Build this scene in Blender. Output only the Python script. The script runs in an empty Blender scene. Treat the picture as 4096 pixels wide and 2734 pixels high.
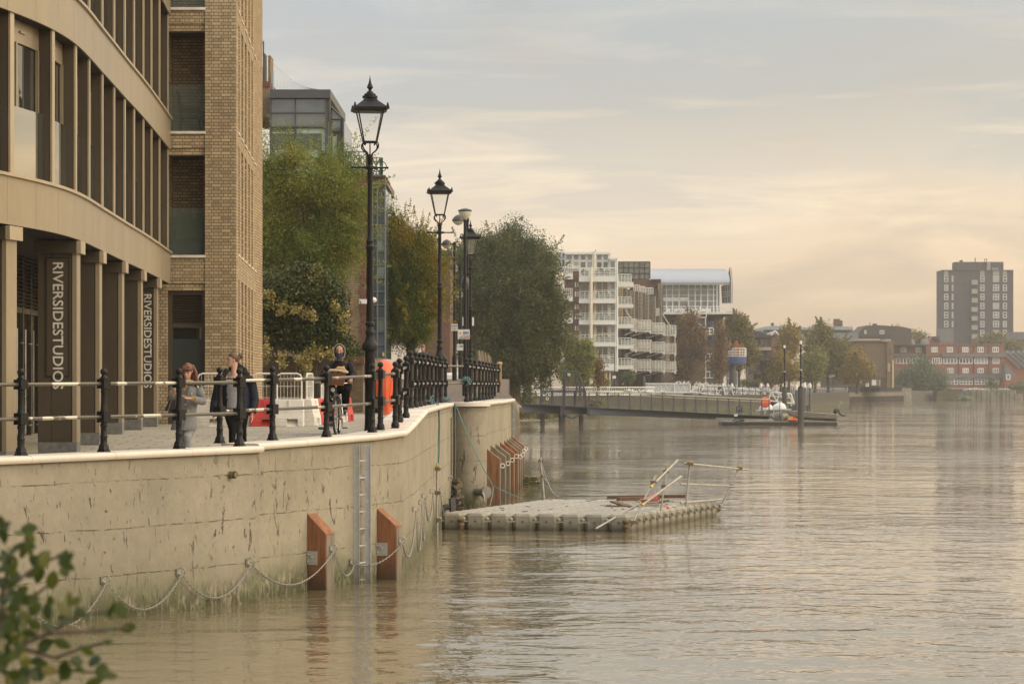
import bpy, math, random
import numpy as np
from mathutils import Vector, Matrix, noise as mnoise
random.seed(7); RNG = np.random.default_rng(11)
R = math.radians
SC = bpy.context.scene; COL = SC.collection
F, CX, HY = 10000.0, 2048.0, 1537.0      # focal length and principal point of the photograph, in its own pixels
WATER = -3.42                             # the eye is the origin, looking along +Y; metres
def P(px, py, d): return Vector(((px-CX)*d/F, d, (HY-py)*d/F))
def X(px, d): return (px-CX)*d/F
def Z(py, d): return (HY-py)*d/F

# ------------------------------------------------------------------ mesh builder
class MB:
    def __init__(s): s.v=[]; s.f=[]; s.m=[]; s.cur=0
    def add(s, vs, fs):
        n=len(s.v); s.v.extend([tuple(a) for a in vs])
        for f in fs: s.f.append(tuple(n+i for i in f)); s.m.append(s.cur)
        return s
    def box(s, x0,x1,y0,y1,z0,z1):
        return s.add([(x0,y0,z0),(x1,y0,z0),(x1,y1,z0),(x0,y1,z0),(x0,y0,z1),(x1,y0,z1),(x1,y1,z1),(x0,y1,z1)],
            [(0,3,2,1),(4,5,6,7),(0,1,5,4),(1,2,6,5),(2,3,7,6),(3,0,4,7)])
    def obox(s, c, sx, sy, sz, ang=0.0):          # box centred on c, turned about z
        ca,sa=math.cos(ang),math.sin(ang); vs=[]
        for z in(-sz/2,sz/2):
            for x,y in((-sx/2,-sy/2),(sx/2,-sy/2),(sx/2,sy/2),(-sx/2,sy/2)):
                vs.append((c[0]+x*ca-y*sa,c[1]+x*sa+y*ca,c[2]+z))
        return s.add(vs,[(0,3,2,1),(4,5,6,7),(0,1,5,4),(1,2,6,5),(2,3,7,6),(3,0,4,7)])
    def cbox(s, x0,x1,y0,y1,z0,z1,b):             # box with chamfered vertical and top edges
        def ring(i,z): return [(x0+i+b,y0+i,z),(x1-i-b,y0+i,z),(x1-i,y0+i+b,z),(x1-i,y1-i-b,z),(x1-i-b,y1-i,z),(x0+i+b,y1-i,z),(x0+i,y1-i-b,z),(x0+i,y0+i+b,z)]
        vs=ring(0,z0)+ring(0,z1-b)+ring(b*.8,z1); fs=[tuple(range(7,-1,-1)),tuple(range(16,24))]
        for k in(0,8):
            for i in range(8): fs.append((k+i,k+(i+1)%8,k+8+(i+1)%8,k+8+i))
        return s.add(vs,fs)
    def frust(s, c, r0, r1, z0, z1, n=4, rot=math.pi/4):
        vs=[(c[0]+r*math.cos(rot+2*math.pi*i/n),c[1]+r*math.sin(rot+2*math.pi*i/n),z) for r,z in((r0,z0),(r1,z1)) for i in range(n)]
        return s.add(vs,[tuple(range(n-1,-1,-1)),tuple(range(n,2*n))]+[(i,(i+1)%n,n+(i+1)%n,n+i) for i in range(n)])
    def tube(s, pts, r, n=8, caps=True, flat=1.0, side=None):
        pts=[Vector(p) for p in pts]; rs=r if isinstance(r,(list,tuple)) else [r]*len(pts)
        vs=[]; u=None; L=len(pts)
        for i,p in enumerate(pts):
            t=(pts[min(i+1,L-1)]-pts[max(i-1,0)]).normalized()
            if side is not None: u=Vector(side)
            elif u is None: u=Vector((0,0,1)) if abs(t.z)<.9 else Vector((1,0,0))
            u=(u-t*u.dot(t))
            u=u.normalized() if u.length>1e-6 else t.orthogonal().normalized()
            w=t.cross(u)
            for k in range(n):
                a=2*math.pi*k/n; vs.append(p+u*(math.cos(a)*rs[i])+w*(math.sin(a)*rs[i]*flat))
        fs=[(i*n+k,i*n+(k+1)%n,(i+1)*n+(k+1)%n,(i+1)*n+k) for i in range(L-1) for k in range(n)]
        if caps: fs+=[tuple(range(n-1,-1,-1)),tuple(range((L-1)*n,L*n))]
        return s.add(vs,fs)
    def bar(s, a, b, r, n=6): return s.tube([a,b],r,n)
    def lathe(s, c, prof, n=14):
        vs=[(c[0]+r*math.cos(2*math.pi*k/n),c[1]+r*math.sin(2*math.pi*k/n),c[2]+z) for r,z in prof for k in range(n)]
        L=len(prof); fs=[(i*n+k,i*n+(k+1)%n,(i+1)*n+(k+1)%n,(i+1)*n+k) for i in range(L-1) for k in range(n)]
        fs+=[tuple(range(n-1,-1,-1)),tuple(range((L-1)*n,L*n))]
        return s.add(vs,fs)
    def ball(s, c, r, n=10, sc=(1,1,1)):
        prof=[(max(1e-4,math.sin(math.pi*i/(n//2+2))),-math.cos(math.pi*i/(n//2+2))) for i in range(n//2+3)]
        vs=[(c[0]+a*r*sc[0]*math.cos(2*math.pi*k/n),c[1]+a*r*sc[1]*math.sin(2*math.pi*k/n),c[2]+z*r*sc[2]) for a,z in prof for k in range(n)]
        L=len(prof)
        return s.add(vs,[(i*n+k,i*n+(k+1)%n,(i+1)*n+(k+1)%n,(i+1)*n+k) for i in range(L-1) for k in range(n)])
    def torus(s, c, ax, R_, r, n=16, m=6, flat=1.0, up=None, sq=1.0):
        ax=Vector(ax).normalized(); u=(Vector(up) if up else ax.orthogonal()); u=(u-ax*u.dot(ax)).normalized(); w=ax.cross(u); c=Vector(c); vs=[]
        for i in range(n):
            a=2*math.pi*i/n; d=u*math.cos(a)+w*math.sin(a)*sq; o=c+d*R_
            for k in range(m):
                b=2*math.pi*k/m; vs.append(o+d*(math.cos(b)*r)+ax*(math.sin(b)*r*flat))
        return s.add(vs,[(i*m+k,((i+1)%n)*m+k,((i+1)%n)*m+(k+1)%m,i*m+(k+1)%m) for i in range(n) for k in range(m)])
    def prism(s, poly, z0, z1):                   # vertical prism over an XY polygon; z1 may be a list
        n=len(poly); zt=z1 if isinstance(z1,(list,tuple)) else [z1]*n
        vs=[(x,y,z0) for x,y in poly]+[(x,y,zt[i]) for i,(x,y) in enumerate(poly)]
        return s.add(vs,[tuple(range(n-1,-1,-1)),tuple(range(n,2*n))]+[(i,(i+1)%n,n+(i+1)%n,n+i) for i in range(n)])
    def extr(s, poly, y0, y1):                    # XZ polygon extruded along Y
        n=len(poly); vs=[(x,y0,z) for x,z in poly]+[(x,y1,z) for x,z in poly]
        return s.add(vs,[tuple(range(n)),tuple(range(2*n-1,n-1,-1))]+[(i,n+i,n+(i+1)%n,(i+1)%n) for i in range(n)])
    def slab(s, a, b, c, d, th):                  # quad a,b,c,d thickened along its normal
        a,b,c,d=map(Vector,(a,b,c,d)); nn=(b-a).cross(d-a).normalized()*th
        return s.add([a,b,c,d,a-nn,b-nn,c-nn,d-nn],[(0,1,2,3),(7,6,5,4),(0,4,5,1),(1,5,6,2),(2,6,7,3),(3,7,4,0)])
    def build(s, name, mat, parent=None, smooth=False, local=False):
        me=bpy.data.meshes.new(name); off=Vector((0,0,0))
        if parent and not local:
            p=parent
            while p: off+=Vector(p.location); p=p.parent
        co=np.array(s.v,dtype=np.float64)-np.array(off) if s.v else np.zeros((0,3))
        me.from_pydata(co.tolist(),[],s.f)
        mats=mat if isinstance(mat,(list,tuple)) else [mat]
        for m in mats: me.materials.append(m)
        if len(mats)>1: me.polygons.foreach_set('material_index',s.m)
        uv=me.uv_layers.new(name='UVMap').data        # box mapping in metres
        W=[Vector(v) for v in s.v]
        for p in me.polygons:
            n=p.normal; ax=max(range(3),key=lambda i:abs(n[i]))
            for li in p.loop_indices:
                w=W[me.loops[li].vertex_index]
                uv[li].uv=(w.y,w.z) if ax==0 else ((w.x,w.z) if ax==1 else (w.x,w.y))
        if smooth:
            me.polygons.foreach_set('use_smooth',[True]*len(me.polygons))
            if smooth!='all':
                try: me.set_sharp_from_angle(angle=R(38))
                except Exception: pass
        o=bpy.data.objects.new(name,me); COL.objects.link(o)
        if parent: o.parent=parent
        return o
LABELS={}
def tag(o,label,cat,group=None):
    o['label']=label; o['category']=cat
    if group: o['group']=group
    return o
def thing(name,label,cat,loc=(0,0,0),group=None):
    o=bpy.data.objects.new(name,None); COL.objects.link(o); o.location=loc; o.empty_display_size=.2
    return tag(o,label,cat,group)
def struct(o): o['kind']='structure'; return o
def dup(o,loc=None,rotz=None,label=None,parent=None,scale=None):
    c=o.copy(); COL.objects.link(c)
    if parent: c.parent=parent
    if loc is not None: c.location=loc
    if rotz is not None: c.rotation_euler=(0,0,rotz)
    if scale is not None: c.scale=(scale,)*3
    if label: c['label']=label
    for ch in list(o.children): dup(ch,parent=c)
    return c

# ------------------------------------------------------------------ materials
def newmat(name):
    m=bpy.data.materials.new(name); m.use_nodes=True; nt=m.node_tree
    return m,nt,nt.nodes['Principled BSDF']
def N(nt,t,**kw):
    n=nt.nodes.new(t)
    for k,v in kw.items(): setattr(n,k,v)
    return n
def setin(nt,sock,v):
    if hasattr(v,'outputs'): nt.links.new(v.outputs[0],sock)
    elif hasattr(v,'is_linked'): nt.links.new(v,sock)
    else: sock.default_value=v
def noise_n(nt,scale,detail=4,rough=.55,vec=None,dist=0.0):
    n=N(nt,'ShaderNodeTexNoise'); n.inputs['Scale'].default_value=scale; n.inputs['Detail'].default_value=detail
    n.inputs['Roughness'].default_value=rough; n.inputs['Distortion'].default_value=dist
    if vec is not None: nt.links.new(vec,n.inputs['Vector'])
    return n
def ramp(nt,fac,stops,interp='LINEAR'):
    r=N(nt,'ShaderNodeValToRGB'); r.color_ramp.interpolation=interp; e=r.color_ramp.elements
    while len(e)<len(stops): e.new(.5)
    for i,(p,c) in enumerate(stops): e[i].position=p; e[i].color=(*c,1) if len(c)==3 else c
    nt.links.new(fac,r.inputs[0]); return r
def mixc(nt,fac,a,b,mode='MIX'):
    m=N(nt,'ShaderNodeMix',data_type='RGBA',blend_type=mode)
    for sock,v in((m.inputs[0],fac),(m.inputs[6],a),(m.inputs[7],b)):
        if hasattr(v,'is_linked'): nt.links.new(v,sock)
        elif isinstance(v,(tuple,list)): sock.default_value=(*v[:3],1)
        else: sock.default_value=v
    return m.outputs[2]
def mathn(nt,op,a,b=None,c=None,clamp=False):
    m=N(nt,'ShaderNodeMath',operation=op,use_clamp=clamp)
    for i,v in enumerate((a,b,c)):
        if v is None: continue
        if hasattr(v,'is_linked'): nt.links.new(v,m.inputs[i])
        else: m.inputs[i].default_value=v
    return m.outputs[0]
def mapped(nt,coord='Object',scale=(1,1,1),loc=(0,0,0),rot=(0,0,0)):
    t=N(nt,'ShaderNodeTexCoord'); m=N(nt,'ShaderNodeMapping'); m.inputs['Scale'].default_value=scale
    m.inputs['Location'].default_value=loc; m.inputs['Rotation'].default_value=rot
    nt.links.new(t.outputs[coord],m.inputs[0]); return m.outputs[0]
def worldpos(nt): return N(nt,'ShaderNodeNewGeometry').outputs['Position']
def bump(nt,bs,h,strength=.3,dist=.01):
    b=N(nt,'ShaderNodeBump'); b.inputs['Strength'].default_value=strength; b.inputs['Distance'].default_value=dist
    nt.links.new(h,b.inputs['Height']); nt.links.new(b.outputs[0],bs.inputs['Normal'])
MATS={}
def pm(name,col,rough=.6,metal=0.0,var=.14,vs=4.0,bmp=0.0,bs=40.0,col2=None,stretch=(1,1,1),spec=None):
    """a plain real-world surface: base colour broken by two scales of noise, roughness variation, optional bump"""
    if name in MATS: return MATS[name]
    m,nt,b=newmat(name); v=mapped(nt,'Object',stretch)
    n1=noise_n(nt,vs,5,.6,v); n2=noise_n(nt,vs*9,3,.6,v)
    k=mathn(nt,'ADD',mathn(nt,'MULTIPLY',n1.outputs[0],.7),mathn(nt,'MULTIPLY',n2.outputs[0],.3))
    lo=tuple(max(0,c*(1-var*1.6)) for c in col) if col2 is None else col2
    hi=tuple(min(1,c*(1+var*1.6)) for c in col)
    r=ramp(nt,k,[(.3,lo),(.7,hi)]); nt.links.new(r.outputs[0],b.inputs['Base Color'])
    rr=mathn(nt,'MULTIPLY_ADD',n1.outputs[0],.3,rough-.15,clamp=True); nt.links.new(rr,b.inputs['Roughness'])
    b.inputs['Metallic'].default_value=metal
    if spec is not None: b.inputs['Specular IOR Level'].default_value=spec
    if bmp: bump(nt,b,noise_n(nt,bs,4,.6,v).outputs[0],bmp,.01)
    MATS[name]=m; return m
def brickmat(name,c1,c2,mortar,bw=.225,bh=.075,ms=.011,var=.5,off=.5,freq=2):
    m,nt,b=newmat(name); t=N(nt,'ShaderNodeTexCoord')
    br=N(nt,'ShaderNodeTexBrick'); nt.links.new(t.outputs['UV'],br.inputs['Vector'])
    br.offset=off; br.offset_frequency=freq; br.squash=.5 if bw<.3 else 1; br.squash_frequency=2
    for k,v in(('Scale',1.0),('Mortar Size',ms),('Mortar Smooth',.25),('Bias',0.0),('Brick Width',bw),('Row Height',bh)): br.inputs[k].default_value=v
    br.inputs['Color1'].default_value=(*c1,1); br.inputs['Color2'].default_value=(*c2,1); br.inputs['Mortar'].default_value=(*mortar,1)
    n1=noise_n(nt,1.1,4,.6,t.outputs['UV']); n2=noise_n(nt,26,3,.7,t.outputs['UV'])
    # brick to brick tints: white noise on the brick cell
    sv=N(nt,'ShaderNodeVectorMath',operation='MULTIPLY'); sv.inputs[1].default_value=(1/bw*1.0,1/bh,0); nt.links.new(t.outputs['UV'],sv.inputs[0])
    fl=N(nt,'ShaderNodeVectorMath',operation='FLOOR'); nt.links.new(sv.outputs[0],fl.inputs[0])
    wn=N(nt,'ShaderNodeTexWhiteNoise',noise_dimensions='2D'); nt.links.new(fl.outputs[0],wn.inputs[0])
    c=mixc(nt,mathn(nt,'MULTIPLY',n2.outputs[0],.28),br.outputs['Color'],tuple(x*.35 for x in c1))
    hv=ramp(nt,wn.outputs[0],[(0,(.70,.66,.62)),(.5,(1,1,1)),(1,(1.22,1.2,1.18))])
    c=mixc(nt,mathn(nt,'MULTIPLY',mathn(nt,'SUBTRACT',1.0,br.outputs['Fac']),var),c,hv.outputs[0],'MULTIPLY')
    c=mixc(nt,.35,c,ramp(nt,n1.outputs[0],[(.3,(.75,.73,.7)),(.7,(1.15,1.12,1.08))]).outputs[0],'MULTIPLY')
    nt.links.new(c,b.inputs['Base Color']); b.inputs['Roughness'].default_value=.88
    h=mathn(nt,'ADD',mathn(nt,'MULTIPLY',br.outputs['Fac'],-1.0),mathn(nt,'MULTIPLY',n2.outputs[0],.35))
    bump(nt,b,h,.9,.012); return m
def glassmat(name,tint=(.02,.024,.025),rough=.03,spec=.5,wav=.02):
    m,nt,b=newmat(name); v=mapped(nt,'Object'); n=noise_n(nt,.8,2,.5,v)
    nt.links.new(ramp(nt,n.outputs[0],[(.3,tuple(t*.6 for t in tint)),(.7,tuple(t*1.5 for t in tint))]).outputs[0],b.inputs['Base Color'])
    b.inputs['Roughness'].default_value=rough; b.inputs['IOR'].default_value=1.85; b.inputs['Specular IOR Level'].default_value=spec
    bump(nt,b,noise_n(nt,1.2,2,.5,v).outputs[0],wav,.05); return m

# ------------------------------------------------------------------ camera
cam=bpy.data.cameras.new('camera'); cam.sensor_width=36; cam.lens=36*F/4096; cam.shift_y=(HY-1367)/4096
cam.clip_start=.5; cam.clip_end=5000; cam.dof.use_dof=True; cam.dof.focus_distance=46; cam.dof.aperture_fstop=6.7
co=bpy.data.objects.new('camera',cam); COL.objects.link(co); co.rotation_euler=(R(90),0,0); SC.camera=co
SC.view_settings.view_transform='Standard'; SC.view_settings.look='None'; SC.view_settings.exposure=0.0; SC.view_settings.gamma=1
SC.render.engine='CYCLES'
try:
    SC.cycles.use_denoising=True; SC.cycles.max_bounces=6; SC.cycles.diffuse_bounces=3; SC.cycles.glossy_bounces=3
    SC.cycles.transmission_bounces=4; SC.cycles.volume_bounces=1; SC.cycles.transparent_max_bounces=12
    SC.cycles.caustics_reflective=False; SC.cycles.caustics_refractive=False; SC.cycles.sample_clamp_indirect=4
except Exception: pass

# ------------------------------------------------------------------ sky and sun
SUN_EL,SUN_AZ=R(24),R(112)       # azimuth from +Y towards +X: right of the frame, a little behind the eye
wd=bpy.data.worlds.new('World'); SC.world=wd; wd.use_nodes=True; nt=wd.node_tree; nt.nodes.clear()
out=N(nt,'ShaderNodeOutputWorld'); bg=N(nt,'ShaderNodeBackground'); nt.links.new(bg.outputs[0],out.inputs[0])
sky=N(nt,'ShaderNodeTexSky',sky_type='NISHITA'); sky.sun_disc=False; sky.sun_elevation=SUN_EL; sky.sun_rotation=SUN_AZ
sky.dust_density=4; sky.air_density=1.2
tc=N(nt,'ShaderNodeTexCoord'); sp=N(nt,'ShaderNodeSeparateXYZ'); nt.links.new(tc.outputs['Generated'],sp.inputs[0])
mp=N(nt,'ShaderNodeMapping'); mp.inputs['Scale'].default_value=(5.0,2.0,42.0); mp.inputs['Rotation'].default_value=(0,R(2.0),0); nt.links.new(tc.outputs['Generated'],mp.inputs[0])
mp2=N(nt,'ShaderNodeMapping'); mp2.inputs['Scale'].default_value=(4.0,2.0,15.0); mp2.inputs['Rotation'].default_value=(0,R(-5),0); nt.links.new(tc.outputs['Generated'],mp2.inputs[0])
cn=noise_n(nt,1.6,7,.58,mp.outputs[0],.5); cn2=noise_n(nt,1.5,6,.55,mp2.outputs[0],.6)
el=mathn(nt,'ADD',sp.outputs[2],mathn(nt,'MULTIPLY',mathn(nt,'SUBTRACT',cn2.outputs[0],.5),.085))
base=ramp(nt,el,[(0.0,(.62,.47,.30)),(.03,(.69,.525,.345)),(.05,(.82,.625,.425)),(.068,(.88,.69,.485)),(.09,(.69,.61,.50)),(.112,(.51,.50,.465)),(.15,(.465,.485,.49)),(.21,(.78,.75,.67)),(.40,(1.0,.98,.94)),(.75,(1.4,1.40,1.42))])
# thin lit streaks and darker mauve-grey bars between them
bright=ramp(nt,cn.outputs[0],[(.50,(0,0,0)),(.68,(1,1,1))])
band=ramp(nt,sp.outputs[2],[(.025,(0,0,0)),(.06,(1,1,1)),(.10,(.55,.55,.55)),(.15,(.12,.12,.12))])
c1=mixc(nt,mathn(nt,'MULTIPLY',mathn(nt,'MULTIPLY',bright.outputs[0],band.outputs[0]),.95),base.outputs[0],(1.04,.85,.60))
dark=ramp(nt,cn2.outputs[0],[(.34,(1,1,1)),(.54,(0,0,0))])
c2=mixc(nt,mathn(nt,'MULTIPLY',dark.outputs[0],.40),c1,(.44,.41,.38))
# warm glow towards the right of the frame, cool paler patch towards the left
gl=ramp(nt,mathn(nt,'MULTIPLY_ADD',sp.outputs[0],.5,.5),[(.42,(1.06,1.09,1.16)),(.49,(1,1,1.01)),(.54,(1,1,1)),(.61,(1.08,1.05,1.0)),(.69,(2.05,1.78,1.28)),(1.0,(2.2,1.9,1.45))])
c3=mixc(nt,1.0,c2,gl.outputs[0],'MULTIPLY')
nm=N(nt,'ShaderNodeMix',data_type='RGBA',blend_type='ADD'); nm.inputs[0].default_value=1.0
sc_=N(nt,'ShaderNodeVectorMath',operation='SCALE'); sc_.inputs['Scale'].default_value=.06*.35; nt.links.new(sky.outputs[0],sc_.inputs[0])
nt.links.new(c3,nm.inputs[6]); nt.links.new(sc_.outputs[0],nm.inputs[7]); nt.links.new(nm.outputs[2],bg.inputs[0]); bg.inputs[1].default_value=1.0
sl=bpy.data.lights.new('sun','SUN'); sl.energy=.85; sl.angle=R(14); sl.color=(1.0,.90,.76)
so=bpy.data.objects.new('sun',sl); COL.objects.link(so)
sd=Vector((math.sin(SUN_AZ)*math.cos(SUN_EL),math.cos(SUN_AZ)*math.cos(SUN_EL),math.sin(SUN_EL)))
so.rotation_euler=(-sd).to_track_quat('-Z','Y').to_euler()

# ------------------------------------------------------------------ water
m,nt,b=newmat('river_water'); pos=worldpos(nt)
def mp_(scale,rot=0):
    mm=N(nt,'ShaderNodeMapping'); mm.inputs['Scale'].default_value=scale; mm.inputs['Rotation'].default_value=(0,0,rot); nt.links.new(pos,mm.inputs[0]); return mm.outputs[0]
w1=noise_n(nt,1.0,3,.5,mp_((1.1,1.15,1),R(8)),.5); w2=noise_n(nt,1.0,2,.5,mp_((.26,.42,1),R(-14)),.3); w3=noise_n(nt,1.0,2,.5,mp_((3.0,3.6,1),R(3)),.2)
calm=noise_n(nt,.045,2,.5,mp_((1,1,1)))
amp=ramp(nt,calm.outputs[0],[(.36,(.35,.35,.35)),(.64,(1.5,1.5,1.5))])
h=mathn(nt,'ADD',mathn(nt,'ADD',w1.outputs[0],mathn(nt,'MULTIPLY',w2.outputs[0],1.6)),mathn(nt,'MULTIPLY',w3.outputs[0],.25))
h=mathn(nt,'MULTIPLY',h,amp.outputs[0]); bump(nt,b,h,1.0,.036)
mud=noise_n(nt,.06,3,.5,pos)
nt.links.new(ramp(nt,mud.outputs[0],[(.3,(.145,.118,.070)),(.7,(.19,.155,.094))]).outputs[0],b.inputs['Base Color'])
b.inputs['Roughness'].default_value=.035; b.inputs['IOR'].default_value=1.52
MATS['river_water']=m
w=MB(); w.add([(-80,-30,WATER),(950,-30,WATER),(950,1050,WATER),(-80,1050,WATER)],[(0,1,2,3)])
struct(w.build('river_water',m))

# ------------------------------------------------------------------ ground
GZ=[(25,-1.2),(38,-1.18),(41,-1.12),(44,-1.02),(47,-.93),(50,-.92),(78,-.92),(84,-.62),(90,-.28),(98,.05),(110,.24),(140,.24)]
def gz(y):
    for (a,za),(c,zc) in zip(GZ,GZ[1:]):
        if y<=c: return za+(zc-za)*max(0,(y-a))/(c-a)
    return GZ[-1][1]
# face line of the river wall in plan, and the coping's top height along it
WALLA=[(-9.6,30.7),(-3.98,39.4)]
WALLB=[(-4.14,40.15),(-3.47,41.55),(-2.42,43.7),(-1.97,45.3),(-1.90,48),(-1.86,53),(-1.68,68.6)]
WALLC=[(-.82,70.6),(-.22,80),(.02,88)]
CZ=[(30,-1.03),(35,-1.005),(39.5,-.97),(40.2,-.95),(42.7,-.9),(45.3,-.83),(48,-.70),(53,-.52),(60,-.50),(100,-.50)]
def cz(y):
    for (a,za),(c,zc) in zip(CZ,CZ[1:]):
        if y<=c: return za+(zc-za)*max(0,(y-a))/(c-a)
    return CZ[-1][1]
WALLALL=WALLA+WALLB+WALLC
def wall_x(y):
    for (x0,y0),(x1,y1) in zip(WALLALL,WALLALL[1:]):
        if y0<=y<=y1: return x0+(x1-x0)*(y-y0)/(y1-y0)
    return WALLALL[0][0] if y<WALLALL[0][1] else WALLALL[-1][0]
def wall_at(px):                                   # where a sight line meets the wall face: (x,y)
    s=(px-CX)/F
    for (x0,y0),(x1,y1) in zip(WALLALL,WALLALL[1:]):
        f0,f1=x0-s*y0,x1-s*y1
        if f0==f1: continue
        t=f0/(f0-f1)
        if 0<=t<=1: return Vector((x0+(x1-x0)*t,y0+(y1-y0)*t,0))
    return Vector((s*45,45,0))
def wall_n(y):
    for (x0,y0),(x1,y1) in zip(WALLALL,WALLALL[1:]):
        if y0<=y<=y1:
            d=Vector((x1-x0,y1-y0,0)).normalized(); return Vector((d.y,-d.x,0)),d
    return Vector((1,0,0)),Vector((0,1,0))
# promenade paving: grey stone flags, red-brown clay pavers on the ramp beyond
m,nt,b=newmat('stone_paving'); t=N(nt,'ShaderNodeTexCoord')
br=N(nt,'ShaderNodeTexBrick'); nt.links.new(t.outputs['UV'],br.inputs[0]); br.offset=.43
for k,v in(('Scale',1.0),('Mortar Size',.012),('Brick Width',.62),('Row Height',.42),('Bias',0.0)): br.inputs[k].default_value=v
br.inputs['Color1'].default_value=(.40,.365,.30,1); br.inputs['Color2'].default_value=(.33,.305,.255,1); br.inputs['Mortar'].default_value=(.10,.092,.08,1)
n1=noise_n(nt,.9,5,.65,t.outputs['UV']); n2=noise_n(nt,14,4,.7,t.outputs['UV'])
c=mixc(nt,.55,br.outputs[0],ramp(nt,n1.outputs[0],[(.3,(.68,.67,.65)),(.7,(1.15,1.14,1.12))]).outputs[0],'MULTIPLY')
c=mixc(nt,.35,c,ramp(nt,n2.outputs[0],[(.35,(.7,.7,.7)),(.65,(1.1,1.1,1.1))]).outputs[0],'MULTIPLY')
nt.links.new(c,b.inputs['Base Color']); b.inputs['Roughness'].default_value=.75; bump(nt,b,mathn(nt,'MULTIPLY',br.outputs['Fac'],-1.0),.5,.01)
M_PAVE=m
M_PAVERS=brickmat('clay_pavers',(.21,.155,.12),(.16,.12,.095),(.07,.06,.05),.21,.105,.012)
def strip(ys,name,mat):
    mb=MB(); vs=[]; fs=[]
    for y in ys: vs+=[(-60,y,gz(y)),(wall_x(y)-.16,y,gz(y)),(wall_x(y)-.16,y,gz(y)-2.5)]
    for i in range(len(ys)-1):
        a=3*i; fs+=[(a,a+1,a+4,a+3),(a+1,a+2,a+5,a+4)]
    mb.add(vs,fs); return struct(mb.build(name,mat))
strip([26,30,34,38,39.4,40.15,41.55,43.7,45.3,47,50,53,60,68.6,70.6,78],'promenade',M_PAVE)
strip([78,80,84,86,88,90,94,98,104,110,122,136],'paved_ramp',M_PAVERS)
# land of the far bank, river edge to the horizon
LZ=-1.45
BANK=[(-4,134),(-5,165),(-2,240),(1.5,285),(24,318),(38,345),(58,430),(66,490),(86,545),(112,566),(150,596),(300,640),(945,700)]
M_GROUND=pm('earth_and_tarmac',(.13,.12,.10),.9,0,.3,.2)
mb=MB(); mb.prism(BANK+[(945,1045),(-700,1045),(-700,134)],-4.2,LZ); struct(mb.build('ground',M_GROUND))
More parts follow.
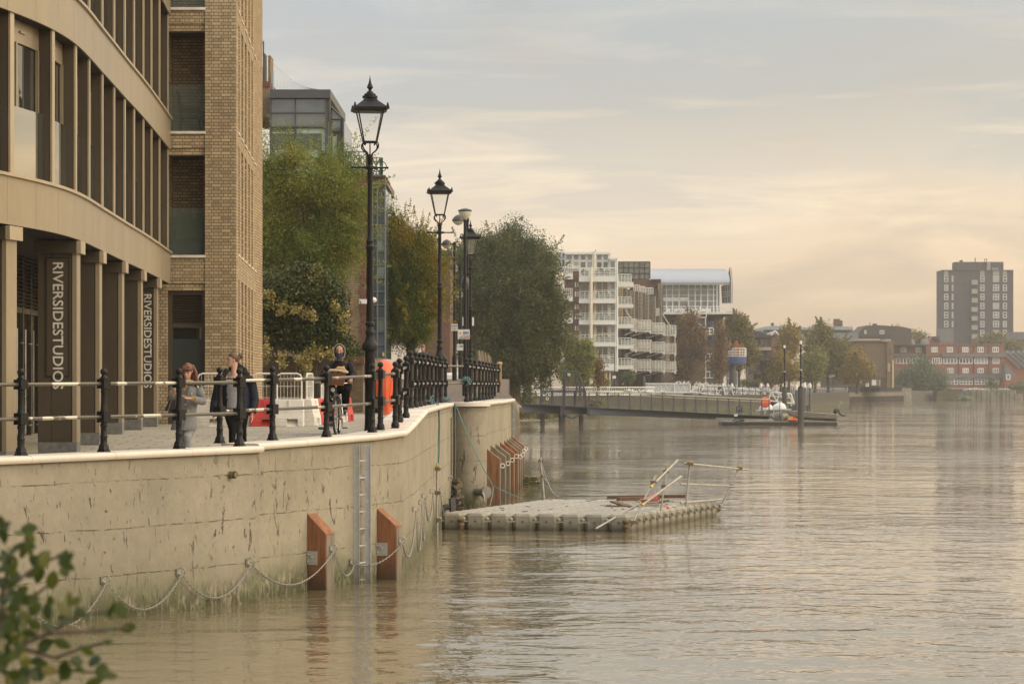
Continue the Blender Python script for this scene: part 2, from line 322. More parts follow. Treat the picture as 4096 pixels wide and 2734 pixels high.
# ================================================================== near river wall
def wmap(nt,scale=(1,1,1)):
    mm=N(nt,'ShaderNodeMapping'); mm.inputs['Scale'].default_value=scale; nt.links.new(worldpos(nt),mm.inputs[0]); return mm.outputs[0]
def concrete(name,base,light,green=1.0,marks=1.0):
    m,nt,b=newmat(name); v=wmap(nt); sp=N(nt,'ShaderNodeSeparateXYZ'); nt.links.new(v,sp.inputs[0]); z=sp.outputs[2]
    n1=noise_n(nt,.55,6,.62,v); n2=noise_n(nt,6,5,.65,v)
    c=ramp(nt,n1.outputs[0],[(.28,tuple(x*.78 for x in base)),(.5,base),(.72,light)]).outputs[0]
    c=mixc(nt,.3,c,ramp(nt,n2.outputs[0],[(.3,(.7,.7,.7)),(.7,(1.2,1.2,1.2))]).outputs[0],'MULTIPLY')
    # pour lines between the lifts of concrete, broken up
    nd=noise_n(nt,1.6,5,.7,v)
    zz=mathn(nt,'ADD',z,mathn(nt,'MULTIPLY',nd.outputs[0],.09))
    fr=mathn(nt,'FRACT',mathn(nt,'MULTIPLY',zz,1.45)); ln=ramp(nt,fr,[(0.0,(1,1,1)),(.016,(.7,.7,.7)),(.03,(0,0,0))])
    lm=mathn(nt,'MULTIPLY',ln.outputs[0],ramp(nt,n2.outputs[0],[(.42,(0,0,0)),(.62,(1,1,1))]).outputs[0])
    c=mixc(nt,mathn(nt,'MULTIPLY',lm,.65*marks),c,(.075,.06,.045))
    # black runs and pock marks, taller than wide
    vm=wmap(nt,(3.6,3.6,1.15)); d1=noise_n(nt,1.7,7,.62,vm,.7); vm2=wmap(nt,(9,9,3.2)); d2=noise_n(nt,1.5,5,.6,vm2,.9)
    k1=ramp(nt,d1.outputs[0],[(.625,(0,0,0)),(.65,(1,1,1))]); k2=ramp(nt,d2.outputs[0],[(.645,(0,0,0)),(.67,(1,1,1))])
    zm=ramp(nt,mathn(nt,'MULTIPLY_ADD',z,.25,.9),[(.05,(.3,.3,.3)),(.22,(.7,.7,.7)),(.32,(1,1,1)),(.48,(1,1,1)),(.60,(.45,.45,.45)),(.66,(.25,.25,.25))])
    km=mathn(nt,'MULTIPLY',mathn(nt,'MAXIMUM',k1.outputs[0],mathn(nt,'MULTIPLY',k2.outputs[0],.8)),zm.outputs[0])
    c=mixc(nt,mathn(nt,'MULTIPLY',km,.85*marks),c,(.045,.037,.028))
    # pale vertical streaks of lime
    vs_=wmap(nt,(9,9,.5)); s1=noise_n(nt,1.2,4,.6,vs_)
    c=mixc(nt,mathn(nt,'MULTIPLY',ramp(nt,s1.outputs[0],[(.55,(0,0,0)),(.75,(1,1,1))]).outputs[0],.3),c,light)
    # algae above the water and the wet band at the water
    az=ramp(nt,mathn(nt,'MULTIPLY_ADD',z,1.0,3.45,clamp=True),[(0.0,(1,1,1)),(.25,(.85,.85,.85)),(.62,(.3,.3,.3)),(.95,(0,0,0))])
    an=noise_n(nt,1.5,6,.68,wmap(nt,(1,1,.8)),.4); am=mathn(nt,'MULTIPLY',az.outputs[0],ramp(nt,an.outputs[0],[(.36,(0,0,0)),(.54,(1,1,1))]).outputs[0])
    c=mixc(nt,mathn(nt,'MULTIPLY',am,.85*green),c,(.115,.135,.06))
    am2=mathn(nt,'MULTIPLY',ramp(nt,mathn(nt,'MULTIPLY_ADD',z,1.0,3.45,clamp=True),[(.0,(1,1,1)),(.14,(.9,.9,.9)),(.55,(0,0,0))]).outputs[0],ramp(nt,d2.outputs[0],[(.40,(0,0,0)),(.52,(1,1,1))]).outputs[0])
    c=mixc(nt,mathn(nt,'MULTIPLY',am2,.9),c,(.052,.05,.018))
    nt.links.new(c,b.inputs['Base Color']); b.inputs['Roughness'].default_value=.86
    hh=mathn(nt,'ADD',mathn(nt,'MULTIPLY',n2.outputs[0],.5),mathn(nt,'MULTIPLY',km,-1.2)); hh=mathn(nt,'ADD',hh,mathn(nt,'MULTIPLY',lm,-.8))
    bump(nt,b,hh,.7,.03); return m
M_CONC=concrete('weathered_concrete',(.275,.246,.192),(.335,.30,.238)); M_CONC2=concrete('pale_concrete',(.295,.262,.20),(.36,.32,.25),1.0,.85)
M_COPE=pm('cast_stone_coping',(.66,.60,.53),.7,0,.07,1.5,.2,30)
def offs(pts,o):                                     # shift a polyline along its mitred right-hand normal
    r=[]
    for i,p in enumerate(pts):
        a=Vector(pts[max(i-1,0)]); q=Vector(p); e=Vector(pts[min(i+1,len(pts)-1)])
        d1=(q-a).normalized() if i else (e-q).normalized(); d2=(e-q).normalized() if i<len(pts)-1 else d1
        n1=Vector((d1.y,-d1.x)); n2=Vector((d2.y,-d2.x)); n=(n1+n2); n=n/max(.4,n.dot(n1)) if n.length>1e-6 else n1
        r.append(q+n*o)
    return r
def wall(name,label,pts,mat,cope=True,zt=None,thick=.75):
    t=thing(name,label,'river wall',(pts[0][0],pts[0][1],WATER))
    ps=[]                                             # subdivide so the top can follow the slope
    for a,b in zip(pts,pts[1:]):
        a,b=Vector(a),Vector(b); k=max(1,int((b-a).length/1.5)); ps+=[a.lerp(b,i/k) for i in range(k)]
    ps.append(Vector(pts[-1])); inn=offs(ps,-thick); mb=MB(); vs=[]; fs=[]
    for p,q in zip(ps,inn):
        h=(zt if zt is not None else cz(p.y)-.09)
        vs+=[(p.x,p.y,WATER-1),(p.x,p.y,h),(q.x,q.y,h),(q.x,q.y,WATER-1)]
    n=len(ps)
    for i in range(n-1):
        a=4*i; fs+=[(a,a+4,a+5,a+1),(a+1,a+5,a+6,a+2),(a+2,a+6,a+7,a+3)]
    fs+=[(0,1,2,3),(4*n-1,4*n-2,4*n-3,4*n-4)]; mb.add(vs,fs); mb.build('wall_face',mat,t)
    if cope:
        prof=[(-.62,0),(-.62,.10),(.03,.105),(.065,.10),(.09,.085),(.10,.06),(.095,.03),(.075,.004),(.05,0)]
        lines=[offs(ps,o) for o,_ in prof]; vs=[]; K=len(prof)
        for i,p in enumerate(ps):
            for k,(o,dz) in enumerate(prof): q=lines[k][i]; vs.append((q.x,q.y,cz(p.y)-.1+dz))
        fs=[(i*K+k,i*K+(k+1)%K,(i+1)*K+(k+1)%K,(i+1)*K+k) for i in range(n-1) for k in range(K)]
        fs+=[tuple(range(K-1,-1,-1)),tuple(range((n-1)*K,n*K))]
        mb=MB(); mb.add(vs,fs); mb.build('coping',M_COPE,t,True)
        mb=MB()                                       # mortar joints of the coping stones
        for i in range(1,n-1):
            nn,dd=wall_n(ps[i].y); pts_=[]
            for o,dz in prof[1:8]: pts_.append(Vector((ps[i].x,ps[i].y,cz(ps[i].y)-.1+dz))+nn*(o+.0005)+Vector((0,0,.0012 if dz>.08 else 0)))
            mb.tube(pts_,.0028,4)
        mb.build('mortar_joint',pm('grey_mortar',(.36,.32,.28),.9),t)
    return t
wall('river_wall','tan concrete river wall panel at the left edge behind the draped chain',WALLA,M_CONC)
wall('river_wall','tan concrete river wall carrying the metal ladder and the mitred corner',WALLB,M_CONC2)
wall('river_wall','concrete river wall behind the row of leaning timber boards',WALLC,M_CONC2)
# rounded pier between the two runs of wall
t=thing('wall_pier','rounded concrete pier with a broken foot beside the dangling blue ropes','pier',(-1.3,70.2,WATER))
mb=MB(); arc=[(-1.68+.02,68.62)]+[(-1.22+.52*math.cos(a),69.5+.62*math.sin(a)) for a in [R(x) for x in range(-140,61,20)]]+[(-.82,70.6),(-1.7,70.7)]
mb.prism(arc,WATER-1,-.6); mb.build('pier_shaft',M_CONC,t,True)
mb=MB(); big=[(-1.9,68.5)]+[(-1.22+.62*math.cos(a),69.5+.74*math.sin(a)) for a in [R(x) for x in range(-140,61,20)]]+[(-.74,70.62),(-1.7,70.72)]
mb.prism(big,-.6,-.5); mb.build('coping',M_COPE,t,True)
mb=MB()
for i in range(40):
    y=random.uniform(68.0,68.9); q=Vector((-1.78+random.uniform(-.05,.38),y,WATER+random.uniform(-.05,.85))); mb.obox(q,random.uniform(.1,.26),random.uniform(.1,.2),random.uniform(.06,.1),random.uniform(0,3.1))
mb.build('broken_foot',pm('wet_brick_rubble',(.12,.09,.06),.85,0,.45,3,.6,12),t)
# dark old masonry end of the wall
t=thing('river_wall','old dark rubble wall end standing in the water past the timber boards','river wall',(.2,89.5,WATER))
mb=MB(); mb.prism([(-.9,88.05),(.03,88.05),(.24,88.6),(.27,92),(-.2,97),(-3,97)],WATER-1,[-.55,-.62,-1.0,-.72,-.3,-.2]); o=mb.build('wall_face',concrete('old_masonry',(.16,.125,.085),(.24,.2,.15),1.3,1.4),t)
mb=MB()
for i in range(16): mb.ball((random.uniform(-.6,.2),random.uniform(88.3,91),-.72+random.uniform(-.15,.1)),random.uniform(.1,.22),7,(1.2,1,.5))
mb.build('rubble_top',pm('rubble',(.26,.22,.16),.95,0,.3,3,.6,10),t)
t=thing('timber_post','pale brown timber post closing the end of the iron railing','post',(-.06*9.2,91,-.5))
mb=MB(); q=P(1998,1590,91.5); mb.obox((q.x,q.y,-.5+.62),.17,.17,1.25); mb.lathe((q.x,q.y,.745),[(.11,0),(.115,.03),(.1,.06),(.06,.08)],10); mb.build('post_shaft',pm('pale_timber',(.42,.27,.13),.7,0,.18,3,stretch=(4,4,.5)),t)
t=thing('weathered_posts','row of gnarled weathered timber stumps behind the iron railing','timber stumps',P(1925,1530,104))
for i,(px,top,w) in enumerate([(1912,1401,18),(1925,1402,16),(1937,1406,15),(1950,1411,13),(1958,1416,12)]):
    mb=MB(); a=P(px,1530,104+i*1.2); zz=Z(top,104); mb.tube([(a.x,a.y,-.3),(a.x,a.y,zz*.45),(a.x+.02,a.y,zz*.8),(a.x,a.y,zz)],[w*.0055,w*.0048,w*.0056,w*.0042],7); mb.build('stump',pm('grey_timber',(.21,.17,.12),.9,0,.35,4,.6,12,stretch=(5,5,.6)),t,True)

# ================================================================== iron railings on the coping
M_IRON=pm('black_painted_iron',(.009,.009,.010),.45,0,.3,6,.25,35,spec=.25)
m,nt,b=newmat('peeling_rail_paint'); v=mapped(nt,'Object'); n=noise_n(nt,1.5,4,.45,v,.3); n2=noise_n(nt,6,4,.6,v)
k=mathn(nt,'MULTIPLY_ADD',n2.outputs[0],.25,mathn(nt,'MULTIPLY',n.outputs[0],.85)); r=ramp(nt,k,[(.60,(.13,.12,.10)),(.62,(.58,.55,.48))])
nt.links.new(r.outputs[0],b.inputs['Base Color']); b.inputs['Roughness'].default_value=.33; b.inputs['Metallic'].default_value=.6; M_RAIL=m
PH=1.23
def post_parts(t,base,ang,small=False):
    n=12; mb=MB(); c=base
    mb.frust(c,.105,.082,c[2],c[2]+.035,4,ang+math.pi/4)
    mb.frust(c,.082,.068,c[2]+.035,c[2]+.10,8,ang)
    mb.lathe(c,[(.066,.10),(.052,.12),(.05,.2),(.056,.215),(.056,.235),(.048,.25),(.044,.36),(.052,.38),(.054,.40),(.044,.43)],n)
    mb.obox((c[0],c[1],c[2]+.515),.145,.145,.165,ang)
    mb.lathe(c,[(.055,.598),(.048,.63),(.043,.70),(.040,.86),(.044,.875),(.047,.89),(.041,.905),(.05,.93)],n)
    mb.obox((c[0],c[1],c[2]+1.0),.145,.145,.14,ang)
    mb.lathe(c,[(.06,1.07),(.062,1.083),(.045,1.098),(.032,1.118),(.028,1.135)],n)
    p=mb.build('post',M_IRON,t,True)
    mb=MB(); mb.ball((c[0],c[1],c[2]+1.175),.054,10); mb.build('ball_finial',M_IRON,p,'all'); return p
def railing(label,posts,h=PH,ends=None):
    """posts: (px, ytop, ybase) in the photograph; each stands where a post of this height has that size"""
    pts=[]
    for px,yt,yb in posts:
        d=h*F/(yb-yt); pts.append(Vector((X(px,d),d,Z(yb,d))))
    return railing3(label,pts,ends)
def railing3(label,pts,ends=None):
    t=thing('railing',label,'railing',tuple(pts[0]),'black iron railings along the river wall')
    for i,p in enumerate(pts):
        q=pts[min(i+1,len(pts)-1)]-pts[max(i-1,0)]
        post_parts(t,tuple(p),math.atan2(q.y,q.x))
    line=list(pts)
    if ends: line=[pts[0]+Vector(ends[0])]+line if ends[0] else line; line=line+[pts[-1]+Vector(ends[1])] if ends[1] else line
    for hh,nm in((1.0,'top_rail'),(.515,'lower_rail')):
        mb=MB(); mb.tube([Vector((p.x,p.y,p.z+hh)) for p in line],.027,10); mb.build(nm,M_RAIL,t,True)
    return t
def wp(px,o=-.22):                                   # a post position on the coping, set back from the face
    t=px
    for _ in range(6):
        w=wall_at(t); n,_n=wall_n(w.y); q=w+n*o; t+=px-(CX+q.x/q.y*F)
    return Vector((q.x,q.y,cz(w.y)+.004))
def on_line(px,pts,o=-.22):
    return wp(px,o)
railing3('iron railing with patches of white paint at the left edge, before the women',[wp(84),wp(415),wp(716),wp(958,-.2)],ends=((-1.6,-2.5,-.02),(0,0,0)))
railing3('iron railing from the woman in the navy coat to the big lamp post',[Vector((X(879,40.3),40.3,cz(40.2)+.004)),Vector((X(1090,41.5),41.5,cz(41.3)+.004)),wp(1306,-.25),wp(1489,-.28)])
railing3('short iron railing run turning the mitred corner beside the orange lifebuoy case',[wp(1489,-.28)+Vector((.12,.5,.03)),P(1581,1712,45.9),P(1598,1690,47.6),P(1624,1672,49.2)])
pts=[]
for px,d in zip((1643,1663,1679,1695,1713,1728,1745,1763,1782),(53.6,55.0,56.6,58.4,60.3,62.4,64.6,66.8,69.2)): pts.append(Vector((X(px,d),d,cz(d)+.01)))
railing3('close-seen iron railing run between the lifebuoy case and the blue ropes',pts)
pts2=[]
for px,d in zip((1866,1882,1900,1918,1932,1945,1957,1968,1979,1994),(69.6,71.8,74.2,76.6,79,81.2,83.4,85.6,87.6,90)): pts2.append(Vector((X(px,d),d,-.49)))
railing3('farthest iron railing run ending at the pale timber post',pts2,ends=((X(1790,69.3)-pts2[0].x,-.3,0),None))

# ================================================================== ladder, timber fenders, chains
M_GALV=pm('galvanised_steel',(.46,.47,.46),.5,.55,.14,5,.15,40)
M_GALVD=pm('dull_galvanised_tube',(.36,.35,.31),.55,.4,.25,5,.2,20)
def ladder(label,px0,px1,ytop,d,zb,name='ladder'):
    a0,a1=P(px0,ytop,d),P(px1,ytop,d+.12); t=thing(name,label,'ladder',(a0.x,a0.y,zb)); dx=Vector((.1,0,0))*.9
    for a in(a0,a1):
        mb=MB(); mb.box(a.x-.058,a.x+.058,a.y-.012,a.y+.012,zb,a.z); mb.box(a.x+.05,a.x+.062,a.y-.045,a.y+.012-.001,zb+.002,a.z-.002)
        for k in range(8): mb.ball((a.x-.01,a.y-.014,a.z-.12-.30*k*1.0),.011,6)
        mb.build('stringer',M_GALV,t)
    z=a0.z-.28
    while z>zb+.1:
        mb=MB(); mb.bar((a0.x+.03,a0.y+.01,z),(a1.x-.03,a1.y+.01,z),.016,8); mb.build('rung',M_GALV,t); z-=.293
    z=a0.z-.62; mb=MB(); mb.slab((a0.x-.32,a0.y+.03,z),(a1.x,a1.y+.03,z),(a1.x,a1.y+.03,z+.1),(a0.x-.32,a0.y+.03,z+.1),.014); mb.box(a0.x-.35,a0.x-.31,a0.y+.02,a0.y+.2,z-.01,z+.11); mb.build('wall_bracket',M_GALV,t)
    return t
w=wall_at(1445); ladder('long galvanised ladder fixed to the river wall between two brown timbers',1424,1470,1778,w.y-.22,WATER-.35)
ladder('far galvanised ladder on the dark wall end past the timber boards',2043,2058,1612,86.5,WATER-.3)
def timbermat(name,c):
    m,nt,b=newmat(name); v=mapped(nt,'Object',(7,7,.55)); n=noise_n(nt,2.2,6,.6,v,.6); n2=noise_n(nt,.8,3,.5,mapped(nt,'Object',(1.5,1.5,.8)))
    cc=ramp(nt,n.outputs[0],[(.28,tuple(x*.5 for x in c)),(.5,c),(.74,tuple(min(1,x*1.35) for x in c))]).outputs[0]
    sp=N(nt,'ShaderNodeSeparateXYZ'); nt.links.new(mapped(nt,'Object'),sp.inputs[0])
    wet=ramp(nt,mathn(nt,'ADD',sp.outputs[2],mathn(nt,'MULTIPLY',n2.outputs[0],.5)),[(.05,(.45,.42,.36)),(.55,(1,1,1))])
    cc=mixc(nt,.85,cc,wet.outputs[0],'MULTIPLY'); cc=mixc(nt,.4,cc,ramp(nt,n2.outputs[0],[(.3,(.6,.6,.62)),(.65,(1.1,1.1,1.1))]).outputs[0],'MULTIPLY')
    nt.links.new(cc,b.inputs['Base Color']); b.inputs['Roughness'].default_value=.72; bump(nt,b,n.outputs[0],.4,.01); return m
M_TIMB=timbermat('red_brown_hardwood',(.25,.105,.045)); M_TIMBG=timbermat('greyed_timber',(.20,.165,.12)); M_TIMBF=timbermat('faded_end_grain',(.22,.19,.15)); M_TIMBR=timbermat('orange_brown_timber',(.24,.115,.055))
def fender(label,at,n,d,proj,th,zi,zo,mat,plates=True,face=None):
    """plank standing out from the wall by proj along n, th thick along d, its top cut on a slope"""
    t=thing('timber_fender',label,'timber fender',(at.x,at.y,WATER),'timber fenders on the river wall'); n=Vector(n); d=Vector(d); zb=WATER-.6
    def q(a,b,z): p=at+n*a+d*b; return (p.x,p.y,z)
    mb=MB(); b0=q(0,0,zb); vs=[q(.0,0,zb),q(proj,0,zb),q(proj,th,zb),q(.0,th,zb),q(.0,0,zi),q(proj,0,zo),q(proj,th,zo),q(.0,th,zi)]
    mb.add(vs,[(0,3,2,1),(4,5,6,7),(0,1,5,4),(1,2,6,5),(2,3,7,6),(3,0,4,7)]); o=mb.build('plank',mat,t)
    bv=o.modifiers.new('bevel','BEVEL'); bv.width=.012; bv.segments=2
    mb=MB(); mb.slab(q(proj+.006,th-.02,WATER-.5),q(proj+.006,.02,WATER-.5),q(proj+.006,.02,zo-.03),q(proj+.006,th-.02,zo-.03),-.008); mb.build('worn_face',M_TIMBF,t)
    if plates:
        z=WATER+.42; mb=MB(); mb.slab(q(-.04,-.012,z),q(.2,-.012,z),q(.2,-.012,z+.23),q(-.04,-.012,z+.23),.012)
        for a,e in((.02,.06),(.1,.13),(.03,.17)):
            p=q(a,-.02,z+e); mb.ball(p,.018,6)
        p0,p1=q(.07,-.016,z+.17),q(.07,-.05,z+.17); mb.bar(p0,p1,.014); mb.build('fixing_plate',M_GALV,t)
    return t
for px,lab in((1229,'brown hardwood timber with sloped top standing left of the long ladder'),(1507,'brown hardwood timber with sloped top standing right of the long ladder')):
    at=wall_at(px); n,d=wall_n(at.y); fender(lab,at,n,d,.36,.30,Z(2057 if px<1300 else 2036,at.y)+.02,Z(2141 if px<1300 else 2110,at.y)+.04,M_TIMB)
FB=['reddish timber board nearest the pier in the leaning row','second board of the leaning row, dark and greyed','third board of the leaning row, grey-brown','fourth board of the leaning row, bright orange-brown','fifth board of the leaning row, orange-brown','sixth board of the leaning row, weathered grey','seventh board of the leaning row, dull brown','last board of the leaning row, next to the far ladder']
for i,(lab,y) in enumerate(zip(FB,(71.2,73.6,75.6,77.6,79.6,81.9,84.2,86.4))):
    at=Vector((wall_x(y),y,0)); n,d=wall_n(y); fender(lab,at,n,d,.44,.22,-1.78,-2.12,(M_TIMBR,M_TIMBG,M_TIMBG,M_TIMBR,M_TIMBR,M_TIMBG,M_TIMBF,M_TIMB)[i],False)
# wall rings and chains
M_CHAIN=pm('bright_chain_steel',(.34,.335,.32),.4,.7,.15,20)
def ring_proto(): pass
def wall_ring(label,p,n):
    t=thing('wall_ring',label,'mooring ring',tuple(p),'mooring rings along the river wall'); n=Vector(n)
    mb=MB(); s=Vector((-n.y,n.x,0)); a=p-n*.06
    mb.slab(a+n*.07+s*-.06+Vector((0,0,-.05)),a+n*.07+s*.03+Vector((0,0,-.05)),a+n*.07+s*.03+Vector((0,0,.05)),a+n*.07+s*-.06+Vector((0,0,.05)),.02); mb.build('eye_plate',M_CHAIN,t)
    mb=MB(); mb.torus(p+n*.05+Vector((0,0,.01)),n*.5+s*-.6+Vector((0,-.6,0)),.055,.009,16,6); mb.build('ring',M_CHAIN,t,'all'); return p+n*.06+Vector((0,0,-.035))
def chain(label,a,b,sag,group='chains hung between the mooring rings',link=.062,r=.0062,name='chain'):
    a,b=Vector(a),Vector(b); L=(b-a).length+sag*1.1; n=max(6,int(L/(link*.78))); pts=[]
    for i in range(n+1):
        s=i/n; q=a.lerp(b,s); q.z-=sag*4*s*(1-s); pts.append(q)
    mb=MB()
    for i in range(n):
        c=(pts[i]+pts[i+1])/2; t=(pts[i+1]-pts[i]).normalized(); s=t.cross(Vector((0,0,1))); s=s.normalized() if s.length>1e-3 else Vector((1,0,0)); u=t.cross(s)
        ax=s if i%2 else u; ax=(ax*.8+(u if i%2 else s)*.35).normalized()
        mb.torus(c,ax,link*.5,r,10,5,1,up=t,sq=.58)
    o=mb.build(name,M_CHAIN,None,'all'); return tag(o,label,'chain',group)
RP=[('mooring ring on the wall behind the leafy branch',60,2362),('mooring ring on the left wall panel, nearest the branch of leaves',411,2318),('mooring ring in the middle of the left wall panel',712,2286),('mooring ring near the joint between the two wall panels',990,2246),
    ('mooring ring on the brown timber left of the ladder',1338,2192),('mooring ring on the wall between the timber and the ladder',1402,2246),('mooring ring on the brown timber right of the ladder',1614,2160),
    ('first mooring ring round the corner of the wall',1649,2035),('second mooring ring round the corner of the wall',1673,2008),('third mooring ring round the corner, hung lower than its neighbour',1688,1982),('fourth mooring ring round the corner of the wall',1708,1963),('fifth mooring ring round the corner of the wall',1728,1944),('last mooring ring before the scaffold pole and broken pier',1766,1913)]
hk=[]
for i,(lab,px,py) in enumerate(RP):
    w=wall_at(px); n,d=wall_n(w.y); y=w.y
    if i==4 or i==6:
        w=wall_at(1229 if i==4 else 1507); n,d=wall_n(w.y); q=w+n*.37+d*.16; p=Vector((q.x,q.y,Z(py,q.y)))
    else:
        if i>6: y=(45.3+7.0*((px-1625)/70.0)) if px<1695 else 53+(px-1695)*.19; q=Vector((wall_x(y),y,0)); n,d=wall_n(y); p=Vector((q.x+.02,y,Z(py,y)))
        else: q=w+n*.02; p=Vector((q.x,q.y,Z(py,q.y)))
    hk.append(wall_ring(lab,p,n))
SG=[.55,.46,.44,.44,.30,.16,.52,.85,.8,.55,.9,.85]
CL=['chain swag disappearing behind the leafy branch','chain swag on the left wall panel, right of the leafy branch','chain swag crossing the middle of the left wall panel','long chain swag running over the green stain to the first brown timber','small chain loop just left of the ladder','chain passing behind the long galvanised ladder','narrow chain loop hanging past the second brown timber','deep chain loop round the wall corner','second deep chain loop round the wall corner','third chain loop round the wall corner','fourth chain loop round the wall corner','last chain loop before the scaffold pole']
order=[(i,i+1) for i in range(12)]
for (i,j),s,l in zip(order,SG,CL):
    a,b=hk[i],hk[j]
    if i==5: a=a+Vector((.02,-.02,0)); a=Vector(a); 
    chain(l,a,b,s)
RB=['white ring on the first leaning board','white ring on the second leaning board','white ring on the third leaning board','white ring on the fourth leaning board','white ring on the fifth leaning board','white ring on the sixth leaning board','white ring on the seventh leaning board','white ring on the last leaning board']
for i,(lab,px,py,y) in enumerate(zip(RB,(1968,1986,2000,2012,2025,2037,2052,2071),(1862,1853,1839,1824,1826,1819,1802,1794),(71.2,73.6,75.6,77.6,79.6,81.9,84.2,86.4))):
    x=wall_x(y)+.44; mb=MB(); p=Vector((x+.07,y+.1,Z(py,y))); mb.torus(p,(.25,-1,0),.062,.012,16,6); o=mb.build('mooring_ring',pm('white_painted_ring',(.72,.70,.66),.5),None,'all'); tag(o,lab,'mooring ring','rings on the leaning timber boards')
# drain pipe stub, blue ropes, scaffold pole by the broken pier
w=wall_at(922); n,d=wall_n(w.y); q=w+n*-.05; z=Z(1897,w.y); t=thing('drain_pipe','short green-brown drain pipe sticking out of the left wall panel','drain pipe',(q.x,q.y,z))
mb=MB(); a=Vector((q.x,q.y,z)); mb.tube([a,a+n*.16+d*-.02],.058,14,False); mb.tube([a+n*.16,a+n*.161],.058,14,False); mb.tube([a+n*.161,a+n*.02],.047,14,True); mb.build('pipe',pm('mossy_pipe',(.15,.135,.07),.8,0,.3,8),t,True)
M_ROPE=pm('blue_green_rope',(.10,.20,.215),.85,0,.3,30,stretch=(1,1,8))
def rope(label,pts,r=.014,cat='rope'):
    mb=MB(); pts=[Vector(p) for p in pts]; mb.tube(pts,r,7); o=mb.build('mooring_rope',M_ROPE,None,True); return tag(o,label,cat)
yy=58.0; xr=wall_x(yy)+.13
rope('pair of blue-green ropes hanging from the knot on the railing down to the scaffold pole',[P(1705,1600,60.2)+Vector((-.1,0,0)),P(1728,1604,60.2),P(1745,1612,60),P(1754,1632,60),P(1756,1700,60),P(1752,1800,60),P(1753,1874,59.8),P(1757,1800,59.9),P(1759,1700,59.9),P(1757,1625,60),P(1748,1605,60.1)],.013)
rope('blue-green rope hanging straight down the rounded pier',[P(1790,1606,68.2),P(1812,1612,68.1),P(1820,1624,68.1),P(1822,1760,68.1),P(1821,1900,68.2),P(1823,1985,68.2)],.014)
rope('long blue-green rope slanting from the railing to the far side of the float',[P(1800,1608,68.3),P(1823,1620,68.0),P(1870,1740,67),P(1930,1866,66.2),P(1968,1936,65.8),P(1990,1952,66),P(2040,1974,66.2),P(2088,1994,66.4)],.013)
rope('short blue-green rope dropping from the slanting rope to the float',[P(1973,1945,65.8),P(1970,1980,65.2),P(1958,2024,64.6)],.012)
for lab,px,py,d in(('blue-green rope knotted round the railing foot before the gap','1718',1600,61.5),('blue-green rope coil tied round the railing foot at the gap','1786',1598,69.0),('blue-green rope tied round the first post after the gap','1866',1522,69.5)):
    mb=MB(); c=P(float(px),py,d)
    for k in range(7): mb.torus(c+Vector((random.uniform(-.1,.1),random.uniform(-.05,.05),random.uniform(-.03,.05))),(random.uniform(-1,1),random.uniform(-.4,.4),random.uniform(.2,1)),random.uniform(.07,.13),.014,14,5)
    tag(mb.build('rope_knot',M_ROPE,None,'all'),lab,'rope')
def coupler(mb,c,r=.045): mb.obox(c,.11,.11,.085); mb.ball((c[0]+.07,c[1],c[2]),.025,6)
M_YEL=pm('yellow_plastic_cap',(.62,.44,.04),.5); M_RUST=pm('rusty_fitting',(.17,.12,.075),.8,.2,.3,12)
a=P(1748,1862,57.5); t=thing('scaffold_pole','upright scaffold pole with couplers standing by the near corner of the float','scaffold pole',(a.x,a.y,WATER))
mb=MB(); mb.bar((a.x,a.y,WATER-.6),a,.028,10); mb.build('pole',M_GALVD,t,True); mb=MB(); mb.bar(a,(a.x,a.y,a.z+.06),.032,10); mb.build('cap',M_YEL,t,True)
for y in(1874,1970,2078): mb=MB(); coupler(mb,P(1748,y,57.5)); mb.build('coupler',M_RUST,t)
t=thing('tyre_fender','black rubber fender lying behind the near corner of the float','tyre fender',P(1800,2050,61.5))
mb=MB(); c=P(1792,2052,62.5); mb.torus((c.x,c.y,c.z),(.5,-1,.3),.17,.075,18,8); mb.build('tyre',pm('black_rubber',(.02,.02,.022),.7),t,'all'); mb=MB(); mb.slab(P(1806,2052,61),P(1826,2050,61.2),P(1822,1985,61.4),P(1802,1990,61.2),.05); mb.build('rubber_plate',MATS['black_rubber'],t)
t=thing('mooring_bollard','grey cast bollard with a hanging hook standing out from the pier','bollard',P(1905,1965,69))
mb=MB(); c=P(1900,1965,69); mb.tube([c,c+Vector((.28,-.3,0))],.11,12); mb.tube([c+Vector((.28,-.3,0)),c+Vector((.33,-.36,0))],.17,12); mb.build('barrel',pm('grey_cast_iron',(.2,.19,.18),.6,.3),t,True); mb=MB(); e=c+Vector((.22,-.42,.02)); mb.tube([e,e+Vector((.04,-.02,-.15)),e+Vector((.05,-.02,-.3)),e+Vector((0,-.02,-.34))],.022,7); mb.build('hook',M_GALV,t,True)
# ================================================================== bronze-clad curved building
def bronze(name,c,rough=.42,metal=.35):
    return pm(name,c,rough,metal,.11,.9,.04,60,stretch=(2.2,2.2,.5))
M_BRZ=bronze('bronze_cladding',(.30,.248,.175)); M_BRZD=bronze('dark_and_shaded_bronze',(.068,.052,.034),.5,.25); M_BRZL=bronze('lit_bronze_edge',(.40,.33,.235)); M_SOF=pm('dark_soffit',(.055,.045,.033),.75,0,.08,1)  # dark sides and pale front edges paint the river-side light into the bronze
M_JOINT=pm('shadow_gap',(.02,.017,.013),.9)
M_GDK=glassmat('dark_window_glass',(.018,.02,.02),.02,.6,.01); M_GBAL=glassmat('glass_balustrade',(.03,.035,.032),.012,1.0,.0005); M_GBAL.node_tree.links.remove(M_GBAL.node_tree.nodes['Principled BSDF'].inputs['Normal'].links[0]); M_GBAL.node_tree.nodes['Principled BSDF'].inputs['IOR'].default_value=2.6; M_GRANITE=pm('grey_granite',(.15,.15,.15),.6,0,.25,14,.2,50)
